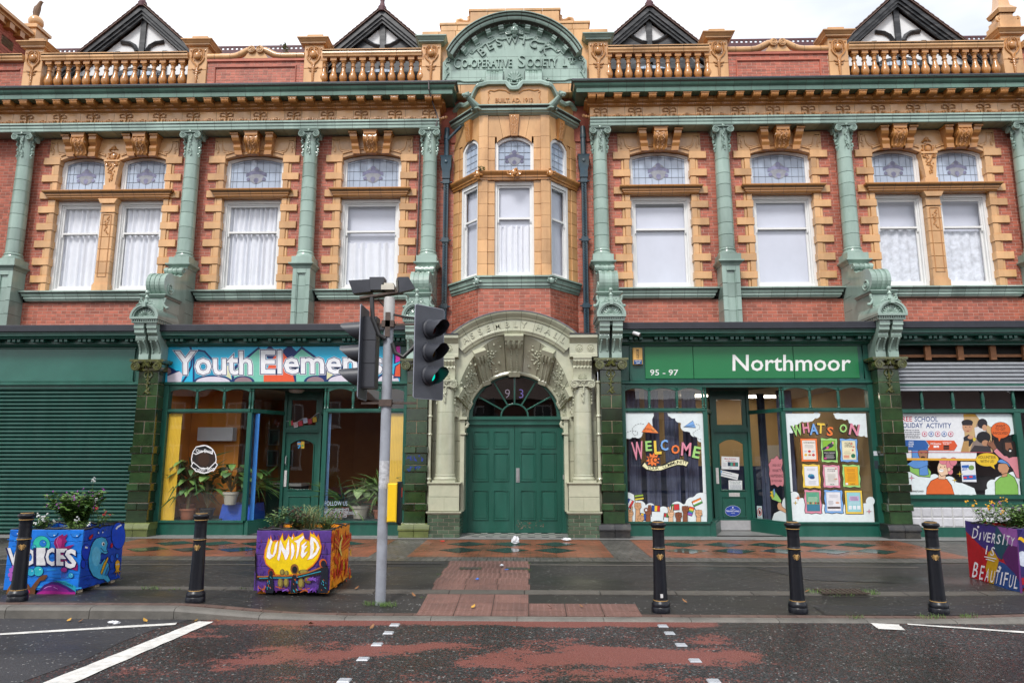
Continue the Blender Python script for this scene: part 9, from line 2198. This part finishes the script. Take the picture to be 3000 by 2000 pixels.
# house plants in the left shop window
TERR=mat('terracotta_pot',(.30,.10,.05),.7,.15,9);POTW=mat('cream_pot',(.42,.39,.32),.6,.1,9);POTB=mat('black_pot',(.012,.012,.013),.4)
def potted(loc,label,pot_m,pr_,ph,n_st,h,spread,nl,ll,lw,seed,mats=(LG,LD),trunk=False,droop=.35,spiky=False):
 e=empty('potted_plant',loc,label,'potted plant');e.scale=(1.3,1.1,1.3);rg=random.Random(seed)
 MB().lathe([(pr_*.72,0),(pr_*.95,ph*.8),(pr_*1.05,ph*.82),(pr_*1.05,ph),(pr_*.9,ph),(pr_*.85,ph*.9)],18).build('pot',pot_m,e);MB().lathe([(pr_*.86,ph*.9),(.001,ph*.9)],14).build('soil',mat('soil','#221811'),e)
 fo=MB();st=MB()
 if trunk:st.tube([(0,0,ph*.9),(.02,0,ph+h*.35),(-.01,0,ph+h*.8)],[.03,.028,.02],8)
 for k in range(int(n_st*1.7)):
  a=rg.uniform(0,6.283);hh=h*rg.uniform(.5,1.0);r_=spread*rg.uniform(.4,1.0);z0=ph+(h*rg.uniform(.2,.75)if trunk else 0);hh=(hh*.35 if trunk else hh)
  pts=[Vector((math.cos(a)*r_*t_*.8,math.sin(a)*r_*t_*.8,z0+hh*(1.25*t_-.25*t_*t_)))for t_ in(0,.5,1)]
  if spiky:
   d=Vector((math.cos(a),math.sin(a),rg.uniform(-.2,1.5)));leaf(fo,Vector((0,0,ph+(h*rg.uniform(.2,.6)if trunk else 0))),d,Vector((0,0,1)),h*rg.uniform(.6,1.0),lw,rg.choice((0,1)),rg.uniform(.15,.6))
  else:
   st.tube(pts,.006,5);leaf(fo,pts[-1],Vector((math.cos(a),math.sin(a),-.2)),Vector((0,0,1)),ll*rg.uniform(.7,1.2),lw*rg.uniform(.8,1.2),rg.choice((0,1)),droop)
 if st.v:st.build('stems',leafm('stem_brown',(.14,.10,.04)),e)
 fo.build('leaves',list(mats),e,fix=False);return e
potted((-6.90,0.30,.30),'umbrella plant on a stout stem in a patterned pot, left window',TERR,.13,.17,26,.75,.22,1,.20,.10,21,trunk=True);potted((-6.50,0.34,.32),'arrow-leaved plant in a black pot, left window',POTB,.12,.16,9,.55,.22,1,.24,.16,22)
potted((-6.02,0.34,.60),'broad-leaved plant in a cream pot on the blue table',POTW,.12,.20,16,.45,.24,1,.22,.15,23);potted((-7.0,0.50,.35),'dark spiky dracaena behind the yellow screen',TERR,.12,.2,30,.8,.2,1,.3,.03,24,(LD,LD),spiky=True,trunk=True)
potted((-5.62,0.47,.60),'dark glossy plant at the right end of the blue table',POTB,.1,.12,14,.45,.22,1,.2,.12,25,(LD,LG));potted((-5.95,1.5,.75),'fern-like palm behind the blue table',POTB,.1,.12,40,.7,.3,1,.2,.02,26,(LG,LD),spiky=True)
potted((-3.62,0.41,.35),'fan palm with thin fingered leaves, right window',TERR,.12,.16,46,.72,.3,1,.2,.022,27,(LG,LD),spiky=True);potted((-3.25,0.34,.32),'swiss cheese plant in a woven pot, right window',POTW,.14,.2,12,.45,.2,1,.24,.17,28,(LG,LP));potted((-2.85,0.34,.32),'tall spiky yucca at the right end of the right window',TERR,.09,.14,52,.62,.2,1,.2,.026,29,(LP,LG),spiky=True,trunk=True)
MB().box(-7.3,-6.2,.35,1.1,.02,.31).build('window_shelf',mat('dark_shelf',(.02,.05,.045),.6),hall);MB().box(-3.9,-2.4,.3,1.1,.02,.31).build('window_shelf',mat('dark_shelf','#061412'),hall)
# ---- weeds in the paving
wd=MB();rg=random.Random(77)
for cx_,cy_,n,r_,h in((-1.50,-6.22,60,.09,.06),(-1.30,-6.26,90,.10,.07),(3.75,-5.62,40,.12,.06),(4.0,-5.72,40,.2,.05),(4.4,-5.66,50,.10,.07),(3.75,-6.62,40,.12,.04),(4.55,-6.62,60,.15,.05),(4.95,-6.60,40,.1,.05),(-4.3,-5.75,50,.12,.05),(-4.0,-5.76,20,.1,.03),(.28,-4.2,30,.05,.03),(.28,-3.6,16,.05,.03),(-.93,-4.6,26,.05,.03),(-3.2,-5.66,16,.06,.03),(-.95,-5.9,16,.05,.03)):
 for k in range(n):
  a,q_=rg.uniform(0,6.28),r_*math.sqrt(rg.random());x,y=cx_+q_*math.cos(a),cy_+q_*math.sin(a)*.5;z=gz(x,y)+.004;d=Vector((rg.uniform(-.6,.6),rg.uniform(-.6,.6),1));leaf(wd,Vector((x,y,z)),d,Vector((1,0,0)),h*rg.uniform(.5,1.1),.008,rg.choice((0,1)),.2)
tag(wd.build('weeds',[LG,LP],None,fix=False),'tufts of grass and weeds in the paving joints','weeds',kind='stuff')
# ---- litter and fallen leaves
def crumple(loc,r_,m,name,label,cat,seed,sx=1.0,sz=.6):
 rg=random.Random(seed);q=MB();q.ball(0,0,r_*sz*.8,r_*sx,r_*.7,r_*sz,12,8);q.v=[(x*rg.uniform(.7,1.25),y*rg.uniform(.7,1.25),max(0,z*rg.uniform(.7,1.2)))for x,y,z in q.v];o=q.build(name,m,None,shade=False,loc=loc);return tag(o,label,cat)
PW=mat('white_litter',(.62,.63,.66),.5,.1,20)
crumple((.05,-1.35,.02),.075,PW,'plastic_bag','crumpled white plastic bag before the assembly hall doors','litter',1,1.0,1.0);crumple((1.02,-.78,.02),.08,PW,'tissue','flat white tissue beside the right entrance column','litter',2,1.2,.3)
crumple((-2.35,-1.9,.02),.03,mat('blue_litter',(.02,.15,.6),.4),'bottle_cap','blue plastic scrap on the grey paving left of the doors','litter',3);crumple((-.38,-5.05,.02),.018,mat('blue_litter','#0526cc'),'plastic_scrap','blue plastic scrap on the tactile paving','litter',4,1.2);crumple((-.02,-4.25,.02),.02,mat('blue_litter','#0526cc'),'wrapper','blue wrapper beside the right access cover','litter',5,1.5,.3)
crumple((-.10,-3.95,.02),.03,PW,'paper_ball','white paper scrap between the two access covers','litter',6);crumple((-1.33,-1.05,.02),.03,mat('red_litter',(.5,.03,.02),.4),'red_wrapper','red wrapper on the left of the central red paving','litter',7,1.5,.4)
crumple((-4.02,-6.95,ROADZ),.045,PW,'paper_scrap','torn white and yellow paper in the gutter at the left','litter',8,1.4,.35)
LEAFL=['yellow leaf farthest left in the gutter','brown leaf touching the farthest left yellow one','yellow leaf below the kerb between the two left bollards','bright yellow leaf at the tip of the wide white line','brown leaf just right of the wide white line tip','brown leaf on the road below the fire planter','brown leaf beside the foot of the signal pole','brown leaf on the road near the topmost left stud','brown leaf at the foot of the labelled bollard','brown leaf on the asphalt left of the labelled bollard','yellow leaf on the front row of tactile slabs','brown leaf on the right end of the tactile slabs','brown leaf behind the signal pole','brown leaf left of the gully grate']
LFM=[mat('leaf_fall_yellow',(.45,.25,.04),.6,.2,20),mat('leaf_fall_brown',(.22,.10,.035),.6,.2,20)]
for k,(x,y,z)in enumerate(((-4.55,-6.9,ROADZ),(-4.42,-6.92,ROADZ),(-3.70,-6.9,ROADZ),(-3.22,-6.87,ROADZ),(-2.95,-6.85,ROADZ),(-1.95,-6.95,ROADZ),(-1.05,-5.9,0),(-1.3,-7.15,ROADZ),(2.1,-6.1,0),(.9,-6.3,0),(-.35,-6.35,0),(.55,-6.30,0),(-1.85,-5.6,0),(3.62,-5.62,0))):
 rg=random.Random(k+90);q=MB();a=rg.uniform(0,6.28);zz=z if z<0 else gz(x,y)+.01
 leaf(q,Vector((0,0,.012)),Vector((math.cos(a),math.sin(a),.25)),Vector((0,0,1)),rg.uniform(.05,.085),rg.uniform(.035,.055),0,-.25);o=q.build('fallen_leaf',LFM[0 if k in(0,2,3,10)else 1],None,loc=(x,y,zz),fix=False);tag(o,LEAFL[k],'leaf','fallen leaves')
sp=MB();rg=random.Random(31)
for k in range(420):
 x,y=rg.uniform(-7,7),rg.uniform(-6.4,-.4)if rg.random()<.8 else rg.uniform(-.6,-.3);z=gz(x,y)+.0155;r_=rg.uniform(.004,.014);a=rg.uniform(0,3);sp.add([(x+r_*math.cos(a+t_)*rg.uniform(.5,1.3),y+r_*math.sin(a+t_)*rg.uniform(.5,1.3),z)for t_ in(0,1.5,3,4.6)],[(0,1,2,3)],0 if rg.random()<.7 else 1)
tag(sp.build('litter_specks',[mat('gum_grey',(.20,.20,.19),.7),mat('speck_dark',(.05,.03,.02),.8)],None,fix=False),'scattered chewing gum and tiny scraps over the footway','litter specks',kind='stuff')
# ================================================================== houses across the street (seen in the glass)
RB=mat('dark_house_brick',(.13,.05,.035),.8,.25,5,.1,.1,20);WFR=mat('house_trim',(.5,.5,.49),.6)
def house(x0,x1,y,ze,zr,label,gable=False):
 h=empty('terraced_house',((x0+x1)/2,y,0),label,'house','houses across the street');c=(x0+x1)/2;w_=(x1-x0)/2;D_=8
 q=MB();q.box(-w_,w_,-D_,0,-.1,ze)
 if gable:q.add([(-w_,0,ze),(w_,0,ze),(0,0,zr),(-w_,-D_,ze),(w_,-D_,ze),(0,-D_,zr)],[(0,1,2),(3,5,4)])
 else:q.add([(-w_,0,ze),(-w_,-D_,ze),(-w_,-D_/2,zr),(w_,0,ze),(w_,-D_,ze),(w_,-D_/2,zr)],[(0,2,1),(3,4,5)])
 q.build('wall',RB,h)
 q=MB()
 if gable:q.add([(-w_-.2,.25,ze-.15),(0,.25,zr+.1),(0,-D_,zr+.1),(-w_-.2,-D_,ze-.15),(w_+.2,.25,ze-.15),(w_+.2,-D_,ze-.15)],[(0,1,2,3),(1,4,5,2)])
 else:q.add([(-w_,.3,ze-.15),(w_,.3,ze-.15),(w_,-D_/2,zr+.08),(-w_,-D_/2,zr+.08),(w_,-D_,ze),(-w_,-D_,ze)],[(0,1,2,3),(3,2,4,5)])
 q.build('roof',SLATE,h)
 ch=MB();ch.box(-.5,.5,-D_/2-.35,-D_/2+.35,zr-.6,zr+1.2);[ch.lathe([(.11,zr+1.2),(.09,zr+1.6)],8,-.3+.3*k,-D_/2)for k in range(3)];ch.build('chimney',RB,h)
 n=max(1,int(w_*2/2.6))
 for k in range(n):
  X=-w_+(k+.5)*2*w_/n
  for z0,z1 in((.9,2.3),(3.3,4.7)):
   f=MB();frame_ring(f,X-.55,X+.55,z0,z1,.09,.09,.09,0,.06);f.box(X-.03,X+.03,0,.05,z0,z1);f.box(X-.65,X+.65,.0,.1,z0-.12,z0);f=f.build('window',WFR,h);MB().add([(X-.47,.03,z0+.08),(X+.47,.03,z0+.08),(X+.47,.03,z1-.08),(X-.47,.03,z1-.08)],[(3,2,1,0)]).build('pane',mat('house_glass',(.05,.06,.07),.05),f,fix=False)
house(-26,-18.3,-25,5.2,8.0,'dark brick house farthest to the right in the reflection of the left shop glass');house(-18.0,-9.7,-25,5.2,8.2,'gable-fronted brick house reflected in the left shop glass',True)
house(-4.2,3.0,-26.5,5.2,8.0,'tiled-roof house reflected in the entrance fanlight');house(5.5,14,-46,5.0,6.8,'brick terrace reflected in the WELCOME window');house(14.2,24,-46,5.0,6.8,'brick terrace reflected in the notice window');house(24.4,44,-46,5.0,8.4,'long brick terrace reflected in the far right window');house(-8.0,-4.8,-44,5.0,7.4,'distant house with chimney seen down the side street in the reflection')
tag(MB().box(-30,30,-60,-19.4,-.12,-.005).build('far_pavement',TAR2,None),kind='structure')
